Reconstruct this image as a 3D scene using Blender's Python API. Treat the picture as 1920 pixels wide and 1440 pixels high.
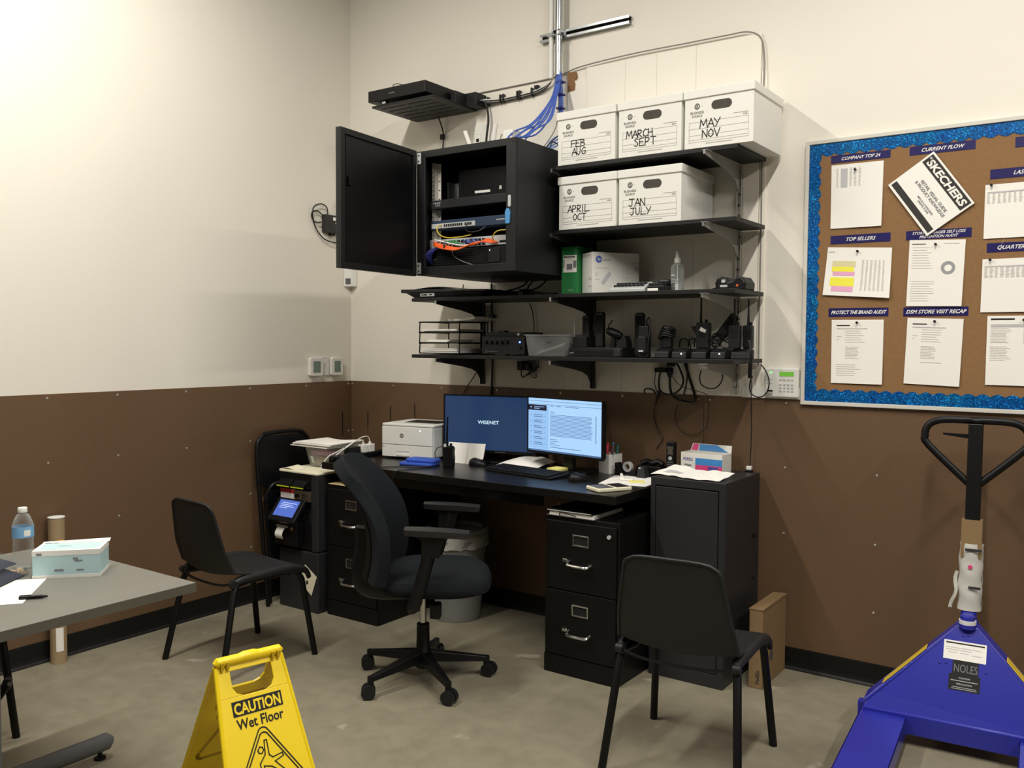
import bpy, bmesh, math, random
from mathutils import Vector, Matrix
random.seed(7)
SC = bpy.context.scene
C = SC.collection
for _o in list(bpy.data.objects): bpy.data.objects.remove(_o)
# ---------------------------------------------------------------- camera
cam = bpy.data.cameras.new('camera'); camo = bpy.data.objects.new('camera', cam); C.objects.link(camo)
cam.sensor_fit = 'HORIZONTAL'; cam.sensor_width = 36; cam.lens = 36*1665.42/1920; cam.clip_start = .05
_r = Vector((.81720830, .57631181, .00594023)); _u = Vector((-.03224058, .03542154, .99885227)); _f = Vector((-.57543995, .81646189, -.04752740))
camo.matrix_world = Matrix(((_r.x, _u.x, -_f.x, 4.1233), (_r.y, _u.y, -_f.y, -4.0596), (_r.z, _u.z, -_f.z, 1.5019), (0, 0, 0, 1)))
SC.camera = camo
# ---------------------------------------------------------------- world, strip lights, exposure
wd = bpy.data.worlds.new('world'); SC.world = wd; wd.use_nodes = True
wd.node_tree.nodes['Background'].inputs[0].default_value = (.9, .88, .8, 1)
wd.node_tree.nodes['Background'].inputs[1].default_value = .05
def strip(x, y0, y1, z, watt):
    l = bpy.data.lights.new('strip_light', 'AREA'); l.shape = 'RECTANGLE'; l.size = .10; l.size_y = abs(y1-y0)
    l.energy = watt; l.color = (1, .95, .865)
    o = bpy.data.objects.new('strip_light', l); C.objects.link(o); o.location = (x, (y0+y1)/2, z)
strip(1.15, -1.6, -4.0, 3.95, 86)
strip(3.68, -1.2, -3.6, 3.95, 86)
strip(6.2, -1.2, -3.6, 3.95, 86)
SC.view_settings.view_transform = 'Standard'; SC.view_settings.look = 'None'
SC.view_settings.exposure = 0.26; SC.view_settings.gamma = 1.0; SC.view_settings.use_curve_mapping = False
# ---------------------------------------------------------------- helpers
def lin(c):
    if isinstance(c, str): c = [int(c[i:i+2], 16)/255 for i in (0, 2, 4)]
    return tuple((x/12.92 if x <= .04045 else ((x+.055)/1.055)**2.4) for x in c)
M = {}
def mat(name, col, rough=.5, metal=0, var=0., vscale=12, bump=0., bscale=150, spec=.5, emit=0, alpha=None, coat=0, stretch=None):
    m = bpy.data.materials.new(name); m.use_nodes = True; M[name] = m
    nt = m.node_tree; b = nt.nodes['Principled BSDF']; c = lin(col)
    b.inputs['Roughness'].default_value = rough; b.inputs['Metallic'].default_value = metal
    b.inputs['Specular IOR Level'].default_value = spec; b.inputs['Coat Weight'].default_value = coat
    if emit:
        b.inputs['Emission Color'].default_value = (*c, 1); b.inputs['Emission Strength'].default_value = emit
        b.inputs['Base Color'].default_value = (.01, .01, .01, 1); return m
    tc = nt.nodes.new('ShaderNodeTexCoord'); src = tc.outputs['Object']
    if stretch:
        mp = nt.nodes.new('ShaderNodeMapping'); mp.inputs['Scale'].default_value = stretch; nt.links.new(src, mp.inputs[0]); src = mp.outputs[0]
    n = nt.nodes.new('ShaderNodeTexNoise'); n.inputs['Scale'].default_value = vscale; n.inputs['Detail'].default_value = 5
    nt.links.new(src, n.inputs['Vector'])
    mx = nt.nodes.new('ShaderNodeMixRGB'); mx.inputs[1].default_value = (*[x*(1-var) for x in c], 1); mx.inputs[2].default_value = (*[min(1, x*(1+var)) for x in c], 1)
    nt.links.new(n.outputs['Fac'], mx.inputs[0]); nt.links.new(mx.outputs[0], b.inputs['Base Color'])
    if bump:
        n2 = nt.nodes.new('ShaderNodeTexNoise'); n2.inputs['Scale'].default_value = bscale; n2.inputs['Detail'].default_value = 3
        nt.links.new(src, n2.inputs['Vector'])
        bp = nt.nodes.new('ShaderNodeBump'); bp.inputs['Strength'].default_value = bump; bp.inputs['Distance'].default_value = .002
        nt.links.new(n2.outputs['Fac'], bp.inputs['Height']); nt.links.new(bp.outputs[0], b.inputs['Normal'])
    if alpha is not None: b.inputs['Alpha'].default_value = alpha
    return m
def clearmat(name, col, amt, rough=.08, edge=.6):
    m = bpy.data.materials.new(name); m.use_nodes = True; M[name] = m; nt = m.node_tree; nt.nodes.clear()
    o = nt.nodes.new('ShaderNodeOutputMaterial'); t = nt.nodes.new('ShaderNodeBsdfTransparent'); t.inputs[0].default_value = (.96, .97, .97, 1)
    p = nt.nodes.new('ShaderNodeBsdfPrincipled'); p.inputs['Base Color'].default_value = (*lin(col), 1); p.inputs['Roughness'].default_value = rough
    fr = nt.nodes.new('ShaderNodeLayerWeight'); fr.inputs[0].default_value = .35
    ad = nt.nodes.new('ShaderNodeMath'); ad.operation = 'MULTIPLY_ADD'; ad.inputs[1].default_value = edge; ad.inputs[2].default_value = amt; ad.use_clamp = True
    mx = nt.nodes.new('ShaderNodeMixShader'); nt.links.new(fr.outputs['Facing'], ad.inputs[0]); nt.links.new(ad.outputs[0], mx.inputs[0])
    nt.links.new(t.outputs[0], mx.inputs[1]); nt.links.new(p.outputs[0], mx.inputs[2]); nt.links.new(mx.outputs[0], o.inputs[0]); return m
def smooth_path(pts, k=6, closed=False):
    P = [Vector(p) for p in pts]; n = len(P); out = []
    rng = range(n if closed else n-1)
    for i in rng:
        a, b, c, d = (P[(i-1) % n], P[i], P[(i+1) % n], P[(i+2) % n]) if closed else (P[max(i-1, 0)], P[i], P[i+1], P[min(i+2, n-1)])
        for j in range(k):
            t = j/k
            out.append(.5*((2*b)+(c-a)*t+(2*a-5*b+4*c-d)*t*t+(3*b-a-3*c+d)*t**3))
    if not closed: out.append(P[-1])
    return out
def rrect(x0, x1, y0, y1, r, n=4):
    out = []
    for cx, cy, a in ((x1-r, y1-r, 0), (x0+r, y1-r, 90), (x0+r, y0+r, 180), (x1-r, y0+r, 270)):
        for i in range(n+1):
            t = math.radians(a+90*i/n); out.append((cx+r*math.cos(t), cy+r*math.sin(t)))
    return out
class MB:
    def __init__(s): s.v = []; s.f = []
    def add(s, vs, fs):
        k = len(s.v); s.v += [Vector(v) for v in vs]; s.f += [tuple(i+k for i in f) for f in fs]; return s
    def box(s, x0, x1, y0, y1, z0, z1):
        return s.add([(x0, y0, z0), (x1, y0, z0), (x1, y1, z0), (x0, y1, z0), (x0, y0, z1), (x1, y0, z1), (x1, y1, z1), (x0, y1, z1)],
                     [(3, 2, 1, 0), (4, 5, 6, 7), (0, 1, 5, 4), (1, 2, 6, 5), (2, 3, 7, 6), (3, 0, 4, 7)])
    def hexa(s, v8): return s.add(v8, [(3, 2, 1, 0), (4, 5, 6, 7), (0, 1, 5, 4), (1, 2, 6, 5), (2, 3, 7, 6), (3, 0, 4, 7)])
    def cyl(s, p0, p1, r0, r1=None, n=14): return s.tube([p0, p1], r0, n, r1=r1)
    def tube(s, pts, r, n=8, closed=False, r1=None, flat=1.):
        P = [Vector(p) for p in pts]; m = len(P); vs = []; fs = []; pu = None
        for i, p in enumerate(P):
            d = (P[(i+1) % m]-P[i-1]) if closed else (P[min(i+1, m-1)]-P[max(i-1, 0)])
            d = d.normalized() if d.length > 1e-9 else Vector((0, 0, 1))
            if pu is None: pu = d.orthogonal().normalized()
            u = (pu-d*pu.dot(d)); u = u.normalized() if u.length > 1e-6 else d.orthogonal().normalized(); pu = u; w = d.cross(u)
            rr = r[i] if isinstance(r, (list, tuple)) else (r if r1 is None else r+(r1-r)*i/(m-1))
            for j in range(n):
                a = 2*math.pi*j/n; vs.append(p+u*math.cos(a)*rr+w*math.sin(a)*rr*flat)
        for i in range(m if closed else m-1):
            for j in range(n):
                a = i*n+j; b = i*n+(j+1) % n; k = (i+1) % m*n
                fs.append((a, b, k+(j+1) % n, k+j))
        if not closed: fs += [tuple(range(n-1, -1, -1)), tuple(range((m-1)*n, m*n))]
        return s.add(vs, fs)
    def lathe(s, prof, c=(0, 0, 0), n=24, sx=1., sy=1.):
        vs = []; fs = []; m = len(prof)
        for r, z in prof:
            for j in range(n):
                a = 2*math.pi*j/n; vs.append((c[0]+r*math.cos(a)*sx, c[1]+r*math.sin(a)*sy, c[2]+z))
        for i in range(m-1):
            for j in range(n): fs.append((i*n+j, i*n+(j+1) % n, (i+1)*n+(j+1) % n, (i+1)*n+j))
        fs += [tuple(range(n-1, -1, -1)), tuple(range((m-1)*n, m*n))]
        return s.add(vs, fs)
    def prism(s, poly, pl, a, b):
        k = {'xy': lambda u, v, w: (u, v, w), 'xz': lambda u, v, w: (u, w, v), 'yz': lambda u, v, w: (w, u, v)}[pl]; n = len(poly)
        return s.add([k(u, v, a) for u, v in poly]+[k(u, v, b) for u, v in poly],
                     [tuple(range(n-1, -1, -1)), tuple(range(n, 2*n))]+[(i, (i+1) % n, n+(i+1) % n, n+i) for i in range(n)])
    def ring(s, outer, inner, pl, a, b):
        k = {'xy': lambda u, v, w: (u, v, w), 'xz': lambda u, v, w: (u, w, v), 'yz': lambda u, v, w: (w, u, v)}[pl]; n = len(outer)
        vs = [k(u, v, w) for w in (a, b) for L in (outer, inner) for u, v in L]; fs = []
        for i in range(n):
            j = (i+1) % n
            fs += [(i, j, n+j, n+i), (2*n+j, 2*n+i, 3*n+i, 3*n+j), (i, 2*n+i, 2*n+j, j), (n+j, 3*n+j, 3*n+i, n+i)]
        return s.add(vs, fs)
    def frame(s, x0, x1, z0, z1, w, y0, y1, pl='xz'):
        return s.ring([(x0, z0), (x1, z0), (x1, z1), (x0, z1)], [(x0+w, z0+w), (x1-w, z0+w), (x1-w, z1-w), (x0+w, z1-w)], pl, y0, y1)
    def sheet(s, fn, nu, nv, th):
        top = [Vector(fn(i/nu, j/nv)) for j in range(nv+1) for i in range(nu+1)]; W = nu+1; N = len(top); nr = []
        for j in range(nv+1):
            for i in range(nu+1):
                a = top[j*W+min(i+1, nu)]-top[j*W+max(i-1, 0)]; b = top[min(j+1, nv)*W+i]-top[max(j-1, 0)*W+i]; q = a.cross(b); nr.append(q.normalized() if q.length > 1e-12 else Vector((0, 0, 1)))
        bot = [top[i]-nr[i]*th for i in range(N)]; fs = []
        for j in range(nv):
            for i in range(nu):
                a = j*W+i; fs += [(a, a+1, a+W+1, a+W), (N+a+W, N+a+W+1, N+a+1, N+a)]
        for i in range(nu): fs += [(i+1, i, N+i, N+i+1), (nv*W+i, nv*W+i+1, N+nv*W+i+1, N+nv*W+i)]
        for j in range(nv): fs += [(j*W, j*W+W, N+j*W+W, N+j*W), (j*W+W+nu, j*W+nu, N+j*W+nu, N+j*W+W+nu)]
        return s.add(top+bot, fs)
    def strokes(s, lines, w, o, ru, rv):
        o = Vector(o); ru = Vector(ru); rv = Vector(rv)
        for L in lines:
            for (a, b), (c, d) in zip(L[:-1], L[1:]):
                l = math.hypot(c-a, d-b) or 1e-6; e = w/2; tx, ty = (c-a)/l*e, (d-b)/l*e
                q = [(a-tx-ty, b-ty+tx), (a-tx+ty, b-ty-tx), (c+tx+ty, d+ty-tx), (c+tx-ty, d+ty+tx)]
                s.add([o+ru*x+rv*y for x, y in q], [(0, 1, 2, 3)])
        return s
    def bars(s, rects, o, ru, rv):
        o = Vector(o); ru = Vector(ru); rv = Vector(rv)
        for x0, x1, y0, y1 in rects: s.add([o+ru*x+rv*y for x, y in ((x0, y0), (x1, y0), (x1, y1), (x0, y1))], [(0, 1, 2, 3)])
        return s
    def xf(s, m): s.v = [m @ v for v in s.v]; return s
    def move(s, d): s.v = [v+Vector(d) for v in s.v]; return s
OFF = {}
def _obj(name, mb, m, bevel, sm, flat):
    me = bpy.data.meshes.new(name); me.from_pydata([tuple(v) for v in mb.v], [], mb.f)
    if not flat:
        bm = bmesh.new(); bm.from_mesh(me); bmesh.ops.recalc_face_normals(bm, faces=bm.faces); bm.to_mesh(me); bm.free()
    me.materials.append(M[m] if isinstance(m, str) else m)
    if sm:
        me.polygons.foreach_set('use_smooth', [True]*len(me.polygons))
        try: me.set_sharp_from_angle(angle=math.radians(42))
        except Exception: pass
    o = bpy.data.objects.new(name, me); C.objects.link(o)
    if bevel:
        b = o.modifiers.new('bevel', 'BEVEL'); b.width = bevel; b.segments = 2; b.limit_method = 'ANGLE'; b.angle_limit = math.radians(50)
    return o
def tag(o, label, cat, group=None, kind=None):
    if label: o['label'] = label
    if cat: o['category'] = cat
    if group: o['group'] = group
    if kind: o['kind'] = kind
    return o
def thing(name, label, cat, loc, rz=0, group=None):
    o = bpy.data.objects.new(name, None); C.objects.link(o); o.location = loc; o.rotation_euler = (0, 0, math.radians(rz))
    o.empty_display_size = .05; OFF[o.name] = Vector(loc); return tag(o, label, cat, group)
def part(par, name, mb, m, bevel=0, sm=False, w=True, flat=False, label=None):
    """w: vertices are in world coordinates (only for things that are not turned); otherwise in the thing's own frame"""
    off = OFF[par.name]
    if w: mb.move(-off)
    o = _obj(name, mb, m, bevel, sm, flat); o.parent = par; OFF[o.name] = off
    if label: o['label'] = label
    return o
def solo(name, mb, m, label, cat, group=None, bevel=0, sm=False, kind=None, flat=False, loc=None):
    if loc is None:
        xs = [v.x for v in mb.v]; ys = [v.y for v in mb.v]; zs = [v.z for v in mb.v]
        loc = Vector(((min(xs)+max(xs))/2, (min(ys)+max(ys))/2, min(zs)))
    else: loc = Vector(loc)
    mb.move(-loc); o = _obj(name, mb, m, bevel, sm, flat); o.location = loc; OFF[o.name] = loc
    return tag(o, label, cat, group, kind)
def struct(name, mb, m, **k): return solo(name, mb, m, None, None, kind='structure', **k)
_txt = {}
def text_mb(st, h, o, ru, rv, align='CENTER', shear=0, bold=0, sx=1., squeeze=None):
    cu = bpy.data.curves.new('t', 'FONT'); cu.body = st; cu.size = 1; cu.align_x = align; cu.shear = shear; cu.offset = bold; cu.resolution_u = 3
    ob = bpy.data.objects.new('t', cu); C.objects.link(ob); dg = bpy.context.evaluated_depsgraph_get(); me = bpy.data.meshes.new_from_object(ob.evaluated_get(dg))
    vs = [(v.co.x, v.co.y) for v in me.vertices]; fs = [tuple(q.vertices) for q in me.polygons]
    bpy.data.objects.remove(ob); bpy.data.curves.remove(cu); bpy.data.meshes.remove(me)
    k = h/.72; o = Vector(o); ru = Vector(ru); rv = Vector(rv)
    if squeeze and vs:
        wd_ = (max(v[0] for v in vs)-min(v[0] for v in vs))*k
        sx = squeeze/wd_
    return MB().add([o+ru*(x*k*sx)+rv*(y*k) for x, y in vs], fs)
def text(par, st, h, o, ru, rv, m='ink', name='lettering', w=True, **k):
    return part(par, name, text_mb(st, h, o, ru, rv, **k), m, w=w, flat=True)
def Rz(a, o=(0, 0, 0)): return Matrix.Translation(Vector(o)) @ Matrix.Rotation(math.radians(a), 4, 'Z') @ Matrix.Translation(-Vector(o))
def dup(root, loc, rz, label, group=None):
    r = root.copy(); C.objects.link(r); r.location = loc; r.rotation_euler = (0, 0, math.radians(rz)); r['label'] = label
    if group: r['group'] = group
    for ch in list(root.children):
        c = ch.copy(); C.objects.link(c); c.parent = r
        for g in list(ch.children):
            d = g.copy(); C.objects.link(d); d.parent = c
    return r
X, Y, Z = Vector((1, 0, 0)), Vector((0, 1, 0)), Vector((0, 0, 1))
# ---------------------------------------------------------------- materials
mat('wall_paint', 'E9E4D9', .75, var=.03, vscale=1.5, bump=.08, bscale=90)
mat('ceiling_paint', '2B2A28', .9, var=.03); mat('far_wall', '5A564E', .9, var=.05)
mat('plywood_paint', 'ECE7DB', .6, var=.04, vscale=3, bump=.1, bscale=40, stretch=(1, 1, .15))
mat('hardboard', '674F38', .55, var=.10, vscale=2.2, bump=.12, bscale=300)
mat('rubber', '10100F', .5, spec=.3, bump=.05)
mat('black_metal', '0A0A0A', .45, spec=.3, var=.1, bump=.03, bscale=400)
mat('grey_metal', '28282A', .42, spec=.4, var=.06, bump=.03, bscale=500)
mat('rack_metal', '191A1B', .48, spec=.35, var=.06, bump=.04, bscale=600)
mat('shelf_black', '171615', .5, spec=.35, var=.12, vscale=8)
mat('desk_black', '0F0D0C', .30, var=.2, vscale=3, bump=.05, stretch=(.3, 6, 6))
mat('black_plastic', '0D0D0F', .42, spec=.3, var=.08)
mat('dark_plastic', '17181A', .5, spec=.35, var=.1, bump=.05, bscale=500)
mat('chair_plastic', '1D1E1F', .5, spec=.4, var=.07, bump=.15, bscale=450)
mat('grey_plastic', '5A5B5C', .5, var=.05)
mat('silver_plastic', 'B9BBBB', .35, var=.04)
mat('fabric', '1A1D21', .95, var=.25, vscale=300, bump=.6, bscale=700, spec=.2)
mat('chrome', 'C9C9C6', .18, 1.)
mat('steel', 'A9ABAC', .3, 1., var=.1)
mat('galvanised', 'B7BBBD', .28, 1., var=.12, vscale=20)
mat('screw', 'D9D7CF', .3, .6)
mat('white_plastic', 'E6E5DF', .4, var=.02)
mat('printer_white', 'DEDED8', .45, var=.02)
mat('paper', 'F2F0EA', .8, var=.02)
mat('card_white', 'E4E3DD', .7, var=.02, bump=.03)
mat('cream_paper', 'E9E4C9', .8, var=.02)
mat('manila', 'D8BE8A', .8, var=.05)
mat('cardboard', '836A48', .85, var=.12, vscale=9, bump=.1)
mat('tube_card', 'A08A69', .8, var=.1, vscale=15)
mat('ink', '1B1B1B', .8)
mat('marker', '33312F', .8)
mat('faint_ink', 'BDBDC0', .8)
mat('mid_ink', '7C7C80', .8); mat('box_ink', '55534F', .8); mat('box_line', 'A3A19C', .8); mat('orange_ring', 'C4552A', .5); mat('chart_ink', '9C9C9E', .8); mat('board_frame', 'D2CFC6', .5); mat('bracket_grey', '9A9892', .4); mat('rail_white', 'C4C1B8', .4)
mat('line_ink', 'CFCECB', .8)
mat('hole', '0C0B0A', .95)
mat('hole_card', '4A4540', .95, var=.2)
mat('blue_cable', '4766BC', .45, var=.1)
mat('pale_blue_cable', '7FA0D8', .45)
mat('navy_cable', '20246E', .5)
mat('orange_cable', 'E8642A', .45)
mat('yellow_cable', 'C9B23A', .45)
mat('white_cable', 'E4E2DC', .4)
mat('green_cable', '2F8A4C', .45)
mat('grey_cable', '85817A', .5)
mat('black_cable', '131312', .45)
mat('switch_blue', '3A4A60', .4, .3)
mat('sky_blue', '4C92C8', .5)
mat('sign_yellow', 'F2D31B', .38, var=.03, bump=.02)
mat('sign_emboss', 'B99A16', .5)
mat('jack_blue', '2A2F9E', .3, var=.1, vscale=7, bump=.04, coat=.2)
mat('hazard_yellow', 'D3B435', .5, var=.15)
mat('mask_blue', 'B5D3D6', .55, var=.05)
mat('table_grey', '74726B', .45, var=.10, vscale=3, bump=.05, stretch=(6, .4, 6))
mat('table_edge', '56534C', .5, var=.1)
mat('bin_grey', '8F918E', .55, var=.04)
mat('bag_clear', 'C6C5BE', .35)
mat('cork', '8A6844', .9, var=.14, vscale=60, bump=.35, bscale=250)
mat('header_navy', '221E5C', .35, var=.35, vscale=9)
mat('green_box', '1E7A3E', .5, var=.04)
mat('pink', 'E0447F', .5); mat('bottle_label', '7FB2DC', .5, var=.2, vscale=60); mat('wipe_blue', '3F8CCF', .5, var=.1); mat('purple', '5B4A9C', .5)
mat('red', 'C6372F', .5); mat('red_pen', 'E84A5F', .45); mat('teal_pen', '2E7F78', .45)
mat('yellow_hi', 'F2EC4A', .7); mat('pink_hi', 'E8A9CC', .7); mat('tan_hi', 'D9D2A4', .7)
mat('post_it', 'EFE889', .8); mat('denim', '2B50B4', .7, var=.15, vscale=40, bump=.3)
mat('navy_cloth', '1D2236', .7, var=.3, vscale=25, bump=.4, bscale=60)
mat('brown_wrap', 'B59A77', .5, var=.2); mat('orange_bit', 'E08A1E', .5)
mat('acid', 'C9D32A', .4); mat('raw_wood', '85603D', .8, var=.2, vscale=15)
mat('led_blue', '4466FF', emit=9); mat('led_white', 'FFFFFF', emit=3); mat('led_green', '66FF66', emit=3); mat('led_red', 'FF5533', emit=1.5)
mat('lcd_green', '7CCB3C', emit=.55); mat('lcd_grey', '6F8478', .35)
mat('screen_navy', '1F3E68', emit=.62); mat('screen_word', 'CFEFFF', emit=.9)
mat('screen_page', 'A3CBF7', emit=.95); mat('screen_line', '5E83B5', emit=.55); mat('screen_dark', '18243F', emit=.5); mat('screen_side', '93BDEB', emit=.9)
mat('kiosk_screen', '5B7BE0', emit=.65); mat('kiosk_words', 'C3D2FF', emit=.9)
clearmat('clear_bottle', 'DDE2E2', .04, .05); clearmat('clear_tub', 'C9CBCB', .10, .2); clearmat('gel', 'BDC3C0', .18, .15); clearmat('poly_bag', 'C5C8CA', .0, .1, .07)
def concrete():
    m = mat('concrete', '8F8875', .42, var=.16, vscale=1.3, bump=.05, bscale=60); nt = m.node_tree; b = nt.nodes['Principled BSDF']
    mx = [n for n in nt.nodes if n.type == 'MIX_RGB'][0]; tc = [n for n in nt.nodes if n.type == 'TEX_COORD'][0]
    n = nt.nodes.new('ShaderNodeTexNoise'); n.inputs['Scale'].default_value = 9; n.inputs['Detail'].default_value = 8; n.inputs['Roughness'].default_value = .7
    nt.links.new(tc.outputs['Object'], n.inputs['Vector'])
    rp = nt.nodes.new('ShaderNodeValToRGB'); rp.color_ramp.elements[0].position = .35; rp.color_ramp.elements[0].color = (.80, .80, .80, 1); rp.color_ramp.elements[1].position = .7; rp.color_ramp.elements[1].color = (1, 1, 1, 1)
    nt.links.new(n.outputs['Fac'], rp.inputs[0])
    k = nt.nodes.new('ShaderNodeMixRGB'); k.blend_type = 'MULTIPLY'; k.inputs[0].default_value = 1
    nt.links.new(mx.outputs[0], k.inputs[1]); nt.links.new(rp.outputs[0], k.inputs[2]); nt.links.new(k.outputs[0], b.inputs['Base Color'])
    sp_ = nt.nodes.new('ShaderNodeTexNoise'); sp_.inputs['Scale'].default_value = 4.2; sp_.inputs['Detail'].default_value = 3; nt.links.new(tc.outputs['Object'], sp_.inputs['Vector'])
    sr = nt.nodes.new('ShaderNodeValToRGB'); sr.color_ramp.elements[0].position = .71; sr.color_ramp.elements[0].color = (0, 0, 0, 1); sr.color_ramp.elements[1].position = .75; sr.color_ramp.elements[1].color = (.5, .5, .5, 1)
    nt.links.new(sp_.outputs['Fac'], sr.inputs[0]); pk = nt.nodes.new('ShaderNodeMixRGB'); pk.inputs[2].default_value = (*lin('C9C3B2'), 1)
    nt.links.new(sr.outputs[0], pk.inputs[0]); nt.links.new(k.outputs[0], pk.inputs[1]); nt.links.new(pk.outputs[0], b.inputs['Base Color'])
    rr = nt.nodes.new('ShaderNodeMapRange'); rr.inputs['To Min'].default_value = .28; rr.inputs['To Max'].default_value = .6
    nt.links.new(n.outputs['Fac'], rr.inputs['Value']); nt.links.new(rr.outputs[0], b.inputs['Roughness'])
concrete()
def glitter():
    m = bpy.data.materials.new('glitter'); m.use_nodes = True; M['glitter'] = m; nt = m.node_tree; b = nt.nodes['Principled BSDF']
    tc = nt.nodes.new('ShaderNodeTexCoord'); v = nt.nodes.new('ShaderNodeTexVoronoi'); v.inputs['Scale'].default_value = 260
    nt.links.new(tc.outputs['Object'], v.inputs['Vector'])
    sp = nt.nodes.new('ShaderNodeSeparateColor'); nt.links.new(v.outputs['Color'], sp.inputs[0])
    big = nt.nodes.new('ShaderNodeTexNoise'); big.inputs['Scale'].default_value = 9; nt.links.new(tc.outputs['Object'], big.inputs['Vector'])
    c1 = nt.nodes.new('ShaderNodeMixRGB'); c1.inputs[1].default_value = (*lin('0A4FB8'), 1); c1.inputs[2].default_value = (*lin('1488C0'), 1); nt.links.new(big.outputs['Fac'], c1.inputs[0])
    rp = nt.nodes.new('ShaderNodeValToRGB'); e = rp.color_ramp.elements; e[0].position = 0; e[0].color = (.25, .25, .3, 1); e[1].position = 1; e[1].color = (1, 1, 1, 1)
    k = e.new(.86); k.color = (.95, .95, 1, 1); k2 = e.new(.93); k2.color = (3.5, 3., 2.5, 1)
    nt.links.new(sp.outputs[0], rp.inputs[0])
    mu = nt.nodes.new('ShaderNodeMixRGB'); mu.blend_type = 'MULTIPLY'; mu.inputs[0].default_value = 1
    nt.links.new(c1.outputs[0], mu.inputs[1]); nt.links.new(rp.outputs[0], mu.inputs[2]); nt.links.new(mu.outputs[0], b.inputs['Base Color'])
    b.inputs['Roughness'].default_value = .3; b.inputs['Metallic'].default_value = .25
glitter()
# ---------------------------------------------------------------- setting
RX, RY, CH = 8.0, -8.0, 4.4
struct('floor', MB().box(-.1, RX+.1, RY-.1, .1, -.1, 0), 'concrete')
struct('ceiling', MB().box(-.1, RX+.1, RY-.1, .1, CH, CH+.1), 'ceiling_paint')
struct('wall_left', MB().box(-.1, 0, RY, 0, 0, CH), 'wall_paint')
struct('wall_back', MB().box(-.1, RX+.1, 0, .1, 0, CH), 'wall_paint')
struct('wall_right', MB().box(RX, RX+.1, RY, 0, 0, CH), 'far_wall')
struct('wall_front', MB().box(-.1, RX+.1, RY-.1, RY, 0, CH), 'far_wall')
WH = 1.247
def screw_mesh(d):
    me = bpy.data.meshes.new('screw'); mb = MB().cyl((0, 0, 0), Vector(d)*.0025, .0058, .0045, 8)
    me.from_pydata([tuple(v) for v in mb.v], [], mb.f); me.materials.append(M['screw']); return me
tl = thing('trim_1', None, None, (0, -4, 0)); tl['kind'] = 'structure'
for a, b in ((0, -2.42), (-2.42, -4.86), (-4.86, -7.3)):
    part(tl, 'panel', MB().box(.0003, .006, b+.0012, a-.0012, .0, WH), 'hardboard', bevel=.001)
sm = screw_mesh((1, 0, 0))
def screw(par, me, loc):
    o = bpy.data.objects.new('screw', me); C.objects.link(o); o.parent = par; o.location = Vector(loc)-OFF[par.name]
for y in (-.031, -.382, -.80, -1.215, -1.602, -1.948, -2.39, -2.45, -2.8, -3.2):
    for z in (1.228, .927, .625, .318): screw(tl, sm, (.006, y, z))
tb = thing('trim_2', None, None, (2, 0, 0)); tb['kind'] = 'structure'
for a, b in ((.006, 2.407), (2.407, 4.847), (4.847, 7.287)):
    part(tb, 'panel', MB().box(a+.0012, b-.0012, -.006, -.0003, .0, WH), 'hardboard', bevel=.001)
sm = screw_mesh((0, -1, 0))
for x in (.016, .369, .756, 1.163, 1.586, 1.961, 2.377, 2.437, 2.808, 3.21, 3.62, 4.03):
    for z in (1.228, .930, .625, .325): screw(tb, sm, (x, -.006, z))
for x, z0, z1 in ((.153, .93, 1.055), (.345, .96, 1.1), (.546, 1.0, 1.125)):     # dark gouges in the hardboard
    part(tb, 'gouge', MB().prism([(x-.0015, z0), (x+.002, z0+.01), (x+.004, z1-.05), (x+.003, z1), (x-.003, z1), (x-.004, z1-.05)], 'xz', -.0072, -.0055), 'hole')
part(tl, 'gouge', MB().prism([(-.085, .9), (-.081, .9), (-.079, 1.03), (-.082, 1.055), (-.087, 1.055), (-.087, 1.03)], 'yz', .0055, .0072), 'hole')
prof = [(0, .1), (.0035, .1), (.0045, .095), (.0045, .03), (.008, .014), (.016, .005), (.018, 0), (0, 0)]
struct('baseboard_left', MB().prism([(.006+a, b) for a, b in prof], 'xz', -7.3, 0), 'rubber')
struct('baseboard_back', MB().prism([(-.006-a, b) for a, b in prof], 'yz', .01, 7.28), 'rubber')
# ---------------------------------------------------------------- back wall: plywood backing, shelf standards, shelves
pp = thing('plywood_backing', 'white painted grooved plywood backing on the wall behind the shelves', 'panel', (2.14, 0, WH))
sx = [1.62, 1.735, 1.959, 2.135, 2.342, 2.662]
for a, b in zip(sx[:-1], sx[1:]):
    part(pp, 'plank', MB().box(a+.0005, b-.0005, -.0135, -.0005, WH+.004, 2.925 if a > 1.7 else 2.87), 'plywood_paint', bevel=.0006)
part(pp, 'bare_patch', MB().prism([(1.62, 2.815), (1.664, 2.82), (1.668, 2.85), (1.662, 2.87), (1.672, 2.89), (1.668, 2.915), (1.62, 2.92)], 'xz', -.0145, -.0005), 'raw_wood', label='bare brown wood patch')
part(pp, 'edge_strip', MB().box(2.665, 2.69, -.009, -.0005, WH+.004, 2.75), 'plywood_paint')
PW = -.0138
def standard(x, z0, z1, label, yb):
    t = thing('shelf_standard', label, 'shelf rail', (x, 0, z0), group='slotted shelf rails')
    part(t, 'channel', MB().add([], []).box(x-.0125, x-.0095, yb-.013, yb, z0, z1).box(x+.0095, x+.0125, yb-.013, yb, z0, z1).box(x-.0125, x+.0125, yb-.003, yb, z0, z1), 'rail_white' if x > 2 else 'grey_metal')
    mb = MB()
    k = int((z1-z0-.04)/.05)
    for i in range(k):
        for s in (-.0045, .0045): mb.box(x+s-.0022, x+s+.0022, yb-.0036, yb-.0029, z0+.03+i*.05, z0+.045+i*.05)
    sl = part(t, 'slot', mb, 'hole'); sl['kind'] = 'stuff'
standard(1.06, 1.26, 1.80, 'dark slotted rail holding the left ends of the two lower shelves', -.0005)
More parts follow.
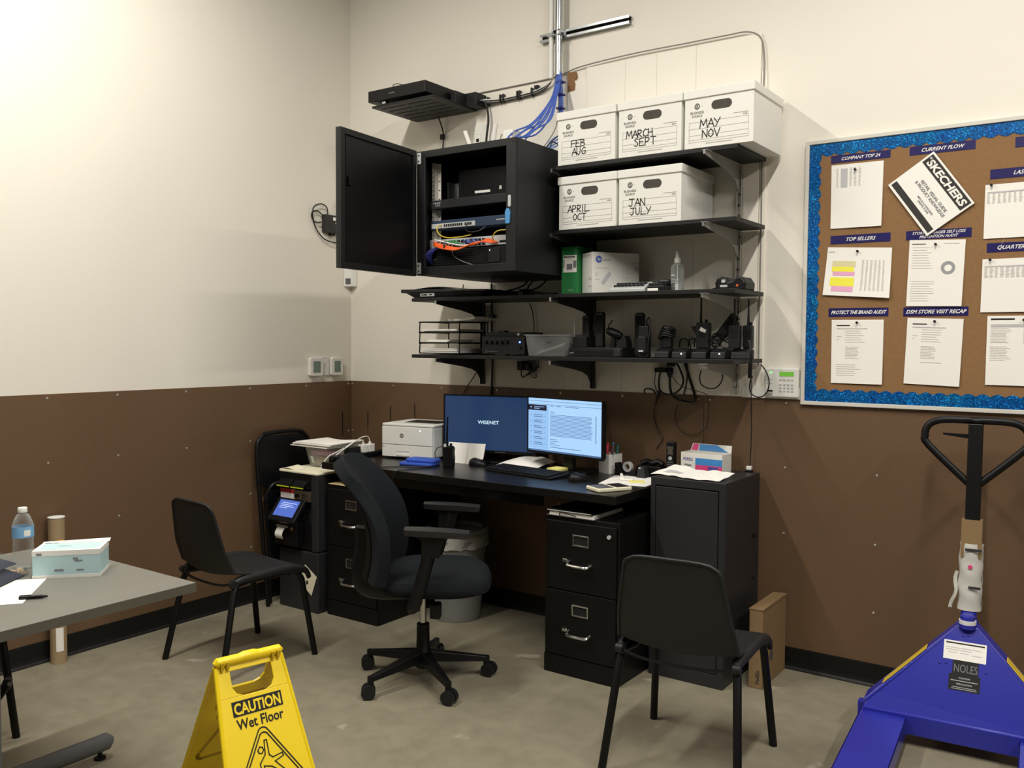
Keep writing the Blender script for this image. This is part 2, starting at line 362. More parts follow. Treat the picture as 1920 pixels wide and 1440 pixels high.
standard(1.793, 1.26, 2.36, 'slotted rail at the middle of the shelves, right of the network cabinet', PW-.0005)
standard(2.572, 1.26, 2.45, 'bright slotted rail holding the right ends of all four shelves', PW-.0005)
def bracket(par, x, zt, yb, d=.42, tip=True, m='grey_metal'):
    mb = MB().prism([(yb-.012, zt), (yb-d, zt), (yb-d, zt-.018), (yb-.20, zt-.046), (yb-.11, zt-.062), (yb-.06, zt-.082), (yb-.034, zt-.115), (yb-.012, zt-.115)], 'yz', x-.0022, x+.0022)
    mb.box(x-.012, x+.012, yb-d, yb-.012, zt-.0025, zt-.0003)
    b = part(par, 'bracket', mb, m)
    if tip: part(b, 'tip', MB().box(x-.005, x+.005, yb-d-.004, yb-d+.001, zt-.02, zt-.001), 'steel')
def shelf(label, x0, x1, z0, z1, brs):
    t = thing('wall_shelf', label, 'shelf', ((x0+x1)/2, -.18, z0), group='black wall shelves')
    part(t, 'board', MB().box(x0, x1, -.385, -.028, z0, z1), 'shelf_black', bevel=.0015)
    for x, yb in brs: bracket(t, x, z0, yb, m='bracket_grey' if x > 2.3 else 'grey_metal')
    return t
a3 = [(1.06, 0), (1.793, PW), (2.572, PW)]
shelf('topmost black wall shelf, under three white file boxes', 1.775, 2.70, 2.333, 2.352, a3[1:])
shelf('second black wall shelf from the top, under two white file boxes', 1.775, 2.70, 2.025, 2.044, a3[1:])
shelf('long black wall shelf carrying the green box and spray bottle', .857, 2.70, 1.718, 1.737, a3)
shelf('lowest black wall shelf, carrying letter trays and two-way radios', .857, 2.70, 1.411, 1.430, a3)
# ---------------------------------------------------------------- file boxes
G = {'A': [[(0, 0), (.42, 1), (.8, 0)], [(.15, .38), (.7, .36)]], 'B': [[(0, 0), (.05, 1)], [(0, 1), (.5, .95), (.6, .75), (.1, .52), (.65, .4), (.62, .1), (0, 0)]],
     'C': [[(.7, .9), (.35, 1), (.05, .6), (.1, .15), (.4, 0), (.7, .12)]], 'E': [[(.65, 1), (.05, .95), (0, 0), (.65, .03)], [(0, .52), (.5, .54)]],
     'F': [[(.75, 1), (.05, .95), (0, 0)], [(0, .52), (.6, .55)]], 'G': [[(.7, .85), (.4, 1), (.05, .6), (.12, .1), (.45, 0), (.68, .2), (.68, .45), (.4, .45)]],
     'H': [[(0, 0), (.05, 1)], [(.65, 0), (.6, 1)], [(0, .5), (.65, .5)]], 'I': [[(.1, 0), (.12, 1)]], 'J': [[(0, .98), (.7, 1)], [(.42, 1), (.4, .2), (.2, 0), (-.05, .2)]],
     'L': [[(.05, 1), (.02, .02), (.75, .05)]], 'M': [[(0, 0), (.12, 1), (.45, .3), (.8, 1), (.95, 0)]], 'N': [[(0, 0), (.03, .95), (.65, .02), (.68, 1)]],
     'O': [[(.35, 1), (.05, .65), (.08, .2), (.35, 0), (.65, .25), (.65, .7), (.35, 1)]], 'P': [[(.02, 0), (.05, 1), (.5, .95), (.6, .7), (.4, .48), (.05, .45)]],
     'R': [[(.02, 0), (.05, 1), (.5, .95), (.58, .72), (.4, .5), (.06, .48), (.65, 0)]], 'S': [[(.6, .9), (.3, 1), (.08, .8), (.5, .45), (.55, .15), (.3, 0), (.02, .12)]],
     'T': [[(0, 1), (.75, .97)], [(.38, 1), (.36, 0)]], 'U': [[(0, 1), (.05, .2), (.3, 0), (.55, .2), (.6, 1)]], 'V': [[(0, 1), (.35, 0), (.75, 1)]], 'Y': [[(0, 1), (.35, .5)], [(.75, 1), (.2, 0)]]}
def hand(word, h, w):
    out = []; x = 0
    for ch in word:
        k = 1.0 if ch == 'M' else .5 if ch == 'I' else .82
        for L in G[ch]: out.append([((x+a)*h*w, b*h) for a, b in L])
        x += k
    return out
def file_box(x0, z, y0, words, label, dx=0., rz=0):
    w, h, d = .312, .245, .358
    t = thing('file_box', label, 'box', (x0+w/2, y0+d/2, z), rz, 'white cardboard file boxes on the upper shelves')
    hw, hd = w/2, d/2
    b = part(t, 'body', MB().box(-hw, hw, -hd, hd, 0, h-.004), 'card_white', bevel=.0015, w=False)
    part(t, 'lid', MB().box(-hw-.006, hw+.006, -hd-.006, hd+.006, h-.030, h+.008), 'card_white', bevel=.003, w=False)
    part(b, 'hand_hole', MB().prism([(u, v) for u, v in rrect(-.032, .060, h-.088, h-.049, .0190, 6)], 'xz', -hd-.0008, -hd-.0002), 'hole_card', w=False)
    o = (-hw, -hd-.0007, 0)
    mb = MB()
    fr = [(.022, .026), (.29, .026), (.29, .112), (.022, .112), (.022, .026)]
    mb.strokes([fr, [(.022, .083), (.29, .083)], [(.022, .055), (.29, .055)], [(.022, .036), (.29, .036)]], .0013, o, X, Z)
    mb.bars([(.10, .22, .0155, .0185), (.225, .29, .128, .1305)], o, X, Z)
    pt_ = part(b, 'print', mb, 'box_line', w=False, flat=True); pt_['kind'] = 'stuff'
    mb = MB().ring([(-hw+.058+.0125*math.cos(a*math.pi/8), .180+.0135*math.sin(a*math.pi/8)) for a in range(16)], [(-hw+.058+.0078*math.cos(a*math.pi/8), .180+.0088*math.sin(a*math.pi/8)) for a in range(16)], 'xz', -hd-.0008, -hd-.0002); mb.bars([(.080, .083, .178, .181)], o, X, Z)
    part(b, 'logo', mb, 'box_ink', w=False, flat=True)
    mb = text_mb('B', .013, Vector(o)+Vector((.058, 0, .1735)), X, Z, bold=.02)
    for s, zz in (('BUSINESS', .148), ('SOURCE', .133)):
        q = text_mb(s, .0105, Vector(o)+Vector((.058, 0, zz)), X, Z, bold=.01, squeeze=.062 if s[0] == 'B' else .048); mb.add(q.v, q.f)
    part(b, 'lettering', mb, 'box_ink', w=False, flat=True)
    text(b, '42051', .007, Vector(o)+Vector((.29, 0, .1175)), X, Z, 'box_ink', w=False, align='RIGHT')
    mb = MB()
    for wd_, lx, lz, hh in words: mb.strokes(hand(wd_, hh, 1.0), .0042, Vector(o)+Vector((lx, -.0002, lz)), X, Z)
    part(b, 'handwriting', mb, 'marker', w=False, flat=True)
T1, T2 = 2.352, 2.044
file_box(1.797, T1, -.385, [('FEB', .075, .080, .032), ('AUG', .080, .042, .032)], 'white file box hand-lettered FEB AUG')
file_box(2.128, T1, -.385, [('MARCH', .040, .084, .032), ('SEPT', .080, .044, .034)], 'white file box hand-lettered MARCH SEPT')
file_box(2.456, T1, -.385, [('MAY', .072, .084, .036), ('NOV', .083, .042, .034)], 'white file box hand-lettered MAY NOV')
file_box(1.803, T2, -.380, [('APRIL', .050, .080, .032), ('OCT', .080, .042, .030)], 'white file box hand-lettered APRIL OCT')
file_box(2.130, T2, -.380, [('JAN', .055, .082, .034), ('JULY', .062, .042, .032)], 'white file box hand-lettered JAN JULY')
# ---------------------------------------------------------------- network cabinet on the wall
x0, x1, y0, y1, z0, z1 = 1.136, 1.742, -.65, -.015, 1.832, 2.448
rk = thing('network_cabinet', 'black wall-mounted network cabinet with its door swung open', 'cabinet', ((x0+x1)/2, (y0+y1)/2, z0))
th = .012
mb = MB().box(x0, x0+th, y0+.002, y1, z0, z1).box(x1-th, x1, y0+.002, y1, z0, z1).box(x0+th, x1-th, y0+.002, y1, z0, z0+th).box(x0+th, x1-th, y0+.002, y1, z1-th, z1).box(x0+th, x1-th, y1-th, y1, z0+th, z1-th)
part(rk, 'shell', mb, 'rack_metal', bevel=.002)
part(rk, 'front_frame', MB().ring([(x0, z0), (x1, z0), (x1, z1), (x0, z1)], [(x0+.055, z0+.04), (x1-.055, z0+.04), (x1-.055, z1-.035), (x0+.055, z1-.035)], 'xz', y0-.012, y0+.002), 'rack_metal', bevel=.003)
for zz in (z0+.035, z1-.035):
    h = part(rk, 'hinge', MB().box(x0-.02, x0+.004, y0-.016, y0-.0125, zz-.024, zz+.024).box(x0+.004, x0+.03, y0-.016, y0-.0125, zz-.028, zz+.028), 'silver_plastic', bevel=.001)
    part(h, 'bolt', MB().cyl((x0+.018, y0-.018, zz+.014), (x0+.018, y0-.016, zz+.014), .004, n=8).cyl((x0+.018, y0-.018, zz-.014), (x0+.018, y0-.016, zz-.014), .004, n=8), 'hole')
# door: hinged on the left, opened square to the front
ya, yb = y0-.02, y0-.60; DR = Rz(6, (x0-.01, y0-.012, 0))
d = part(rk, 'door', MB().box(x0-.024, x0-.004, yb, ya, z0-.004, z1+.004).xf(DR), 'rack_metal', bevel=.002)
part(d, 'door_lining', MB().box(x0-.004, x0-.0015, yb+.045, ya-.03, z0+.03, z1-.03).xf(DR), 'black_plastic')
part(d, 'door_rim', MB().frame(yb, ya, z0-.004, z1+.004, .028, x0-.004, x0+.006, 'yz').xf(DR), 'rack_metal', bevel=.002)
part(d, 'door_latch', MB().box(x0-.0015, x0+.012, yb+.05, yb+.075, 2.2, 2.24).xf(DR), 'black_metal', bevel=.002)
# mounting rails and what is bolted to them
xl = x0+.058
rl = part(rk, 'mounting_rail', MB().box(xl-.012, xl, -0.5950, -0.5920, z0+.05, z1-.05).box(xl-.0015, xl, -0.5950, -0.5600, z0+.05, z1-.05).box(xl, xl+.018, -0.5620, -0.5600, z0+.05, z1-.05), 'rail_white')
mb = MB()
for i in range(22): mb.box(xl-.008, xl-.004, -0.5958, -0.5948, z0+.07+i*.0222, z0+.077+i*.0222)
for i in range(11): mb.box(xl+.004, xl+.013, -0.5630, -0.5618, z0+.075+i*.0445, z0+.08+i*.0445)
sl = part(rl, 'slot', mb, 'hole'); sl['kind'] = 'stuff'
part(rk, 'mounting_rail', MB().box(x1-.075, x1-.063, -0.5950, -0.5920, z0+.05, z1-.05), 'steel')
xr = x1-.06
dr = part(rk, 'drawer', MB().box(xl-.014, xr, -0.6100, -.30, 2.165, 2.207), 'grey_metal', bevel=.002)
text(dr, 'TRIPP', .011, (xl+.006, -0.6106, 2.186), X, Z, 'silver_plastic', align='LEFT', squeeze=.05); text(dr, 'LITE', .007, (xl+.022, -0.6106, 2.176), X, Z, 'silver_plastic', align='LEFT', squeeze=.03)
cp = part(rk, 'recorder_unit', MB().hexa([(1.30, -.53, 2.212), (1.63, -.51, 2.212), (1.63, -.20, 2.212), (1.30, -.22, 2.212), (1.30, -.53, 2.36), (1.63, -.51, 2.36), (1.63, -.20, 2.36), (1.30, -.22, 2.36)]), 'black_plastic', bevel=.003)
part(cp, 'sticker', MB().hexa([(1.40, -.526, 2.238), (1.49, -.5205, 2.238), (1.49, -.51, 2.238), (1.40, -.51, 2.238), (1.40, -.526, 2.250), (1.49, -.5205, 2.250), (1.49, -.51, 2.250), (1.40, -.51, 2.250)]), 'paper')
part(cp, 'sticker', MB().box(1.545, 1.558, -.5185, -.51, 2.246, 2.264), 'paper')
part(rk, 'steel_bracket', MB().box(1.262, 1.265, -0.5700, -.49, 2.207, 2.30).box(1.262, 1.285, -.5, -.498, 2.207, 2.305), 'steel')
sw = part(rk, 'network_switch', MB().box(xl-.014, xr, -0.6060, -.33, 2.062, 2.106), 'switch_blue', bevel=.002)
part(sw, 'face_plate', MB().box(xl-.006, xl+.27, -0.6090, -0.6055, 2.066, 2.090), 'silver_plastic', bevel=.001)
mb = MB()
for i in range(9): mb.box(xl+.076+i*.0135, xl+.086+i*.0135, -0.6097, -0.6088, 2.072, 2.085)
for i in range(4): mb.box(xl+.207+i*.0115, xl+.2155+i*.0115, -0.6097, -0.6088, 2.072, 2.085)
pt = part(sw, 'port', mb, 'hole'); pt['kind'] = 'stuff'
part(sw, 'mark', MB().bars([(0, .05, 0, .005)], (xr-.09, -0.6065, 2.083), X, Z), 'silver_plastic', flat=True)
pnl = part(rk, 'patch_panel', MB().box(xl-.014, xr+.002, -0.6100, -0.5500, 1.965, 2.010), 'silver_plastic', bevel=.001)
mb = MB()
for i in range(12): mb.box(xl+.03+i*.026, xl+.05+i*.026, -0.6112, -0.6098, 1.97, 1.982)
for i in range(12): mb.box(xl+.03+i*.026, xl+.05+i*.026, -0.6112, -0.6098, 1.988, 2.001)
pt = part(pnl, 'port', mb, 'hole'); pt['kind'] = 'stuff'
part(pnl, 'port_window', MB().box(xr-.068, xr-.01, -0.6112, -0.6098, 1.974, 1.985), 'hole')
up = part(rk, 'power_supply', MB().box(xl-.014, xr-.004, -0.6200, -.2, 1.872, 1.958), 'black_plastic', bevel=.004)
part(up, 'display', MB().box(xr-.125, xr-.055, -0.6240, -0.6190, 1.882, 1.95), 'dark_plastic', bevel=.002)
mb = MB()
for i in range(7): mb.box(xl+.01, xr-.15, -0.6215, -0.6195, 1.884+i*.0095, 1.8885+i*.0095)
g_ = part(up, 'grille_rib', mb, 'dark_plastic'); g_['kind'] = 'stuff'
text(up, 'APC', .010, (xl+.03, -0.6218, 1.905), X, Z, 'grey_plastic', shear=.25)
part(up, 'lamp', MB().box(xr-.118, xr-.114, -0.6248, -0.6240, 1.938, 1.942), 'led_white')
part(rk, 'keyhole_cover', MB().prism(rrect(x1-.042, x1-.026, 2.13, 2.185, .007), 'xz', y0-.0135, y0-.0118), 'silver_plastic')
part(rk, 'key_fob', MB().prism([(x1-.052, 2.052), (x1-.03, 2.052), (x1-.026, 2.105), (x1-.034, 2.122), (x1-.048, 2.122), (x1-.056, 2.105)], 'xz', y0-.019, y0-.0125), 'sky_blue', bevel=.001, label='bright blue plastic tag')
part(rk, 'corner_bolt', MB().cyl((x1-.012, y0-.014, z1-.02), (x1-.012, y0-.012, z1-.02), .003, n=8).cyl((x1-.012, y0-.014, z0+.02), (x1-.012, y0-.012, z0+.02), .003, n=8), 'hole')
part(rk, 'side_flange', MB().box(x1, x1+.012, -.13, -.015, 2.0, 2.3), 'black_metal', bevel=.002)
def cable(name, pts, r, m, label, cat='cable', group=None, k=6, n=7):
    return solo(name, MB().tube(smooth_path(pts, k), r, n), m, label, cat, group, sm=True)
def wires(par, lst, m, name='wire'):
    for pts, r in lst: part(par, name, MB().tube(smooth_path(pts, 5), r, 6), m, sm=True)
yc = -.635
oc = thing('patch_cable_bundle', 'orange patch cables drooping across the patch panel in the network cabinet', 'cables', (1.35, yc, 1.96))
for i in range(5):
    e = i*.0045
    wires(oc, [([(1.205, yc+.03, 2.0-e), (1.235, yc-.005, 1.995-e), (1.31, yc-.012-e, 1.975-e), (1.40, yc-.015-e, 1.958-e*.6), (1.50, yc-.012, 1.972+e*.4), (1.56+i*.006, yc, 1.992-e), (1.575+i*.008, yc+.024, 1.985-.002*i)], .0032)], 'orange_cable')
wires(oc, [([(1.20, yc+.02, 2.008), (1.25, yc-.012, 2.004), (1.33, yc-.018, 1.985), (1.42, yc-.022, 1.968), (1.47, yc+.02, 1.975)], .0032)], 'white_cable')
part(oc, 'tie', MB().tube(smooth_path([(1.315, yc-.024, 1.985), (1.317, yc-.03, 1.968), (1.319, yc-.022, 1.95), (1.319, yc-.004, 1.96), (1.317, yc-.006, 1.98)], 3, True), .004, 6, closed=True), 'black_cable')
gc = thing('green_patch_cables', 'short green patch cables plugged above the orange bundle', 'cables', (1.33, yc, 1.99), group='short patch cables')
for i in range(4): wires(gc, [([(1.29+i*.018, -0.6080, 1.994), (1.30+i*.018, -0.6280, 1.998), (1.33+i*.018, -0.6320, 1.985), (1.36+i*.014, -0.6250, 1.975)], .003)], 'green_cable')
bc = thing('blue_patch_cables', 'short blue patch cables plugged above the orange bundle', 'cables', (1.43, yc, 1.99), group='short patch cables')
for i in range(5): wires(bc, [([(1.40+i*.02, -0.6080, 1.995), (1.405+i*.02, -0.6250, 1.999), (1.42+i*.022, -0.6300, 1.985), (1.45+i*.02, -0.6160, 1.976)], .003)], 'blue_cable' if i % 2 else 'navy_cable')
nc = thing('navy_cable_bundle', 'dark blue cables falling down the left inside of the network cabinet', 'cables', (1.21, yc, 1.86))
for i in range(5): wires(nc, [([(1.262-i*.012, -0.6000, 1.97), (1.235-i*.008, -0.6400, 1.955), (1.212-i*.005, -0.6380-.004*i, 1.925), (1.204-i*.002, -0.6200, 1.89)], .0035)], 'navy_cable')
cable('yellow_cable', [(xl+.062, -0.6080, 2.082), (xl+.054, -0.6350, 2.07), (xl+.07, -0.6420, 2.035), (xl+.12, -0.6400, 2.013), (xl+.20, -0.6350, 2.012), (xl+.26, -0.6250, 2.02)], .003, 'yellow_cable', 'yellow patch cable looping down from the blue network switch')
cable('yellow_cable', [(xr-.098, -0.6120, 1.985), (xr-.09, -0.6350, 2.0), (xr-.06, -0.6400, 2.025), (xr-.01, -0.6250, 2.03)], .003, 'yellow_cable', 'short yellow patch cable at the right end of the patch panel')
cable('thin_wire', [(xl+.222, -0.6100, 2.078), (xl+.23, -0.6320, 2.05), (xl+.262, -0.6380, 2.032), (xl+.31, -0.6300, 2.036), (xl+.34, -0.6150, 2.055)], .0022, 'black_cable', 'thin black wire looping under the blue network switch')
cable('thin_wire', [(xl+.14, -0.6200, 1.955), (xl+.155, -0.6320, 1.925), (xl+.21, -0.6350, 1.895), (xl+.28, -0.6280, 1.872)], .0018, 'grey_cable', 'thin grey wire hanging across the black power supply')
# ---------------------------------------------------------------- wall things above the cabinet
dv = thing('wall_recorder', 'black recorder in a slatted wall bracket above the network cabinet', 'recorder', (.78, -.2, 2.80))
part(dv, 'tray', MB().box(.56, 1.01, -.385, -.004, 2.805, 2.817).box(.975, 1.01, -.2, -.004, 2.817, 2.88), 'rack_metal', bevel=.002)
mb = MB()
for i in range(5):
    for j in range(2): mb.box(.60+j*.19, .77+j*.19, -.35+i*.06, -.335+i*.06, 2.8045, 2.8056)
sl = part(dv, 'vent_slot', mb, 'hole'); sl['kind'] = 'stuff'
bx = part(dv, 'recorder_body', MB().box(.545, .965, -.40, -.10, 2.835, 2.897), 'black_plastic', bevel=.003)
part(bx, 'front_label', MB().box(.70, .745, -.4008, -.3995, 2.862, 2.868), 'grey_plastic')
part(dv, 'foot', MB().cyl((.62, -.34, 2.817), (.62, -.34, 2.835), .016).cyl((.90, -.34, 2.817), (.90, -.34, 2.835), .016).cyl((.62, -.15, 2.817), (.62, -.15, 2.835), .016).cyl((.90, -.15, 2.817), (.90, -.15, 2.835), .016), 'rubber')
part(dv, 'clip', MB().box(.64, .665, -.387, -.384, 2.819, 2.830), 'silver_plastic')
part(dv, 'back_box', MB().box(.985, 1.075, -.10, -.002, 2.812, 2.885), 'rack_metal', bevel=.002)
part(dv, 'wire', MB().tube(smooth_path([(.72, -.36, 2.896), (.70, -.365, 2.914), (.725, -.36, 2.922), (.76, -.35, 2.912), (.78, -.34, 2.896)], 5), .0022, 6), 'black_cable', sm=True)
cable('power_cable', [(.76, -.05, 2.805), (.768, -.03, 2.76), (.772, -.012, 2.70), (.765, -.01, 2.62), (.76, -.012, 2.45), (.78, -.012, 2.1)], .004, 'black_cable', 'black cord hanging from the wall recorder behind the open cabinet door')
solo('cord_plug', MB().box(.758, .786, -.03, -.0125, 2.675, 2.705), 'black_plastic', 'small black connector block on the cord below the wall recorder', 'plug', bevel=.002)
bd = thing('black_cable_bundle', 'black cables tied along the wall from the recorder to the pipes', 'cables', (1.3, -.03, 2.8))
for i, m in enumerate(('black_cable', 'grey_cable', 'black_cable', 'white_cable')):
    e = i*.006
    wires(bd, [([(1.07, -.05, 2.838+e*.6), (1.10, -.035, 2.833+e), (1.17, -.016, 2.83+e), (1.28, -.014, 2.832+e), (1.40, -.014, 2.838+e), (1.47, -.02, 2.85+e), (1.52, -.022, 2.885), (1.535, -.02, 2.93)], .004)], m)
for x in (1.10, 1.185, 1.205, 1.30, 1.315, 1.395): part(bd, 'tie', MB().box(x-.004, x+.004, -.026, -.004, 2.822+(x-1.1)*.02, 2.868+(x-1.1)*.02), 'black_cable')
part(bd, 'splice', MB().box(1.415, 1.44, -.028, -.006, 2.863, 2.882), 'black_plastic', bevel=.002)
cable('power_cable', [(1.075, -.06, 2.845), (1.10, -.05, 2.835), (1.112, -.04, 2.79), (1.115, -.035, 2.73), (1.105, -.035, 2.66), (1.095, -.04, 2.55), (1.105, -.1, 2.42)], .0065, 'black_cable', 'thick black cord dropping from the recorder behind the network cabinet')
def wallplate(x, z, w, h, label):
    t = thing('wall_plate', label, 'wall plate', (x, 0, z), group='white wall plates above the cabinet')
    part(t, 'plate', MB().box(x-w/2, x+w/2, -.006, -.0005, z, z+h), 'white_plastic', bevel=.002)
    return t
w1 = wallplate(1.02, 2.60, .115, .125, 'white outlet plate on the wall behind the leaning white antenna')
part(w1, 'socket', MB().box(1.002, 1.042, -.012, -.006, 2.62, 2.67).box(1.005, 1.04, -.0085, -.006, 2.675, 2.705), 'white_plastic', bevel=.002)
part(w1, 'socket_hole', MB().box(1.012, 1.032, -.0128, -.0118, 2.632, 2.65), 'hole')
w2 = wallplate(1.102, 2.50, .03, .30, 'tall white cover strip on the wall beside the thick black cord')
def antenna(pts, label): solo('router_antenna', MB().tube(pts, .011, 6, flat=.6), 'white_plastic', label, 'antenna', 'white router antennas on the cabinet', bevel=.001)
antenna([(1.235, -.30, 2.449), (1.158, -.30, 2.619)], 'white router antenna leaning left on top of the network cabinet')
antenna([(1.285, -.24, 2.449), (1.318, -.24, 2.648)], 'white upright router antenna on top of the network cabinet')
ro = thing('wireless_router', 'white wireless router on top of the network cabinet by the blue cables', 'router', (1.465, -.31, 2.4485))
part(ro, 'body', MB().box(1.425, 1.49, -.33, -.25, 2.4485, 2.582), 'white_plastic', bevel=.006)
part(ro, 'wire', MB().tube(smooth_path([(1.43, -.30, 2.555), (1.405, -.30, 2.57), (1.392, -.30, 2.55), (1.392, -.30, 2.46)], 4), .003, 6), 'grey_cable', sm=True)
# pipes, strut, cables from above
pi = thing('conduit_pipe', 'shiny metal conduit pipe running down the wall from the ceiling', 'pipe', (1.588, -.05, 2.90))
part(pi, 'pipe', MB().cyl((1.588, -.055, 2.90), (1.588, -.055, CH), .0185, n=18), 'galvanised', sm=True)
part(pi, 'collar', MB().cyl((1.588, -.055, 3.02), (1.588, -.055, 3.05), .0205, n=18), 'galvanised', sm=True)
p2 = thing('white_pipe', 'narrow white painted pipe beside the metal conduit on the wall', 'pipe', (1.536, -.05, 2.895))
part(p2, 'pipe', MB().cyl((1.536, -.045, 2.895), (1.536, -.045, CH), .0135, n=14), 'white_plastic', sm=True)
cable('thin_cable', [(1.562, -.03, 2.9), (1.562, -.03, 3.2), (1.562, -.03, 3.6)], .005, 'grey_cable', 'thin grey cable running up between the white pipe and the conduit')
st = thing('strut_channel', 'short metal strut channel fixed across the wall behind the pipes', 'strut', (1.71, -.02, 3.10))
part(st, 'channel', MB().box(1.452, 1.985, -.0045, -.002, 3.098, 3.139).box(1.452, 1.985, -.03, -.002, 3.135, 3.139).box(1.452, 1.985, -.03, -.002, 3.098, 3.102).box(1.452, 1.985, -.03, -.0275, 3.102, 3.11).box(1.452, 1.985, -.03, -.0275, 3.127, 3.135), 'galvanised')
part(st, 'clamp', MB().frame(1.564, 1.612, 3.105, 3.132, .004, -.078, -.03).box(1.556, 1.62, -.036, -.031, 3.11, 3.127).cyl((1.562, -.075, 3.118), (1.556, -.075, 3.118), .008, n=6), 'steel')
part(st, 'clamp', MB().box(1.517, 1.555, -.062, -.058, 3.11, 3.127).box(1.515, 1.519, -.06, -.031, 3.11, 3.127).box(1.553, 1.557, -.06, -.031, 3.11, 3.127), 'steel')
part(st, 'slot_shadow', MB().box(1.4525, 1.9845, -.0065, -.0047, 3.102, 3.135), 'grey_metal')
bl = thing('blue_cable_bundle', 'blue network cables fanning from the conduit down to the network cabinet', 'cables', (1.5, -.15, 2.45))
ends = [(1.50, -.40), (1.515, -.38), (1.53, -.42), (1.545, -.40), (1.56, -.38), (1.57, -.42), (1.585, -.36)]
for i, (ex, ey) in enumerate(ends):
    s = (i-3)*.0045; g = (i*37 % 11-5)*.0035
    wires(bl, [([(1.588+s*.8, -.055, 2.93), (1.592+s, -.06, 2.885), (1.600+s*2.2, -.10-.006*i, 2.775+g*.5), (1.588+s*4, -.20+g, 2.645+g), (1.565+s*4.5+g, -.31, 2.555-g), (ex, ey, 2.505), (ex, ey+.02, 2.449)], .0046)], 'blue_cable')
b2 = thing('blue_cable_drop', 'thick bundle of blue cables dropping from the conduit behind the file boxes', 'cables', (1.61, -.06, 2.47))
for i in range(6):
    s = (i % 3-1)*.007; q = (i//3)*.008
    wires(b2, [([(1.595+s*.6, -.055-q, 2.92), (1.603+s, -.058-q, 2.87), (1.608+s, -.055-q, 2.75), (1.606+s, -.05-q, 2.60), (1.64+s*2, -.05-q, 2.47)], .0045)], 'blue_cable')
for zz in (2.855, 2.79, 2.72): part(b2, 'tie', MB().box(1.59, 1.626, -.082, -.044, zz, zz+.008), 'navy_cable')
b3 = thing('pale_blue_coil', 'coil of pale blue cables behind the top right of the network cabinet', 'cables', (1.70, -.15, 2.45))
for i in range(4):
    e = i*.012
    wires(b3, [([(1.72, -.10, 2.575-e*1.2), (1.665, -.12, 2.575-e*1.4), (1.61+e*.7, -.15, 2.545-e), (1.60+e*.8, -.17, 2.505-e*.3), (1.62+e, -.16, 2.455)], .004)], 'pale_blue_cable')
cable('thin_cable', [(1.575, -.03, 2.86), (1.572, -.03, 2.74), (1.565, -.04, 2.64), (1.55, -.1, 2.55), (1.53, -.2, 2.449)], .0028, 'grey_cable', 'thin grey cable slanting from the pipes down to the cabinet top')
cable('thin_cable', [(1.77, -.06, 2.60), (1.70, -.08, 2.60), (1.64, -.14, 2.56), (1.61, -.2, 2.50), (1.60, -.22, 2.449)], .003, 'black_cable', 'thin dark cable arching out from behind the FEB AUG box')
cable('thin_cable', [(1.62, -.2, 2.449), (1.628, -.19, 2.50), (1.637, -.18, 2.525), (1.67, -.16, 2.50), (1.70, -.14, 2.452)], .003, 'black_cable', 'small loop of dark cable standing on the cabinet top')
cable('thin_cable', [(.95, -.006, 2.905), (1.2, -.006, 2.906), (1.53, -.008, 2.91), (1.70, -.018, 2.935), (2.0, -.018, 2.947), (2.3, -.018, 2.945), (2.5, -.018, 2.944), (2.60, -.018, 2.94), (2.66, -.014, 2.90), (2.678, -.012, 2.80), (2.676, -.012, 2.70), (2.675, -.012, 2.40), (2.676, -.012, 2.0), (2.676, -.012, 1.6), (2.676, -.012, 1.40)], .0035, 'grey_cable', 'thin cable running along the top of the plywood and down its right edge')
# ---------------------------------------------------------------- left wall things
r1 = thing('wall_router', 'small dark grey router hung on the left wall beside the cabinet door', 'router', (0, -.16, 2.15))
part(r1, 'body', MB().box(.002, .035, -.25, -.055, 2.165, 2.275), 'grey_metal', bevel=.004)
part(r1, 'sticker', MB().box(.035, .0358, -.185, -.08, 2.243, 2.262).box(.035, .0358, -.165, -.08, 2.222, 2.232), 'paper')
part(r1, 'antenna', MB().tube([(.02, -.125, 2.275), (.02, -.13, 2.33), (.02, -.13, 2.338), (.02, -.13, 2.37)], [.004, .004, .009, .005], 8), 'black_plastic', sm=True)
part(r1, 'jack', MB().box(.01, .03, -.2, -.165, 2.15, 2.165), 'black_plastic')
cable('router_cable', [(.02, -.215, 2.275), (.02, -.225, 2.32), (.018, -.27, 2.335), (.018, -.325, 2.31), (.018, -.335, 2.26), (.018, -.32, 2.20), (.018, -.28, 2.15), (.018, -.23, 2.12), (.018, -.15, 2.11), (.018, -.08, 2.115), (.02, -.03, 2.13)], .004, 'black_cable', 'black cord looping around the left of the small wall router')
cable('router_cable', [(.02, -.26, 2.27), (.016, -.30, 2.29), (.014, -.338, 2.275), (.014, -.335, 2.24), (.014, -.305, 2.22), (.016, -.265, 2.225)], .004, 'black_cable', 'small black cord loop beside the small wall router')
cable('router_cable', [(.02, -.11, 2.165), (.022, -.115, 2.135), (.02, -.13, 2.118)], .004, 'black_cable', 'short black cord under the small wall router')
se = thing('corner_sensor', 'white motion sensor in the corner below the open cabinet door', 'sensor', (.02, -.02, 1.845))
part(se, 'body', MB().prism([(.002, -.065), (.05, -.045), (.058, -.003), (.002, -.003)], 'xy', 1.845, 1.955), 'white_plastic', bevel=.004)
part(se, 'window', MB().hexa([(.014, -.0618, 1.858), (.046, -.0482, 1.858), (.044, -.045, 1.858), (.012, -.058, 1.858), (.014, -.0618, 1.895), (.046, -.0482, 1.895), (.044, -.045, 1.895), (.012, -.058, 1.895)]), 'grey_plastic')
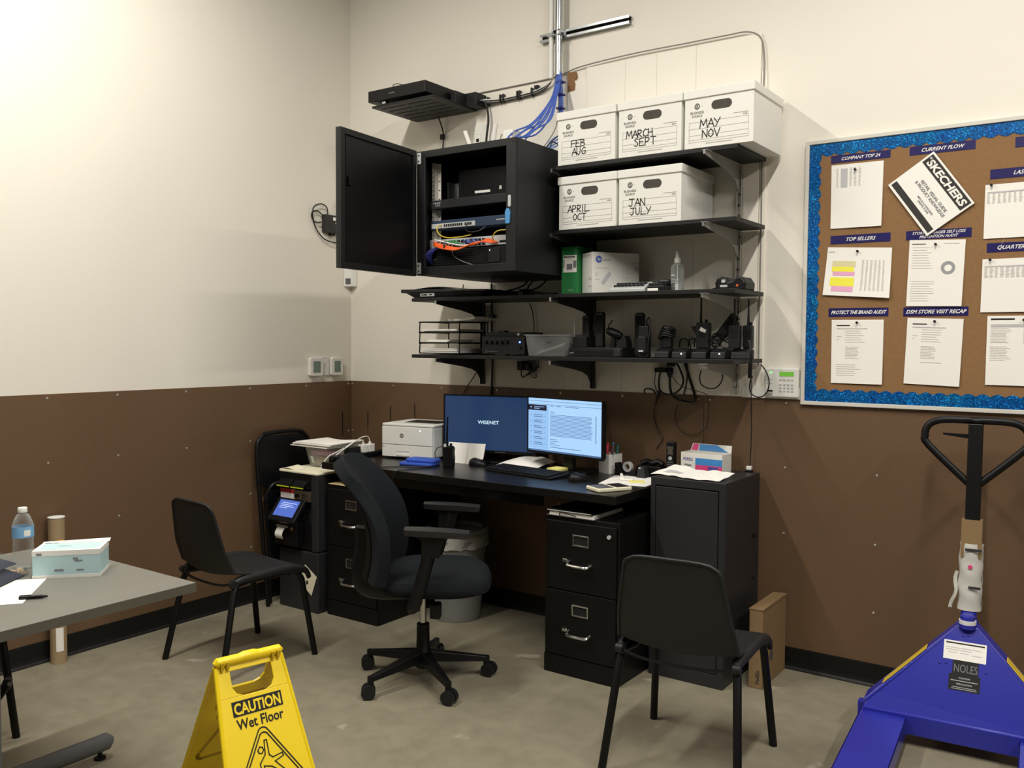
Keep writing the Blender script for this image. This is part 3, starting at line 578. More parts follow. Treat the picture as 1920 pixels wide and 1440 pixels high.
def thermostat(ya, yb, label):
    t = thing('thermostat', label, 'thermostat', (0, (ya+yb)/2, 1.285), group='white thermostats on the left wall')
    part(t, 'case', MB().prism(rrect(ya, yb, 1.285, 1.397, .012), 'yz', .0005, .026), 'white_plastic', bevel=.003)
    part(t, 'screen', MB().prism(rrect(ya+.022, yb-.022, 1.306, 1.376, .003), 'yz', .026, .0268), 'lcd_grey')
thermostat(-.364, -.262, 'white thermostat further from the corner on the left wall')
thermostat(-.190, -.095, 'white thermostat nearer the corner on the left wall')
solo('blank_plate', MB().box(.0005, .008, -.262, -.198, 1.287, 1.402), 'white_plastic', 'blank white wall plate between the two thermostats', 'wall plate', bevel=.002)
# ---------------------------------------------------------------- alarm keypad
k = thing('alarm_keypad', 'white alarm keypad with a lit green display beside the bulletin board', 'keypad', (2.785, 0, 1.249))
part(k, 'case', MB().box(2.715, 2.869, -.03, -.001, 1.255, 1.388), 'white_plastic', bevel=.005)
part(k, 'back_plate', MB().box(2.60, 2.872, -.0165, -.0139, 1.2475, 1.30), 'white_plastic')
part(k, 'display', MB().box(2.782, 2.848, -.0312, -.0299, 1.352, 1.372), 'lcd_green')
for j in range(4):
    for i in range(4):
        zz = (1.334, 1.312, 1.297, 1.283)[j]
        part(k, 'key', MB().box(2.782+i*.018, 2.793+i*.018, -.032, -.0299, zz-.003, zz+.005), 'silver_plastic', bevel=.001)
part(k, 'lamp', MB().box(2.738, 2.746, -.0312, -.0299, 1.365, 1.370), 'led_green')
part(k, 'print', MB().bars([(0, .03, 0, .003), (0, .02, -.006, -.003), (0, .028, -.02, -.016)], (2.722, -.0304, 1.335), X, Z), 'faint_ink', flat=True)
# ---------------------------------------------------------------- bulletin board
bx0, bx1, bz0, bz1 = 2.877, 4.72, 1.226, 2.402
bb = thing('bulletin_board', 'cork bulletin board with a glittery blue scalloped border', 'bulletin board', ((bx0+bx1)/2, 0, bz0))
part(bb, 'frame', MB().frame(bx0, bx1, bz0, bz1, .017, -.024, -.0006), 'board_frame', bevel=.002)
part(bb, 'cork', MB().box(bx0+.016, bx1-.016, -.016, -.0006, bz0+.016, bz1-.016), 'cork')
def scallop(a0, a1, b, h, horiz, sgn, yo):
    pts = [(a0, b), (a1, b)]; n = int(round((a1-a0)/.053)); st_ = (a1-a0)/n; in_ = []
    for i in range(n):
        for j in range(6):
            t = j/6; in_.append((a1-(i+t)*st_, b+sgn*(h-.011+.011*math.sin(math.pi*t))))
    in_.append((a0, b+sgn*(h-.011)))
    pts += in_
    if not horiz: pts = [(v, u) for u, v in pts]
    return MB().prism(pts, 'xz', -yo-.001, -.0162)
e = .018
part(bb, 'border_strip', scallop(bx0+e, bx1-e, bz1-e, .056, True, -1, .0166), 'glitter')
part(bb, 'border_strip', scallop(bx0+e, bx1-e, bz0+e, .056, True, 1, .0166), 'glitter')
part(bb, 'border_strip', scallop(bz0+e+.03, bz1-e-.03, bx0+e, .052, False, 1, .0172), 'glitter')
part(bb, 'border_strip', scallop(bz0+e+.03, bz1-e-.03, bx1-e, .052, False, -1, .0172), 'glitter')
def header(x, z, w, h, lines, label, left=None):
    t = thing('header_strip', label, 'sign', (x+w/2, -.0165, z), group='navy heading strips on the bulletin board')
    part(t, 'strip', MB().box(x, x+w, -.0176, -.0163, z, z+h), 'header_navy')
    for i, s in enumerate(lines):
        hh = h*.42 if len(lines) == 1 else h*.30; zz = z+h*.30 if len(lines) == 1 else z+h*(.57-.43*i)
        q = text_mb(s, hh, (x+w/2, -.0180, zz), X, Z, shear=.35, bold=.012)
        if left: q = text_mb(s, hh, (x+left, -.0180, zz), X, Z, shear=.35, bold=.012, align='LEFT')
        wd_ = max(v.x for v in q.v)-min(v.x for v in q.v); lim = w*.93; 
        if wd_ > lim: q = text_mb(s, hh, (x+w/2, -.0180, zz), X, Z, shear=.35, bold=.02, squeeze=lim) if not left else q
        part(t, 'lettering', q, 'paper', flat=True)
header(2.988, 2.294, .246, .033, ['COMPANY TOP 24'], 'navy strip reading COMPANY TOP 24')
header(3.310, 2.292, .248, .036, ['CURRENT FLOW'], 'navy strip reading CURRENT FLOW')
header(3.699, 2.280, .248, .040, ['I'], 'navy strip at the upper right corner of the photo')
header(3.614, 2.164, .250, .038, ['LAST'], 'navy strip whose visible word is LAST', .08)
header(2.994, 1.940, .249, .037, ['TOP SELLERS'], 'navy strip reading TOP SELLERS')
header(3.305, 1.939, .248, .038, ['STORE MANAGER SELF LOSS', 'PREVENTION AUDIT'], 'navy strip with two lines ending SELF LOSS and AUDIT')
header(3.610, 1.872, .250, .037, ['QUARTER'], 'navy strip whose visible word is QUARTER', .035)
header(2.992, 1.621, .250, .037, ['PROTECT THE BRAND AUDIT'], 'navy strip reading PROTECT THE BRAND AUDIT')
header(3.302, 1.6195, .248, .037, ['DSM STORE VISIT RECAP'], 'navy strip reading DSM STORE VISIT RECAP')
def sheet_on_board(q, label, deco, pin=(.5, .93), m='paper', yo=.0188, curl=.006, extra=1):
    A, B, Cc, D = [Vector((x, 0, z)) for x, z in q]      # top-left, top-right, bottom-right, bottom-left
    def P(u, v, o=0.): p = (A*(1-u)+B*u)*(1-v)+(D*(1-u)+Cc*u)*v; return Vector((p.x, -yo-curl*(v**2)*(.4+.6*u)-o, p.z))
    c = (A+B+Cc+D)/4
    t = thing('paper_sheet', label, 'paper', (c.x, -yo, min(Cc.z, D.z)), group='papers pinned to the bulletin board')
    part(t, 'page', MB().sheet(lambda u, v: P(u, v), 6, 8, -.0007), m, sm=True)
    if extra: part(t, 'under_page', MB().sheet(lambda u, v: P(u*.985+.012, v*.985+.02*0, -.0012-.002*v*0), 4, 6, -.0006), m)
    for mm, rects in deco.items():
        mb = MB()
        for a, b, cc, d in rects:
            if mm.endswith('_hi') and mb.v: part(t, 'highlight', mb, mm, flat=True); mb = MB()
            n = max(1, int((d-cc)/.08))
            for i in range(n):
                v0, v1 = cc+(d-cc)*i/n, cc+(d-cc)*(i+1)/n
                mb.add([P(a, v0, .0011), P(b, v0, .0011), P(b, v1, .0011), P(a, v1, .0011)], [(0, 1, 2, 3)])
        pt_ = part(t, 'print' if not mm.endswith('_hi') else 'highlight', mb, mm, flat=True)
        if len(rects) > 1 and not mm.endswith('_hi'): pt_['kind'] = 'stuff'
    if pin:
        o = P(pin[0], 1-pin[1], .0008); part(t, 'push_pin', MB().cyl(o, o+Vector((0, -.006, 0)), .0045, .003, 10).cyl(o+Vector((0, -.006, 0)), o+Vector((0, -.012, 0)), .003, .0055, 10), 'dark_plastic', sm=True)
    return t, P
def table_cols(x0, x1, v0, v1, n, w):
    m = int((v1-v0)/.021); return [(x0+(x1-x0)*i/n, x0+(x1-x0)*i/n+w*(.7+.5*random.random()), v0+(v1-v0)*j/m, v0+(v1-v0)*j/m+.010) for i in range(n) for j in range(m)]
def rows(x0, x1, v0, v1, n, h=.006, jit=.3): return [(x0, x1-(x1-x0)*random.random()*jit, v0+(v1-v0)*i/n, v0+(v1-v0)*i/n+h) for i in range(n)]
sheet_on_board([(2.991, 2.285), (3.208, 2.284), (3.206, 2.007), (2.993, 2.008)], 'white page with a small grey table under the COMPANY TOP 24 strip', {'line_ink': table_cols(.10, .62, .06, .36, 6, .045), 'faint_ink': [(.19, .32, .07, .36)]}, (.47, .90))
sheet_on_board([(3.598, 2.142), (3.877, 2.142), (3.877, 1.927), (3.597, 1.927)], 'landscape white page below the strip reading LAST', {'faint_ink': [(.03, .97, .135, .16)], 'line_ink': table_cols(.03, .97, .17, .36, 14, .035)}, (.08, .985), curl=.004)
sheet_on_board([(2.984, 1.928), (3.251, 1.912), (3.247, 1.698), (2.966, 1.718)], 'page with yellow and pink highlighter below the TOP SELLERS strip', {'tan_hi': [(.10, .46, .28, .40)], 'yellow_hi': [(.10, .44, .40, .50), (.09, .46, .62, .80)], 'pink_hi': [(.12, .46, .50, .58), (.12, .45, .80, .91)], 'line_ink': table_cols(.56, .94, .25, .88, 6, .03)+[(.02, .12, .08, .11)]}, (.48, .92), curl=.014)
t6, P6 = sheet_on_board([(3.320, 1.939), (3.533, 1.930), (3.525, 1.658), (3.313, 1.662)], 'white page with a grey ring chart below the SELF LOSS strip', {'mid_ink': [(.05, .30, .055, .07)], 'line_ink': rows(.06, .45, .11, .46, 9)+rows(.06, .5, .62, .95, 9)+[(.62, .9, .05, .06)]}, (.48, .93))
pc6 = P6(.72, .42); part(t6, 'ring_chart', MB().ring([(pc6.x+.027*math.cos(a*math.pi/12), pc6.z+.027*math.sin(a*math.pi/12)) for a in range(24)], [(pc6.x+.015*math.cos(a*math.pi/12), pc6.z+.015*math.sin(a*math.pi/12)) for a in range(24)], 'xz', pc6.y-.0015, pc6.y+.0002), 'chart_ink')
sheet_on_board([(3.596, 1.845), (3.875, 1.846), (3.874, 1.632), (3.594, 1.632)], 'landscape white page below the strip reading QUARTER', {'faint_ink': [(.03, .97, .13, .15)], 'line_ink': table_cols(.03, .97, .16, .36, 14, .045)}, (.10, .985), curl=.004)
for q, l in (([(3.007, 1.607), (3.225, 1.606), (3.225, 1.327), (3.010, 1.328)], 'white form pinned under the PROTECT THE BRAND AUDIT strip'), ([(3.32, 1.613), (3.534, 1.606), (3.525, 1.328), (3.311, 1.335)], 'white form pinned under the DSM STORE VISIT RECAP strip')):
    t, P = sheet_on_board(q, l, {'ink': [(.10, .36, .082, .096)], 'faint_ink': [(.10, .70, .133, .143)], 'line_ink': rows(.27, .66, .17, .38, 6)+rows(.27, .55, .42, .62, 9)+[(.10, .2, .26, .266), (.10, .15, .30, .306)]+(rows(.10, .6, .70, .90, 6) if 'BRAND' in l else [(.27, .66, .66, .667)])}, (.50, .955))
sheet_on_board([(3.62, 1.617), (3.836, 1.617), (3.835, 1.339), (3.619, 1.339)], 'portrait white form at the right edge of the photo', {'ink': [(.06, .45, .035, .058)], 'faint_ink': [(.06, .95, .12, .16)], 'line_ink': rows(.06, .42, .18, .40, 10)+[(.6, .95, .17, .40)]+rows(.06, .40, .44, .66, 9)}, (.60, .94))
# tilted booklet page
q = [(3.230, 2.176), (3.405, 2.298), (3.562, 2.073), (3.392, 1.950)]; A, B, Cc, D = [Vector((x, 0, z)) for x, z in (q[1], q[2], q[3], q[0])]
ru = (B-A).normalized(); rv = (A-D).normalized(); L1 = (B-A).length; L2 = (A-D).length
t = thing('booklet', 'tilted white booklet with black bars pinned over the board papers', 'booklet', (3.4, -.03, 1.95))
o = D+Vector((0, -.027, 0)); ou = lambda a, b, d=0.: o+ru*a+rv*b+Vector((0, -d, 0))
part(t, 'pages', MB().hexa([ou(0, 0), ou(L1, 0), ou(L1, 0, -.004), ou(0, 0, -.004), ou(0, L2), ou(L1, L2), ou(L1, L2, -.004), ou(0, L2, -.004)]), 'paper')
part(t, 'black_bar', MB().bars([(.008, L1-.008, L2-.058, L2-.008), (.008, L1-.008, .010, .036)], ou(0, 0, .0006), ru, rv), 'marker', flat=True)
text(t, 'SKECHERS', .030, ou(L1/2, L2-.048, .0012), ru, rv, 'paper', bold=.035, shear=.12, squeeze=L1*.86)
text(t, 'RETAIL VISUAL GUIDE', .0125, ou(L1*.56, .106, .0012), ru, rv, 'mid_ink', bold=.02, squeeze=.165)
text(t, '& PRODUCT KNOWLEDGE', .0125, ou(L1*.56, .088, .0012), ru, rv, 'mid_ink', bold=.02, squeeze=.19)
text(t, 'MEN & ACCESSORIES', .007, ou(L1*.6, .062, .0012), ru, rv, 'mid_ink', bold=.02, squeeze=.10)
text(t, 'SPRING 2 LINE', .007, ou(L1*.6, .052, .0012), ru, rv, 'mid_ink', bold=.02, squeeze=.07)
p_ = ou(.02, L2-.022, 0); part(t, 'push_pin', MB().cyl(p_, p_+Vector((0, -.006, 0)), .005, .003, 10).cyl(p_+Vector((0, -.006, 0)), p_+Vector((0, -.012, 0)), .003, .005, 10), 'silver_plastic', sm=True)
# ---------------------------------------------------------------- things on the long shelf (top at S3)
S3, S4 = 1.737, 1.430
gb = thing('green_carton', 'tall green carton beside the white printer-toner box on the shelf', 'box', (1.785, -.16, S3))
c_ = part(gb, 'carton', MB().box(1.757, 1.846, -.28, -.10, S3, S3+.238), 'green_box', bevel=.002)
part(c_, 'sticker', MB().box(1.768, 1.845, -.2808, -.2798, S3+.11, S3+.195), 'paper')
part(c_, 'print', MB().bars([(0, .06, .07, .078), (.012, .045, .012, .04), (.05, .068, .02, .055), (-.006, 0, .02, .06)], (1.776, -.2814, S3+.112), X, Z), 'mid_ink', flat=True)
part(c_, 'print', MB().cyl((1.776, -.2814, S3+.187), (1.776, -.2808, S3+.187), .005, n=10), 'ink')
text(c_, 'xfinity', .010, (1.81, -.2806, S3+.018), X, Z, 'silver_plastic')
hb = thing('toner_carton', 'white toner carton turned sideways beside the green carton', 'box', (1.948, -.30, S3), -33.8)
c_ = part(hb, 'carton', MB().box(-.120, 0, 0, .255, 0, .203), 'card_white', bevel=.0015, w=False)
part(c_, 'logo', MB().cyl((.0004, .032, .168), (.001, .032, .168), .017, n=20), 'blue_cable', w=False)
text(c_, 'hp', .015, (.0016, .032, .163), Y, Z, 'paper', w=False, shear=.3)
text(c_, 'LaserJet', .009, (.0012, .055, .163), Y, Z, 'mid_ink', w=False, align='LEFT')
part(c_, 'print', MB().bars([(.012, .09, .125, .129), (.012, .03, .10, .104), (.012, .03, .09, .094), (.012, .035, .07, .074), (.16, .20, .12, .123), (.16, .21, .11, .113), (.16, .205, .10, .103), (.16, .2, .08, .083), (.215, .25, .15, .158), (.228, .25, .115, .14)], (.0008, 0, 0), Y, Z), 'line_ink', w=False, flat=True)
part(c_, 'print', MB().strokes([[(.058, .058), (.088, .098)]], .018, (.0012, 0, 0), Y, Z), 'faint_ink', w=False, flat=True)
part(c_, 'print', MB().bars([(-.115, -.10, .185, .193), (-.095, -.08, .185, .193), (-.07, -.06, .185, .193), (-.05, -.03, .185, .193), (-.04, -.015, .07, .08), (-.04, -.015, .035, .042)], (0, -.0008, 0), X, Z), 'faint_ink', w=False, flat=True)
cp = thing('desk_phone', 'pale grey push-button console lying on the shelf before the toner carton', 'phone', (2.13, -.235, S3))
part(cp, 'base', MB().prism([(-.295, S3), (-.175, S3), (-.175, S3+.05), (-.21, S3+.054), (-.295, S3+.022)], 'yz', 2.035, 2.225), 'silver_plastic', bevel=.006)
for i in range(8):
    for j in range(2): part(cp, 'key', MB().box(2.05+i*.0205, 2.064+i*.0205, -.275+j*.03, -.257+j*.03, S3+.028+j*.011, S3+.039+j*.012), 'dark_plastic', bevel=.001)
bd_ = thing('label_printer', 'small black box device with a white sticker beside the spray bottle', 'device', (2.282, -.22, S3))
part(bd_, 'base', MB().box(2.235, 2.325, -.29, -.16, S3, S3+.03), 'black_plastic', bevel=.004)
part(bd_, 'upper', MB().box(2.262, 2.322, -.235, -.165, S3+.03, S3+.062), 'black_plastic', bevel=.01)
part(bd_, 'sticker', MB().box(2.238, 2.292, -.2912, -.29, S3+.004, S3+.018), 'paper')
part(bd_, 'lid', MB().box(2.24, 2.312, -.288, -.236, S3+.03, S3+.042), 'dark_plastic', bevel=.003)
sb = thing('spray_bottle', 'clear hand sanitizer bottle with a white pump top on the shelf', 'bottle', (2.347, -.2, S3))
part(sb, 'bottle', MB().lathe([(.028, 0), (.031, .004), (.031, .112), (.028, .126), (.014, .136), (.013, .14)], (2.347, -.2, S3), 20), 'gel', sm=True)
part(sb, 'collar', MB().lathe([(.0155, .138), (.0155, .158), (.012, .162)], (2.347, -.2, S3), 16), 'white_plastic', sm=True)
part(sb, 'pump_top', MB().lathe([(.010, .160), (.010, .176), (.0085, .178), (.0085, .192), (.006, .194)], (2.347, -.2, S3), 14), 'white_plastic', sm=True)
part(sb, 'label_print', MB().bars([(-.018, .0, .075, .082), (-.018, .02, .055, .058), (-.018, .015, .045, .048), (.004, .02, .01, .04)], (2.347, -.2318, S3), X, Z), 'faint_ink', flat=True)
part(sb, 'dip_tube', MB().cyl((2.347, -.2, S3+.01), (2.347, -.2, S3+.14), .0025, n=6), 'white_plastic')
wc = thing('usb_cable', 'black usb cable with a white tag lying on the shelf by the spray bottle', 'cable', (2.48, -.18, S3))
part(wc, 'wire', MB().tube(smooth_path([(2.42, -.2, S3+.006), (2.45, -.17, S3+.004), (2.5, -.2, S3+.005), (2.53, -.17, S3+.018), (2.56, -.15, S3+.014), (2.585, -.15, S3+.006)], 5), .0028, 6), 'black_cable', sm=True)
part(wc, 'plug', MB().box(2.405, 2.428, -.207, -.194, S3, S3+.011), 'black_plastic', bevel=.001)
part(wc, 'plug', MB().box(2.44, 2.465, -.187, -.174, S3, S3+.009), 'black_plastic', bevel=.001)
part(wc, 'tag', MB().box(2.47, 2.51, -.215, -.2, S3+.0005, S3+.006), 'white_plastic')
hs = thing('mobile_printer', 'rounded black handheld printer with an orange ring at the shelf end', 'printer', (2.62, -.17, S3))
part(hs, 'shell', MB().prism([(2.55, S3), (2.545, S3+.035), (2.555, S3+.058), (2.575, S3+.064), (2.60, S3+.058), (2.61, S3+.04), (2.63, S3+.045), (2.65, S3+.062), (2.672, S3+.06), (2.69, S3+.035), (2.688, S3)], 'xz', -.235, -.11), 'black_plastic', bevel=.008)
part(hs, 'orange_button', MB().cyl((2.652, -.2365, S3+.022), (2.652, -.234, S3+.022), .006, n=14), 'orange_ring')
part(hs, 'sticker', MB().box(2.572, 2.606, -.2362, -.2348, S3+.016, S3+.026).box(2.578, 2.596, -.2362, -.2348, S3+.036, S3+.05), 'silver_plastic')
lp = thing('docking_tray', 'flat black device with a white port plate at the left shelf end', 'device', (1.02, -.2, S3))
part(lp, 'body', MB().hexa([(.84, -.335, S3), (1.30, -.32, S3), (1.30, -.08, S3), (.90, -.08, S3), (.78, -.345, S3+.03), (1.30, -.33, S3+.026), (1.30, -.06, S3+.026), (.80, -.06, S3+.03)]), 'black_plastic', bevel=.003)
part(lp, 'port_plate', MB().box(.885, .985, -.3455, -.332, S3+.010, S3+.026), 'silver_plastic')
part(lp, 'port', MB().box(.895, .902, -.3465, -.345, S3+.013, S3+.024).box(.907, .935, -.3465, -.345, S3+.015, S3+.022).box(.95, .968, -.3465, -.345, S3+.016, S3+.023), 'hole')
part(lp, 'top_slab', MB().hexa([(.745, -.35, S3+.032), (1.33, -.335, S3+.028), (1.34, -.05, S3+.028), (.78, -.05, S3+.032), (.745, -.35, S3+.052), (1.33, -.335, S3+.040), (1.34, -.05, S3+.040), (.78, -.05, S3+.052)]), 'dark_plastic', bevel=.003)
solo('loose_sheet', MB().sheet(lambda u, v: (.80+.30*u, -.30+.2*v, S3+.0545+.010*math.sin(u*3.1)), 8, 3, .0008), 'silver_plastic', 'thin grey sheet lying on the flat black device at the left shelf end', 'sheet')
tg = thing('cable_tangle', 'tangle of black cords on the long shelf under the network cabinet', 'cables', (1.5, -.2, S3))
for i in range(7):
    a = random.random
    pts = [(1.36+.05*a(), -.28+.05*i*.6, S3+.008+.01*a())]
    for j in range(5): pts.append((1.42+.055*j+.03*a(), -.29+.2*a(), S3+.006+.028*a()*(1-j/6)))
    part(tg, 'wire', MB().tube(smooth_path(pts, 5), .0045, 6), 'black_cable' if i % 3 else 'grey_metal', sm=True)
part(tg, 'adapter', MB().box(1.40, 1.50, -.24, -.17, S3, S3+.03), 'black_plastic', bevel=.004)
for i, (xa, xb) in enumerate(((1.40, 1.30), (1.44, 1.43), (1.52, 1.46))):
    cable('cabinet_cable', [(xa+.05, -.12, 1.834), (xa+.02, -.13, 1.80), (xb+.03, -.15, 1.775), (xb, -.18, S3+.042)], .0045, 'black_cable', 'black cord between the cabinet underside and the shelf, %s of three' % ('leftmost', 'middle', 'rightmost')[i], group='cords under the network cabinet')
cable('power_cable', [(.93, -.02, 1.83), (.925, -.02, 1.80), (.93, -.02, 1.77)], .003, 'black_cable', 'thin black wire showing between the open cabinet door and the flat device')
cable('power_cable', [(1.125, -.012, 1.83), (1.128, -.012, 1.70), (1.128, -.012, 1.62), (1.13, -.012, 1.44), (1.135, -.012, 1.38), (1.13, -.012, 1.26), (1.12, -.02, 1.0)], .006, 'black_cable', 'thick black cord running down the wall beside the left shelf rail')
solo('cord_clip', MB().box(1.118, 1.15, -.03, -.006, 1.63, 1.655), 'black_plastic', 'small black clip on the thick cord below the long shelf', 'clip', bevel=.002)
cable('power_cable', [(1.39, -.02, 1.715), (1.41, -.018, 1.66), (1.42, -.018, 1.58), (1.415, -.018, 1.50), (1.41, -.03, 1.44)], .003, 'black_cable', 'thin black wire curving down the wall above the amplifier')
# ---------------------------------------------------------------- things on the lowest shelf (top at S4)
lt = thing('letter_tray', 'black wire letter tray with three tiers at the left end of the lowest shelf', 'letter tray', (1.0, -.2, S4))
xa, xb, ya, yb = .853, 1.135, -.31, -.06
for i in range(3):
    z = S4+.004+i*.058; r = .0034
    fl = part(lt, 'tier', MB().box(xa+.004, xb-.004, ya+.004, yb-.004, z, z+.0015), 'black_metal')
    part(fl, 'rim', MB().tube([(xa, ya, z+.002), (xb, ya, z+.002), (xb, yb, z+.002), (xa, yb, z+.002)], r, 6, closed=True), 'black_metal')
    for x in (xa, xb):
        part(fl, 'side_loop', MB().tube(smooth_path([(x, ya, z), (x, ya-.004, z+.01), (x, ya, z+.052), (x, ya+.012, z+.057), (x, yb-.012, z+.057), (x, yb, z+.05), (x, yb, z)], 3), r, 6), 'black_metal', sm=True)
part(lt, 'top_rim', MB().tube([(xa, ya+.01, S4+.178), (xb, ya+.01, S4+.178), (xb, yb, S4+.178), (xa, yb, S4+.178)], .0034, 6, closed=True), 'black_metal')
def papers(x0, x1, y0, y1, z, n, m, label, grp, th=.0035):
    t = thing('paper_stack', label, 'papers', ((x0+x1)/2, (y0+y1)/2, z), group=grp)
    for i in range(n):
        e = (random.random()-.5)*.012; g = (random.random()-.5)*.012
        part(t, 'sheet', MB().box(x0+e, x1+e, y0+g, y1+g, z+i*th, z+i*th+th*.8), m)
    return t
PG = 'papers in the letter tray'
papers(.865, 1.12, -.303, -.08, S4+.0062, 8, 'paper', 'pile of white papers in the bottom tier of the letter tray', PG)
papers(.90, 1.05, -.303, -.09, S4+.064, 5, 'paper', 'thin papers in the middle tier of the letter tray', PG)
papers(.87, 1.12, -.303, -.08, S4+.122, 5, 'paper', 'thin white papers in the upper tier of the letter tray', PG)
solo('folded_paper', MB().sheet(lambda u, v: (1.03+.18*u, -.28+.2*v, S4+.194+.010*u*u+.003*math.sin(v*5)), 8, 5, .011), 'paper', 'folded white paper lying on top of the letter tray', 'paper')
am = thing('audio_amplifier', 'black amplifier with a row of knobs and a blue light', 'amplifier', (1.4, -.2, S4))
part(am, 'case', MB().box(1.262, 1.53, -.27, -.05, S4+.006, S4+.098), 'black_metal', bevel=.003)
fp = part(am, 'front_panel', MB().box(1.258, 1.534, -.275, -.27, S4+.006, S4+.10), 'dark_plastic', bevel=.002)
for i in range(5): part(fp, 'knob', MB().cyl((1.287+i*.034, -.275, S4+.068), (1.287+i*.034, -.289, S4+.068), .010, .0085, 14), 'black_plastic', sm=True)
part(fp, 'knob', MB().cyl((1.508, -.275, S4+.042), (1.508, -.287, S4+.042), .0085, .007, 14), 'black_plastic', sm=True)
part(fp, 'lamp', MB().box(1.500, 1.508, -.2765, -.2745, S4+.066, S4+.074), 'led_blue')
part(fp, 'print', MB().bars([(.028+.034*i, .04+.034*i, .086, .088) for i in range(5)]+[(.02, .10, .018, .022), (.02, .034, .014, .026), (.09, .15, .004, .006)], (1.26, -.2757, S4), X, Z), 'grey_plastic', flat=True)
part(am, 'foot', MB().cyl((1.28, -.25, S4), (1.28, -.25, S4+.006), .01).cyl((1.51, -.25, S4), (1.51, -.25, S4+.006), .01).cyl((1.28, -.07, S4), (1.28, -.07, S4+.006), .01).cyl((1.51, -.07, S4), (1.51, -.07, S4+.006), .01), 'rubber')
sx_ = thing('media_box', 'slim black box with a small white mark on top of the amplifier', 'device', (1.4, -.18, S4+.0995))
part(sx_, 'case', MB().box(1.27, 1.52, -.26, -.08, S4+.0995, S4+.122), 'black_plastic', bevel=.003)
part(sx_, 'mark', MB().box(1.478, 1.490, -.2612, -.2598, S4+.105, S4+.117), 'silver_plastic')
part(sx_, 'aerial_mount', MB().box(1.335, 1.38, -.24, -.2, S4+.122, S4+.130), 'black_plastic')
cb = thing('plastic_bin', 'clear plastic bin with papers inside on the lowest shelf', 'bin', (1.665, -.18, S4))
def taper(x0, x1, y0, y1, z0, z1, f, t_):
    o0 = [(x0+f, y0+f), (x1-f, y0+f), (x1-f, y1-f), (x0+f, y1-f)]; o1 = [(x0, y0), (x1, y0), (x1, y1), (x0, y1)]; mb = MB(); vs = []; fs = []
    for P_, z in ((o0, z0), (o1, z1)): vs += [(a, b, z) for a, b in P_]
    cx, cy = (x0+x1)/2, (y0+y1)/2
    ins = lambda P_, z: [(a+(t_ if a < cx else -t_), b+(t_ if b < cy else -t_), z) for a, b in P_]
    vs += ins(o1, z1)+ins(o0, z0+t_)
    for i in range(4):
        j = (i+1) % 4; fs += [(i, j, 4+j, 4+i), (4+i, 4+j, 8+j, 8+i), (8+i, 8+j, 12+j, 12+i)]
    fs += [(3, 2, 1, 0), (12, 13, 14, 15)]
    return mb.add(vs, fs)
part(cb, 'tub', taper(1.545, 1.79, -.285, -.07, S4, S4+.108, .013, .002), 'clear_tub')
part(cb, 'rim', MB().ring([(1.539, -.291), (1.796, -.291), (1.796, -.064), (1.539, -.064)], [(1.547, -.283), (1.788, -.283), (1.788, -.072), (1.547, -.072)], 'xy', S4+.103, S4+.110), 'clear_tub')
part(cb, 'label_holder', MB().box(1.67, 1.70, -.2825, -.2812, S4+.07, S4+.095), 'grey_plastic')
for i in range(3):
    solo('loose_paper', MB().sheet(lambda u, v: (1.582+.008*i+.165*u, -.255+.01*i+.13*v, S4+.006+.009*i+.046*u*(1-.3*v)), 5, 4, .0012), 'paper', 'slanting white paper inside the clear bin, %s of three' % ('lowest', 'middle', 'topmost')[i], 'paper', 'papers inside the clear bin')
# charging bar with handhelds
cg = thing('charging_bar', 'long black charging bar at the middle of the lowest shelf', 'charger', (1.97, -.22, S4))
part(cg, 'bar', MB().box(1.805, 2.105, -.285, -.15, S4, S4+.046), 'dark_plastic', bevel=.003)
part(cg, 'front_groove', MB().box(1.845, 2.06, -.2862, -.2848, S4+.006, S4+.03), 'black_plastic')
text(cg, 'ZEBRA', .006, (1.825, -.2858, S4+.016), X, Z, 'silver_plastic')
part(cg, 'end_block', MB().box(2.062, 2.10, -.292, -.285, S4+.004, S4+.04), 'grey_metal', bevel=.002)
def cradle(x, label, w=.042):
    t = thing('charging_cradle', label, 'cradle', (x, -.215, S4+.0465), group='black cradles on the charging bar')
    part(t, 'cup', MB().ring([(x-w, -.255), (x+w, -.255), (x+w, -.175), (x-w, -.175)], [(x-w+.008, -.247), (x+w-.008, -.247), (x+w-.008, -.183), (x-w+.008, -.183)], 'xy', S4+.0465, S4+.098), 'dark_plastic', bevel=.003)
    part(t, 'base', MB().box(x-w+.006, x+w-.006, -.25, -.18, S4+.0465, S4+.056), 'dark_plastic')
def handheld(x, y, z, h, label, w=.028, rz=0, tilt=0):
    t = thing('handheld_computer', label, 'handheld', (x, y, z), rz, 'black handheld computers on the lowest shelf'); mt = Matrix.Rotation(math.radians(tilt), 4, 'X')
    part(t, 'body', MB().prism(rrect(-w, w, 0, h, .012), 'xz', -.012, .012).xf(mt), 'black_plastic', bevel=.004, w=False)
    part(t, 'screen', MB().prism(rrect(-w+.006, w-.006, h*.42, h-.016, .003), 'xz', -.0128, -.0118).xf(mt), 'hole', w=False)
    part(t, 'keys', MB().prism(rrect(-w+.006, w-.006, .012, h*.38, .003), 'xz', -.0128, -.0118).xf(mt), 'dark_plastic', w=False)
    return t
cradle(1.85, 'leftmost black cradle on the charging bar', .040)
t = handheld(1.868, -.215, S4+.0565, .15, 'black handheld standing in the leftmost charging cradle', .020)
t = thing('clear_cover', 'clear plastic hood arching over the leftmost cradle', 'cover', (1.84, -.215, S4+.098))
pts = [(1.816, 0), (1.816, .075), (1.822, .092), (1.838, .098), (1.852, .098), (1.872, .085), (1.885, .06), (1.89, 0)]
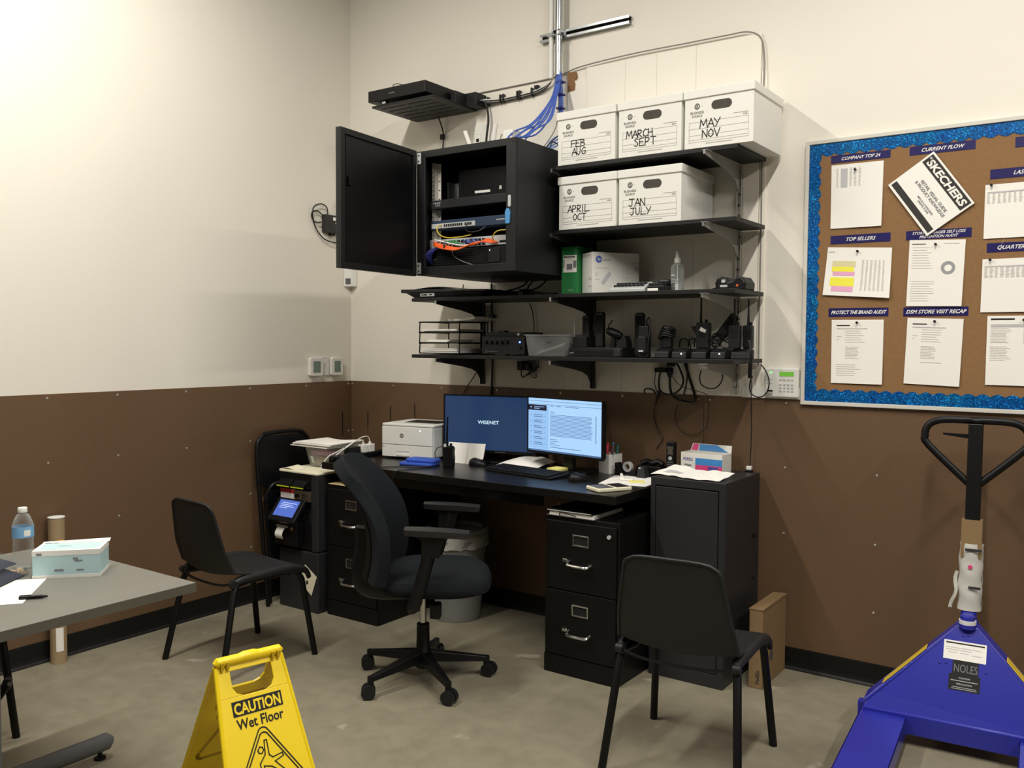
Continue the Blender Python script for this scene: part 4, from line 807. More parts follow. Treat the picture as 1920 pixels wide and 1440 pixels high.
part(t, 'hood', MB().prism([(a, S4+.098+b) for a, b in pts]+[(a+(.003 if a < 1.85 else -.003), S4+.098+b-.003*(b > .05)) for a, b in pts[::-1]], 'xz', -.25, -.2), 'poly_bag')
part(t, 'edge_bead', MB().cyl((1.8165, -.25, S4+.098), (1.8165, -.25, S4+.17), .0015, n=6), 'silver_plastic')
handheld(1.945, -.215, S4+.0465, .175, 'black handheld standing second on the charging bar, left of the scanner gun', .024)
gn = thing('scanner_gun', 'black scanner gun resting nose-right on the charging bar', 'scanner', (2.02, -.215, S4+.0465))
part(gn, 'head', MB().tube([(1.985, -.215, S4+.13), (2.00, -.215, S4+.126), (2.035, -.215, S4+.112), (2.06, -.215, S4+.10), (2.066, -.215, S4+.096)], [.014, .020, .022, .018, .010], 10), 'black_plastic', sm=True)
part(gn, 'handle', MB().tube([(2.022, -.215, S4+.115), (2.022, -.215, S4+.08), (2.018, -.215, S4+.0475)], [.013, .014, .017], 10), 'black_plastic', sm=True)
part(gn, 'trigger', MB().box(2.034, 2.043, -.22, -.21, S4+.075, S4+.095), 'dark_plastic', bevel=.002)
part(gn, 'cord_end', MB().tube(smooth_path([(1.99, -.215, S4+.14), (1.995, -.215, S4+.16), (2.005, -.215, S4+.168), (2.012, -.215, S4+.18)], 4), .004, 6), 'black_cable')
t = thing('charging_cradle', 'narrow black cradle at the right end of the charging bar', 'cradle', (2.075, -.2, S4+.0465), group='black cradles on the charging bar')
part(t, 'cup', MB().prism([(2.05, S4+.0465), (2.10, S4+.0465), (2.098, S4+.075), (2.086, S4+.105), (2.07, S4+.098), (2.055, S4+.06)], 'xz', -.23, -.17), 'dark_plastic', bevel=.003)
handheld(2.155, -.20, S4, .215, 'tall black handheld standing alone right of the charging bar', .024)
# two-way radios
def radio(x, y, z, label, h=.118, w=.029, ant=.12, rz=0, ay=0, mic=False, ax=-.014):
    t = thing('two_way_radio', label, 'two-way radio', (x, y, z), rz, 'black two-way radios on the lowest shelf'); m_ = Matrix.Rotation(math.radians(ay), 4, 'Y')
    part(t, 'body', MB().prism(rrect(-w, w, 0, h, .007), 'xz', -.017, .017).xf(m_), 'dark_plastic', bevel=.004, w=False)
    if ant: part(t, 'antenna', MB().tube([(ax, 0, h-.004), (ax, 0, h+.02), (ax, 0, h+ant*.5), (ax, 0, h+ant)], [.0075, .006, .0045, .0038], 8).xf(m_), 'rubber', sm=True, w=False)
    part(t, 'knob', MB().cyl((.012, 0, h-.002), (.012, 0, h+.014), .0075, n=10).xf(m_), 'black_plastic', w=False)
    mb = MB()
    for i in range(5): mb.box(-.016, .016, -.0182, -.0165, h*.45+i*.008, h*.45+i*.008+.004)
    g_ = part(t, 'grille', mb.xf(m_), 'hole', w=False); g_['kind'] = 'stuff'
    part(t, 'side_button', MB().box(-w-.003, -w+.001, -.008, .008, h*.55, h*.8).xf(m_), 'black_plastic', w=False)
    return t, m_
def charger(x, label, y=-.2):
    t = thing('radio_charger', label, 'charger', (x, y, S4), group='black radio chargers on the lowest shelf')
    part(t, 'base', MB().prism([(y-.06, S4), (y+.05, S4), (y+.05, S4+.042), (y-.02, S4+.046), (y-.055, S4+.03)], 'yz', x-.036, x+.036), 'dark_plastic', bevel=.004)
    part(t, 'well', MB().box(x-.022, x+.022, y-.035, y+.03, S4+.036, S4+.0468), 'black_plastic')
    return t
R0 = S4+.047
t, m_ = radio(2.21, -.255, S4, 'radio with a ribbed speaker microphone leaning on the handheld', .15, .026, 0)
part(t, 'microphone', MB().prism(rrect(-.02, .024, .02, .10, .008), 'xz', -.04, -.018), 'dark_plastic', bevel=.004, w=False)
part(t, 'cord', MB().tube(smooth_path([(.02, -.03, .03), (.03, -.02, .09), (.034, -.01, .15), (.02, 0, .19), (.005, 0, .165)], 5), .004, 6), 'black_cable', sm=True, w=False)
part(t, 'sticker', MB().box(-.012, .012, -.0412, -.0398, .028, .036), 'silver_plastic', w=False)
charger(2.297, 'radio charger under the radio wrapped in coiled cord')
t, m_ = radio(2.297, -.2, R0, 'radio wrapped in a coiled black cord', .075, .028, 0)
for i in range(5):
    part(t, 'coil_turn', MB().tube(smooth_path([(-.033+.003*i, -.022, .045+i*.008), (0, -.027, .06+i*.011), (.036-.002*i, -.02, .05+i*.009), (.034, .02, .055+i*.008), (0, .024, .062+i*.01), (-.034, .018, .05+i*.008)], 3, True), .0042, 6, closed=True), 'black_cable', sm=True, w=False)
part(t, 'sticker', MB().box(.002, .022, -.028, -.026, .092, .098), 'silver_plastic', w=False)
t = charger(2.385, 'empty radio charger showing a small white light, left of the leaning radio')
part(t, 'lamp', MB().box(2.395, 2.4, -.2585, -.256, S4+.018, S4+.024), 'led_white')
charger(2.482, 'radio charger under the radio with a white sticker')
t, m_ = radio(2.482, -.2, R0, 'radio with a white sticker and a tall antenna', .118, .032, .115)
part(t, 'sticker', MB().prism([(-.014, .082), (.014, .07), (.02, .084), (-.006, .098)], 'xz', -.0185, -.0168), 'paper', w=False)
part(t, 'belt_clip', MB().prism([(-.034, .06), (-.06, .10), (-.03, .105)], 'xz', -.01, .01), 'black_plastic', w=False)
handheld(2.545, -.17, S4+.095, .13, 'long black handheld leaning right against the bright shelf rail', .024).rotation_euler = (0, math.radians(38), 0)
t = charger(2.568, 'empty radio charger showing a small white light, right of the leaning radio', -.19)
part(t, 'lamp', MB().box(2.576, 2.581, -.2485, -.246, S4+.02, S4+.026), 'led_white')
bs = thing('coiled_cords', 'heap of coiled black cords on top of the radio chargers', 'cords', (2.54, -.2, S4+.04))
for i in range(9):
    cx = 2.53+.07*random.random(); cz = S4+.068+.035*random.random(); rr = .016+.014*random.random(); cy = -.22+.05*random.random()
    part(bs, 'loop', MB().tube([(cx+rr*math.cos(a*math.pi/6), cy+.012*math.sin(a*1.3+i), cz+rr*.8*math.sin(a*math.pi/6)) for a in range(12)], .003, 6, closed=True), 'black_cable', sm=True)
for i, xx in enumerate((2.355, 2.40, 2.43)):
    cable('charger_cable', [(xx-.02, -.14, S4+.05), (xx-.01, -.15, S4+.085), (xx+.015, -.15, S4+.092), (xx+.03, -.14, S4+.07), (xx+.035, -.13, S4+.04)], .0035, 'black_cable', 'black cord arching behind the chargers, %s of three' % ('leftmost', 'middle', 'rightmost')[i], group='arching charger cords')
charger(2.655, 'radio charger at the right end of the lowest shelf', -.16)
radio(2.633, -.20, R0, 'left one of the two radios standing at the right shelf end', .105, .026, .118, ax=-.004)
radio(2.677, -.155, R0, 'right one of the two radios standing at the right shelf end', .105, .022, .118, ax=0)
solo('radio_strap', MB().tube(smooth_path([(2.70, -.20, S4+.085), (2.712, -.21, S4+.04), (2.712, -.215, S4-.02), (2.708, -.21, S4-.085)], 4), [.006]*4+[.008]*4+[.01]*4+[.006], 8, flat=.5), 'black_plastic', 'black carrying strap hanging over the right end of the lowest shelf', 'strap')
cable('thin_wire', [(2.60, -.12, S4+.13), (2.61, -.1, S4+.17), (2.595, -.08, S4+.10), (2.60, -.1, S4+.05)], .002, 'black_cable', 'thin black wire loop behind the two end radios')
# ---------------------------------------------------------------- under the lowest shelf
ad = thing('power_adapter', 'black power adapter with a bundled cord under the left of the lowest shelf', 'adapter', (1.36, -.03, 1.33))
part(ad, 'brick', MB().box(1.325, 1.365, -.045, -.003, 1.345, 1.395).box(1.365, 1.40, -.035, -.003, 1.35, 1.385), 'black_plastic', bevel=.004)
part(ad, 'outlet_plate', MB().box(1.365, 1.43, -.006, -.0005, 1.34, 1.40), 'grey_plastic', bevel=.001)
part(ad, 'cord', MB().tube(smooth_path([(1.345, -.03, 1.345), (1.35, -.03, 1.31), (1.375, -.03, 1.315), (1.41, -.025, 1.345), (1.45, -.02, 1.375), (1.45, -.02, 1.40), (1.44, -.03, 1.408)], 5), .0035, 6), 'black_cable', sm=True)
part(ad, 'cord', MB().tube(smooth_path([(1.38, -.03, 1.32), (1.40, -.03, 1.328), (1.43, -.025, 1.352), (1.455, -.02, 1.368)], 5), .005, 6), 'black_cable', sm=True)
part(ad, 'cord', MB().tube(smooth_path([(1.40, -.02, 1.325), (1.42, -.02, 1.305), (1.44, -.02, 1.31), (1.43, -.02, 1.33), (1.40, -.02, 1.34)], 5), .002, 6), 'black_cable', sm=True)
pl = thing('plug_cluster', 'black plugs in the wall outlet under the radio chargers', 'plugs', (2.2, -.03, 1.33))
part(pl, 'outlet_plate', MB().box(2.19, 2.30, -.019, PW-.0003, 1.32, 1.41), 'white_plastic', bevel=.001)
part(pl, 'plug', MB().box(2.165, 2.225, -.06, -.02, 1.355, 1.378), 'black_plastic', bevel=.003)
part(pl, 'plug', MB().box(2.228, 2.262, -.055, -.02, 1.385, 1.405), 'black_plastic', bevel=.003)
part(pl, 'plug', MB().tube([(2.243, -.04, 1.378), (2.243, -.045, 1.362), (2.243, -.045, 1.345), (2.243, -.045, 1.33)], [.014, .017, .014, .008], 10), 'black_plastic', sm=True)
CG = 'black cords hanging under the lowest shelf'
cable('hanging_cable', [(2.243, -.045, 1.335), (2.242, -.04, 1.29), (2.25, -.035, 1.25), (2.285, -.03, 1.222), (2.335, -.025, 1.212), (2.365, -.022, 1.22), (2.36, -.02, 1.26), (2.335, -.02, 1.33), (2.31, -.025, 1.41)], .0065, 'black_cable', 'thickest black cord, looping from the plugs over the wall panel edge', group=CG)
cable('hanging_cable', [(2.20, -.062, 1.36), (2.192, -.062, 1.31), (2.198, -.06, 1.268), (2.225, -.058, 1.25), (2.27, -.056, 1.252), (2.305, -.054, 1.28), (2.318, -.052, 1.32), (2.30, -.05, 1.37), (2.275, -.05, 1.409)], .005, 'black_cable', 'black cord making a round loop beside the plugs', group=CG)
cable('hanging_cable', [(2.325, -.03, 1.41), (2.326, -.025, 1.35), (2.318, -.022, 1.29), (2.305, -.02, 1.245)], .004, 'black_cable', 'short straight black cord hanging beside the round loop', group=CG)
cable('hanging_cable', [(2.36, -.30, 1.409), (2.362, -.29, 1.36), (2.375, -.2, 1.30), (2.41, -.05, 1.265), (2.435, -.03, 1.245), (2.44, -.03, 1.19), (2.43, -.025, 1.10), (2.37, -.02, 1.055), (2.31, -.02, 1.06), (2.272, -.02, 1.10), (2.262, -.02, 1.15), (2.275, -.02, 1.20)], .0018, 'black_cable', 'thin black wire making a wide ring on the brown panel', group=CG)
cable('hanging_cable', [(2.165, -.04, 1.358), (2.158, -.04, 1.31), (2.162, -.03, 1.27), (2.17, -.02, 1.24), (2.15, -.018, 1.19), (2.145, -.015, 1.13), (2.17, -.015, 1.06), (2.195, -.015, 1.02), (2.16, -.015, .97)], .0022, 'black_cable', 'thin black wire hanging left of the plugs down the brown panel', group=CG)
cable('hanging_cable', [(2.43, -.10, 1.372), (2.423, -.10, 1.34), (2.432, -.10, 1.305), (2.47, -.1, 1.287), (2.51, -.1, 1.295), (2.535, -.1, 1.33), (2.533, -.1, 1.375), (2.515, -.12, 1.409)], .003, 'black_cable', 'thin black cord hanging in a curve before the bright rail', group=CG)
cable('hanging_cable', [(2.70, -.05, 1.405), (2.725, -.045, 1.37), (2.74, -.045, 1.32), (2.725, -.045, 1.27), (2.69, -.045, 1.252), (2.655, -.045, 1.27), (2.648, -.045, 1.31), (2.66, -.045, 1.35)], .003, 'black_cable', 'black cord loop hanging in front of the alarm keypad', group=CG)
solo('cord_end', MB().box(2.736, 2.756, -.052, -.04, 1.28, 1.288), 'black_plastic', 'small black connector dangling in front of the alarm keypad', 'plug')
cable('hanging_cable', [(2.655, -.05, 1.41), (2.656, -.045, 1.25), (2.655, -.03, 1.10), (2.652, -.03, .96), (2.65, -.035, .917)], .0022, 'black_cable', 'long straight thin cord dropping from the shelf end to the grey cabinet', group=CG)
solo('dangling_plug', MB().tube(smooth_path([(2.185, -.035, 1.27), (2.178, -.03, 1.25), (2.168, -.03, 1.225), (2.162, -.03, 1.195)], 3), [.004, .006, .008, .01, .009, .008, .007, .006, .006, .004][:10], 8), 'black_plastic', 'dangling black plug at the top edge of the brown panel', 'plug', sm=True)
cable('cord_bundle', [(2.095, -.02, 1.245), (2.10, -.03, 1.265), (2.125, -.035, 1.272), (2.15, -.03, 1.262), (2.155, -.02, 1.245)], .004, 'black_cable', 'small black cord arch resting on the brown panel edge')
cable('hanging_cable', [(1.10, -.03, 1.41), (1.06, -.03, 1.36), (1.0, -.02, 1.29), (.94, -.015, 1.22), (.905, -.015, 1.13), (.88, -.015, 1.05)], .003, 'black_cable', 'thin black cord slanting down behind the left monitor', group=CG)
# ---------------------------------------------------------------- file cabinets, desk, grey cabinet
def file_cabinet(x0, label):
    w, d, h, yf = .381, .665, .72, -.70
    t = thing('file_cabinet', label, 'file cabinet', (x0+w/2, yf+d/2, 0), group='black two-drawer file cabinets')
    part(t, 'case', MB().box(x0, x0+w, yf+.012, yf+d, 0, h), 'black_metal', bevel=.003)
    part(t, 'plinth', MB().box(x0+.002, x0+w-.002, yf+.003, yf+.012, .002, .085), 'black_metal', bevel=.001)
    for i, (za, zb) in enumerate(((.09, .385), (.39, .70))):
        dr = part(t, 'drawer', MB().box(x0+.012, x0+w-.012, yf, yf+.013, za, zb), 'black_metal', bevel=.003)
        cx, zc = x0+w*.5, zb-.105
        part(dr, 'label_holder', MB().frame(cx-.04, cx+.045, zc, zc+.052, .007, yf-.005, yf+.001), 'chrome', bevel=.0015)
        part(dr, 'label_slot', MB().box(cx-.034, cx+.039, yf-.0012, yf+.0005, zc+.006, zc+.046), 'hole')
        zz = zc-.082
        part(dr, 'handle', MB().tube(smooth_path([(cx-.055, yf, zz+.012), (cx-.052, yf-.02, zz+.006), (cx-.04, yf-.032, zz), (cx+.04, yf-.032, zz), (cx+.052, yf-.02, zz+.002), (cx+.055, yf, zz+.006)], 3), .0075, 8), 'chrome', sm=True)
        part(dr, 'latch', MB().box(cx-.088, cx-.062, yf-.010, yf, zz+.006, zz+.022), 'chrome', bevel=.003)
    part(t, 'lock', MB().cyl((x0+w-.045, yf-.007, h-.062), (x0+w-.045, yf+.001, h-.062), .009, n=14), 'silver_plastic', sm=True)
    return t
file_cabinet(.517, 'black two-drawer file cabinet between the kiosk and the office chair')
file_cabinet(1.94, 'black two-drawer file cabinet beside the grey cabinet')
dk = thing('desk', 'long black desk with two monitors spanning the two file cabinets', 'desk', (1.4, -.37, .72))
part(dk, 'desktop', MB().box(.495, 2.312, -.712, -.012, .803, .840), 'desk_black', bevel=.002)
part(dk, 'front_rail', MB().box(.93, 1.90, -.66, -.645, .745, .803), 'desk_black')
for x in (.56, .86, 2.0, 2.26): part(dk, 'support_block', MB().box(x-.03, x+.03, -.30, -.10, .7202, .803), 'desk_black')
DZ = .840
mf = papers(.53, .74, -.69, -.40, .7202, 1, 'manila', 'manila folder on top of the left file cabinet under the desk edge', None, .004); mf.name = 'manila_folder'
bk = thing('binder', 'dark ring binder with papers lying on the right file cabinet', 'binder', (2.07, -.55, .7202))
part(bk, 'lower_cover', MB().box(1.953, 2.20, -.70, -.42, .7202, .7235), 'grey_plastic', bevel=.001)
part(bk, 'papers', MB().box(1.965, 2.195, -.695, -.43, .7235, .739), 'paper')
part(bk, 'upper_cover', MB().hexa([(1.955, -.702, .745), (2.19, -.702, .741), (2.19, -.42, .741), (1.955, -.42, .745), (1.955, -.702, .750), (2.19, -.702, .746), (2.19, -.42, .746), (1.955, -.42, .750)]), 'black_plastic', bevel=.001)
part(bk, 'cover_edge', MB().box(1.957, 2.185, -.7035, -.702, .744, .7475), 'silver_plastic')
part(bk, 'clip', MB().tube(smooth_path([(2.02, -.70, .726), (2.03, -.705, .738), (2.07, -.706, .735), (2.11, -.704, .73)], 4), .0025, 6), 'black_metal')
gx0, gx1, gy0, gz = 2.347, 2.70, -.449, .90
gc_ = thing('grey_cabinet', 'tall dark grey steel cabinet at the right end of the desk', 'cabinet', (2.52, -.24, 0))
part(gc_, 'case', MB().box(gx0, gx1, gy0+.016, -.03, 0, gz), 'grey_metal', bevel=.003)
part(gc_, 'face_frame', MB().ring([(gx0, 0), (gx1, 0), (gx1, gz), (gx0, gz)], [(gx0+.022, .06), (gx1-.03, .06), (gx1-.03, gz-.035), (gx0+.022, gz-.035)], 'xz', gy0, gy0+.016), 'grey_metal', bevel=.002)
dd = part(gc_, 'door', MB().box(gx0+.025, gx1-.034, gy0+.001, gy0+.017, .145, gz-.040), 'grey_metal', bevel=.002)
part(gc_, 'lower_door', MB().box(gx0+.025, gx1-.034, gy0+.001, gy0+.017, .063, .140), 'grey_metal', bevel=.002)
part(dd, 'handle', MB().tube([(gx1-.085, gy0-.004, .475), (gx1-.085, gy0-.012, .46), (gx1-.083, gy0-.012, .41), (gx1-.083, gy0-.004, .395)], [.006, .010, .009, .006], 8), 'black_plastic', sm=True)
part(dd, 'handle_plate', MB().prism(rrect(gx1-.098, gx1-.070, .39, .49, .008), 'xz', gy0-.003, gy0+.001), 'black_metal')
part(gc_, 'side_lock', MB().cyl((gx1, -.10, .62), (gx1+.006, -.10, .62), .012, n=10).cyl((gx1, -.1, .42), (gx1+.004, -.1, .42), .006, n=8), 'black_metal')
# ---------------------------------------------------------------- on the grey cabinet
wb = thing('wipes_carton', 'white, blue and pink wipes carton with an open flap on the grey cabinet', 'box', (2.47, -.12, gz), -3)
cw, cd, chh = .105, .05, .085
c_ = part(wb, 'carton', MB().ring([(-cw, -cd), (cw, -cd), (cw, cd), (-cw, cd)], [(-cw+.002, -cd+.002), (cw-.002, -cd+.002), (cw-.002, cd-.002), (-cw+.002, cd-.002)], 'xy', 0, chh).box(-cw+.002, cw-.002, -cd+.002, cd-.002, 0, .01), 'card_white', w=False)
part(c_, 'print', MB().bars([(-.03, cw, .030, .062)], (0, -cd-.0006, 0), X, Z), 'wipe_blue', w=False, flat=True, label='blue printed band')
part(c_, 'print', MB().bars([(-.03, cw, .0, .030)], (0, -cd-.0006, 0), X, Z), 'pink', w=False, flat=True, label='pink printed band')
part(c_, 'print', MB().bars([(.035, .085, .008, .026)], (0, -cd-.001, 0), X, Z), 'purple', w=False, flat=True)
fl_ = part(wb, 'flap', MB().hexa([(-cw, cd-.002, chh), (cw, cd-.002, chh), (cw, cd, chh), (-cw, cd, chh), (-cw+.008, cd+.008, chh+.033), (cw-.002, cd+.008, chh+.033), (cw-.002, cd+.010, chh+.033), (-cw+.008, cd+.010, chh+.033)]), 'card_white', w=False)
part(fl_, 'print', MB().hexa([(-.06, cd-.0032, chh+.002), (.09, cd-.0032, chh+.002), (.09, cd-.002, chh+.002), (-.06, cd-.002, chh+.002), (-.06, cd+.0062, chh+.031), (.03, cd+.0062, chh+.031), (.03, cd+.0074, chh+.031), (-.06, cd+.0074, chh+.031)]), 'wipe_blue', w=False)
part(fl_, 'print', MB().hexa([(-.1, cd-.0032, chh+.002), (-.066, cd-.0032, chh+.002), (-.066, cd-.002, chh+.002), (-.1, cd-.002, chh+.002), (-.093, cd+.0062, chh+.031), (-.066, cd+.0062, chh+.031), (-.066, cd+.0074, chh+.031), (-.093, cd+.0074, chh+.031)]), 'pink', w=False)
text(wb, 'PURELL', .014, (-.068, -cd-.0008, .048), X, Z, 'purple', w=False, shear=.25, bold=.02, squeeze=.052)
text(wb, 'Wipes', .010, (-.068, -cd-.0008, .022), X, Z, 'ink', w=False, bold=.02)
part(c_, 'side_print', MB().bars([(-.03, .03, .03, .06)], (-cw-.0006, 0, 0), Y, Z), 'faint_ink', w=False, flat=True)
cr = thing('crumpled_wrapper', 'crumpled white paper wrapper in front of the wipes carton', 'wrapper', (2.5, -.3, gz))
def crf(u, v): return (2.32+.34*u+.05*v*(1-u), -.40+.035*math.sin(7*u)*.4+.15*v-.03*u*(1-v), gz+.003+.022*v*(1+.3*math.sin(9*u+1))*(1-.4*u)+.004*abs(math.sin(13*u+5*v)))
part(cr, 'sheet', MB().sheet(crf, 24, 8, .0008), 'paper', sm=False)
part(cr, 'print', MB().sheet(lambda u, v: Vector(crf(.10+.25*u, .25+.2*v))+Vector((0, 0, .0016)), 6, 3, .0003), 'faint_ink')
sa = thing('string_weight', 'small white and black connector at the back of the grey cabinet top', 'plug', (2.655, -.04, gz))
part(sa, 'base', MB().box(2.635, 2.668, -.055, -.032, gz, gz+.010), 'black_plastic', bevel=.002)
part(sa, 'cap', MB().box(2.64, 2.664, -.053, -.034, gz+.010, gz+.028), 'white_plastic', bevel=.003)
# ---------------------------------------------------------------- shipping carton on the floor
sc = thing('shipping_carton', 'narrow brown shipping carton standing on the floor beside the grey cabinet', 'box', (2.81, -.18, 0))
c_ = part(sc, 'carton', MB().box(2.774, 2.834, -.338, -.03, 0, .345), 'cardboard', bevel=.002)
part(c_, 'top_flap', MB().hexa([(2.772, -.340, .3455), (2.836, -.340, .3455), (2.836, -.028, .3455), (2.772, -.028, .3455), (2.772, -.340, .349), (2.836, -.340, .352), (2.836, -.028, .354), (2.772, -.028, .349)]), 'cardboard')
text(sc, 'FedEx', .018, (2.822, -.3386, .02), Z, -X, 'marker', align='LEFT', bold=.02)
part(c_, 'stain', MB().prism([(-.25, .12), (-.22, .16), (-.2, .13), (-.21, .09)], 'yz', 2.8338, 2.8344), 'hole_card')
# ---------------------------------------------------------------- printer
pr = thing('laser_printer', 'white laser printer on the left end of the desk', 'printer', (.629, -.38, DZ), 9)
w_, d_, h_ = .338, .32, .185
b = part(pr, 'body', MB().box(0, w_, .004, d_, .012, h_), 'printer_white', bevel=.01, w=False)
part(pr, 'top_cover', MB().prism(rrect(-.003, w_+.003, -.003, d_+.003, .018), 'xy', h_, h_+.013), 'printer_white', bevel=.004, w=False)
part(pr, 'output_tray', MB().hexa([(.09, .10, h_+.0128), (w_-.03, .10, h_+.0128), (w_-.01, .26, h_+.0128), (.07, .26, h_+.0128), (.09, .10, h_+.0142), (w_-.03, .10, h_+.0142), (w_-.01, .26, h_+.0142), (.07, .26, h_+.0142)]), 'dark_plastic', w=False)
dr = part(pr, 'paper_drawer', MB().box(.003, w_-.003, -.002, .006, .012, .078), 'printer_white', bevel=.002, w=False)
part(dr, 'drawer_grip', MB().box(.10, .185, -.003, -.0018, .032, .046), 'faint_ink', w=False)
part(dr, 'drawer_lip', MB().box(.10, .19, -.006, -.0018, .018, .034), 'white_plastic', bevel=.002, w=False)
fd = part(pr, 'front_door', MB().box(.003, w_-.003, -.003, .005, .081, h_-.002), 'printer_white', bevel=.003, w=False)
part(fd, 'logo', MB().cyl((.135, -.0038, .132), (.135, -.003, .132), .0125, n=20), 'grey_plastic', w=False)
text(fd, 'hp', .011, (.135, -.0042, .128), X, Z, 'paper', w=False, shear=.3)
text(fd, 'LaserJet Pro', .005, (.018, -.0036, .097), X, Z, 'faint_ink', w=False, align='LEFT')
part(fd, 'button', MB().cyl((.255, -.004, .165), (.255, -.0028, .165), .0035, n=10), 'led_white', w=False)
part(dr, 'keyhole', MB().cyl((.015, -.003, .069), (.015, -.0018, .069), .003, n=8), 'hole', w=False)
part(pr, 'foot', MB().box(.02, .05, .02, .05, 0, .013).box(w_-.05, w_-.02, .02, .05, 0, .013).box(.02, .05, d_-.05, d_-.02, 0, .013).box(w_-.05, w_-.02, d_-.05, d_-.02, 0, .013), 'grey_plastic', w=False)
# ---------------------------------------------------------------- monitors
def monitor(p0, p1, z0, z1, label, bez, base):
    a = Vector((p0[0], p0[1], 0)); b_ = Vector((p1[0], p1[1], 0)); L = (b_-a).length; rz = math.degrees(math.atan2(b_.y-a.y, b_.x-a.x)); c = (a+b_)/2
    t = thing('monitor', label, 'monitor', (c.x, c.y, DZ), rz); h = L/2; za, zb = z0-DZ, z1-DZ
    part(t, 'bezel', MB().ring([(-h, za), (h, za), (h, zb), (-h, zb)], [(-h+bez, za+bez*1.8), (h-bez, za+bez*1.8), (h-bez, zb-bez), (-h+bez, zb-bez)], 'xz', -.008, .012), 'black_plastic', bevel=.001, w=False)
    part(t, 'back_shell', MB().box(-h+.004, h-.004, .004, .03, za+.004, zb-.004), 'black_plastic', bevel=.006, w=False)
    s = part(t, 'screen', MB().box(-h+bez-.001, h-bez+.001, -.004, .006, za+bez*1.8-.001, zb-bez+.001), 'screen_navy', w=False)
    part(t, 'stand_neck', MB().box(-.035, .035, .03, .055, .012, zb*.6), 'black_plastic', bevel=.004, w=False)
    part(t, 'stand_base', MB().prism(rrect(-.12, .12, -.055, .12, .03), 'xy', 0, .012), 'black_plastic', bevel=.003, w=False)
    return t, s, h, za+bez*1.8, zb-bez, h-bez
t, s, h, za, zb, sw_ = monitor((.965, -.235), (1.50, -.105), .892, 1.211, 'left monitor with a dark blue screen and a white word', .009, 1)
text(s, 'WISENET', .019, (-.005, -.0045, (za+zb)/2-.004), X, Z, 'screen_word', w=False, bold=.012, squeeze=.125)
part(t, 'button', MB().bars([(-.02+i*.012, -.014+i*.012, 0, .002) for i in range(5)], (.06, -.0085, .892-DZ+.007), X, Z), 'silver_plastic', w=False, flat=True)
t, s, h, za, zb, sw_ = monitor((1.512, -.205), (2.017, -.300), .925, 1.218, 'right monitor showing a pale blue page of text', .007, 1)
s.data.materials[0] = M['screen_page']
H_ = zb-za
o_ = (-sw_, -.0045, za); Wd = 2*sw_
part(s, 'page_band', MB().bars([(0, Wd, H_*.945, H_*.952), (0, Wd, H_*.885, H_*.892), (0, Wd, 0, H_*.03)], o_, X, Z), 'screen_line', w=False, flat=True)
part(s, 'page_band', MB().bars([(0, Wd*.29, H_*.04, H_*.86)], (o_[0], -.0043, o_[2]), X, Z), 'screen_side', w=False, flat=True)
part(s, 'page_band', MB().bars([(0, Wd*.26, H_*.77, H_*.875)], o_, X, Z), 'screen_dark', w=False, flat=True)
rr = []
random.seed(3)
for i in range(17): rr.append((Wd*.31, Wd*(.86+.03*random.random()), H_*(.70-i*.0245), H_*(.70-i*.0245)+.0024))
rr += [(Wd*.31, Wd*.40, H_*.235, H_*.247), (Wd*.31, Wd*.43, H_*.20, H_*.21), (Wd*.31, Wd*.38, H_*.165, H_*.177), (Wd*.31, Wd*.46, H_*.135, H_*.143), (Wd*.31, Wd*.74, H_*.09, H_*.10), (Wd*.31, Wd*.37, H_*.745, H_*.755), (Wd*.31, Wd*.36, H_*.86, H_*.87), (Wd*.40, Wd*.46, H_*.86, H_*.87), (Wd*.52, Wd*.70, H_*.86, H_*.87), (Wd*.08, Wd*.24, H_*.83, H_*.838)]
for i in range(6):
    zz = H_*(.68-.105*i); rr += [(Wd*.08, Wd*(.18+.03*random.random()), zz, zz+.003), (Wd*.08, Wd*(.2+.02*random.random()), zz-.009, zz-.006), (Wd*.235, Wd*.245, zz-.006, zz-.002), (Wd*.035, Wd*.045, zz-.004, zz)]
part(s, 'page_text', MB().bars(rr, (o_[0], -.0048, o_[2]), X, Z), 'screen_line', w=False, flat=True)
part(s, 'page_text', MB().bars([(Wd*.085, Wd*.22, H_*.83, H_*.842), (Wd*.085, Wd*.16, H_*.80, H_*.812), (Wd*.03, Wd*.045, H_*.815, H_*.835)], (o_[0], -.0048, o_[2]), X, Z), 'screen_page', w=False, flat=True)
part(s, 'scroll_bar', MB().bars([(Wd*.925, Wd*.932, H_*.25, H_*.74)], (o_[0], -.0048, o_[2]), X, Z), 'screen_dark', w=False, flat=True)
# ---------------------------------------------------------------- small things on the desk
def mouse(x, y, rz, label):
    t = thing('computer_mouse', label, 'mouse', (x, y, DZ), rz, 'black computer mice on the desk')
    prof = [(0, 0)]; mb = MB(); n = 16
    rings = [(1, 0), (1, .008), (.96, .018), (.8, .028), (.5, .035), (.15, .037)]
    vs = [(.056*k*math.cos(a*2*math.pi/n)-.004*(1-k), .031*k*math.sin(a*2*math.pi/n), z*(1-.12*math.cos(a*2*math.pi/n))) for k, z in rings for a in range(n)]
    fs = [(i*n+j, i*n+(j+1) % n, (i+1)*n+(j+1) % n, (i+1)*n+j) for i in range(len(rings)-1) for j in range(n)]+[tuple(range(n-1, -1, -1)), tuple(range((len(rings)-1)*n, len(rings)*n))]
    part(t, 'shell', mb.add(vs, fs), 'black_plastic', sm=True, w=False)
    part(t, 'wheel', MB().cyl((.03, -.003, .029), (.03, .003, .029), .007, n=10), 'rubber', w=False)
mouse(1.255, -.305, 0, 'black mouse in front of the white card by the left monitor')
mouse(1.957, -.425, 60, 'black mouse at the right end of the keyboard')
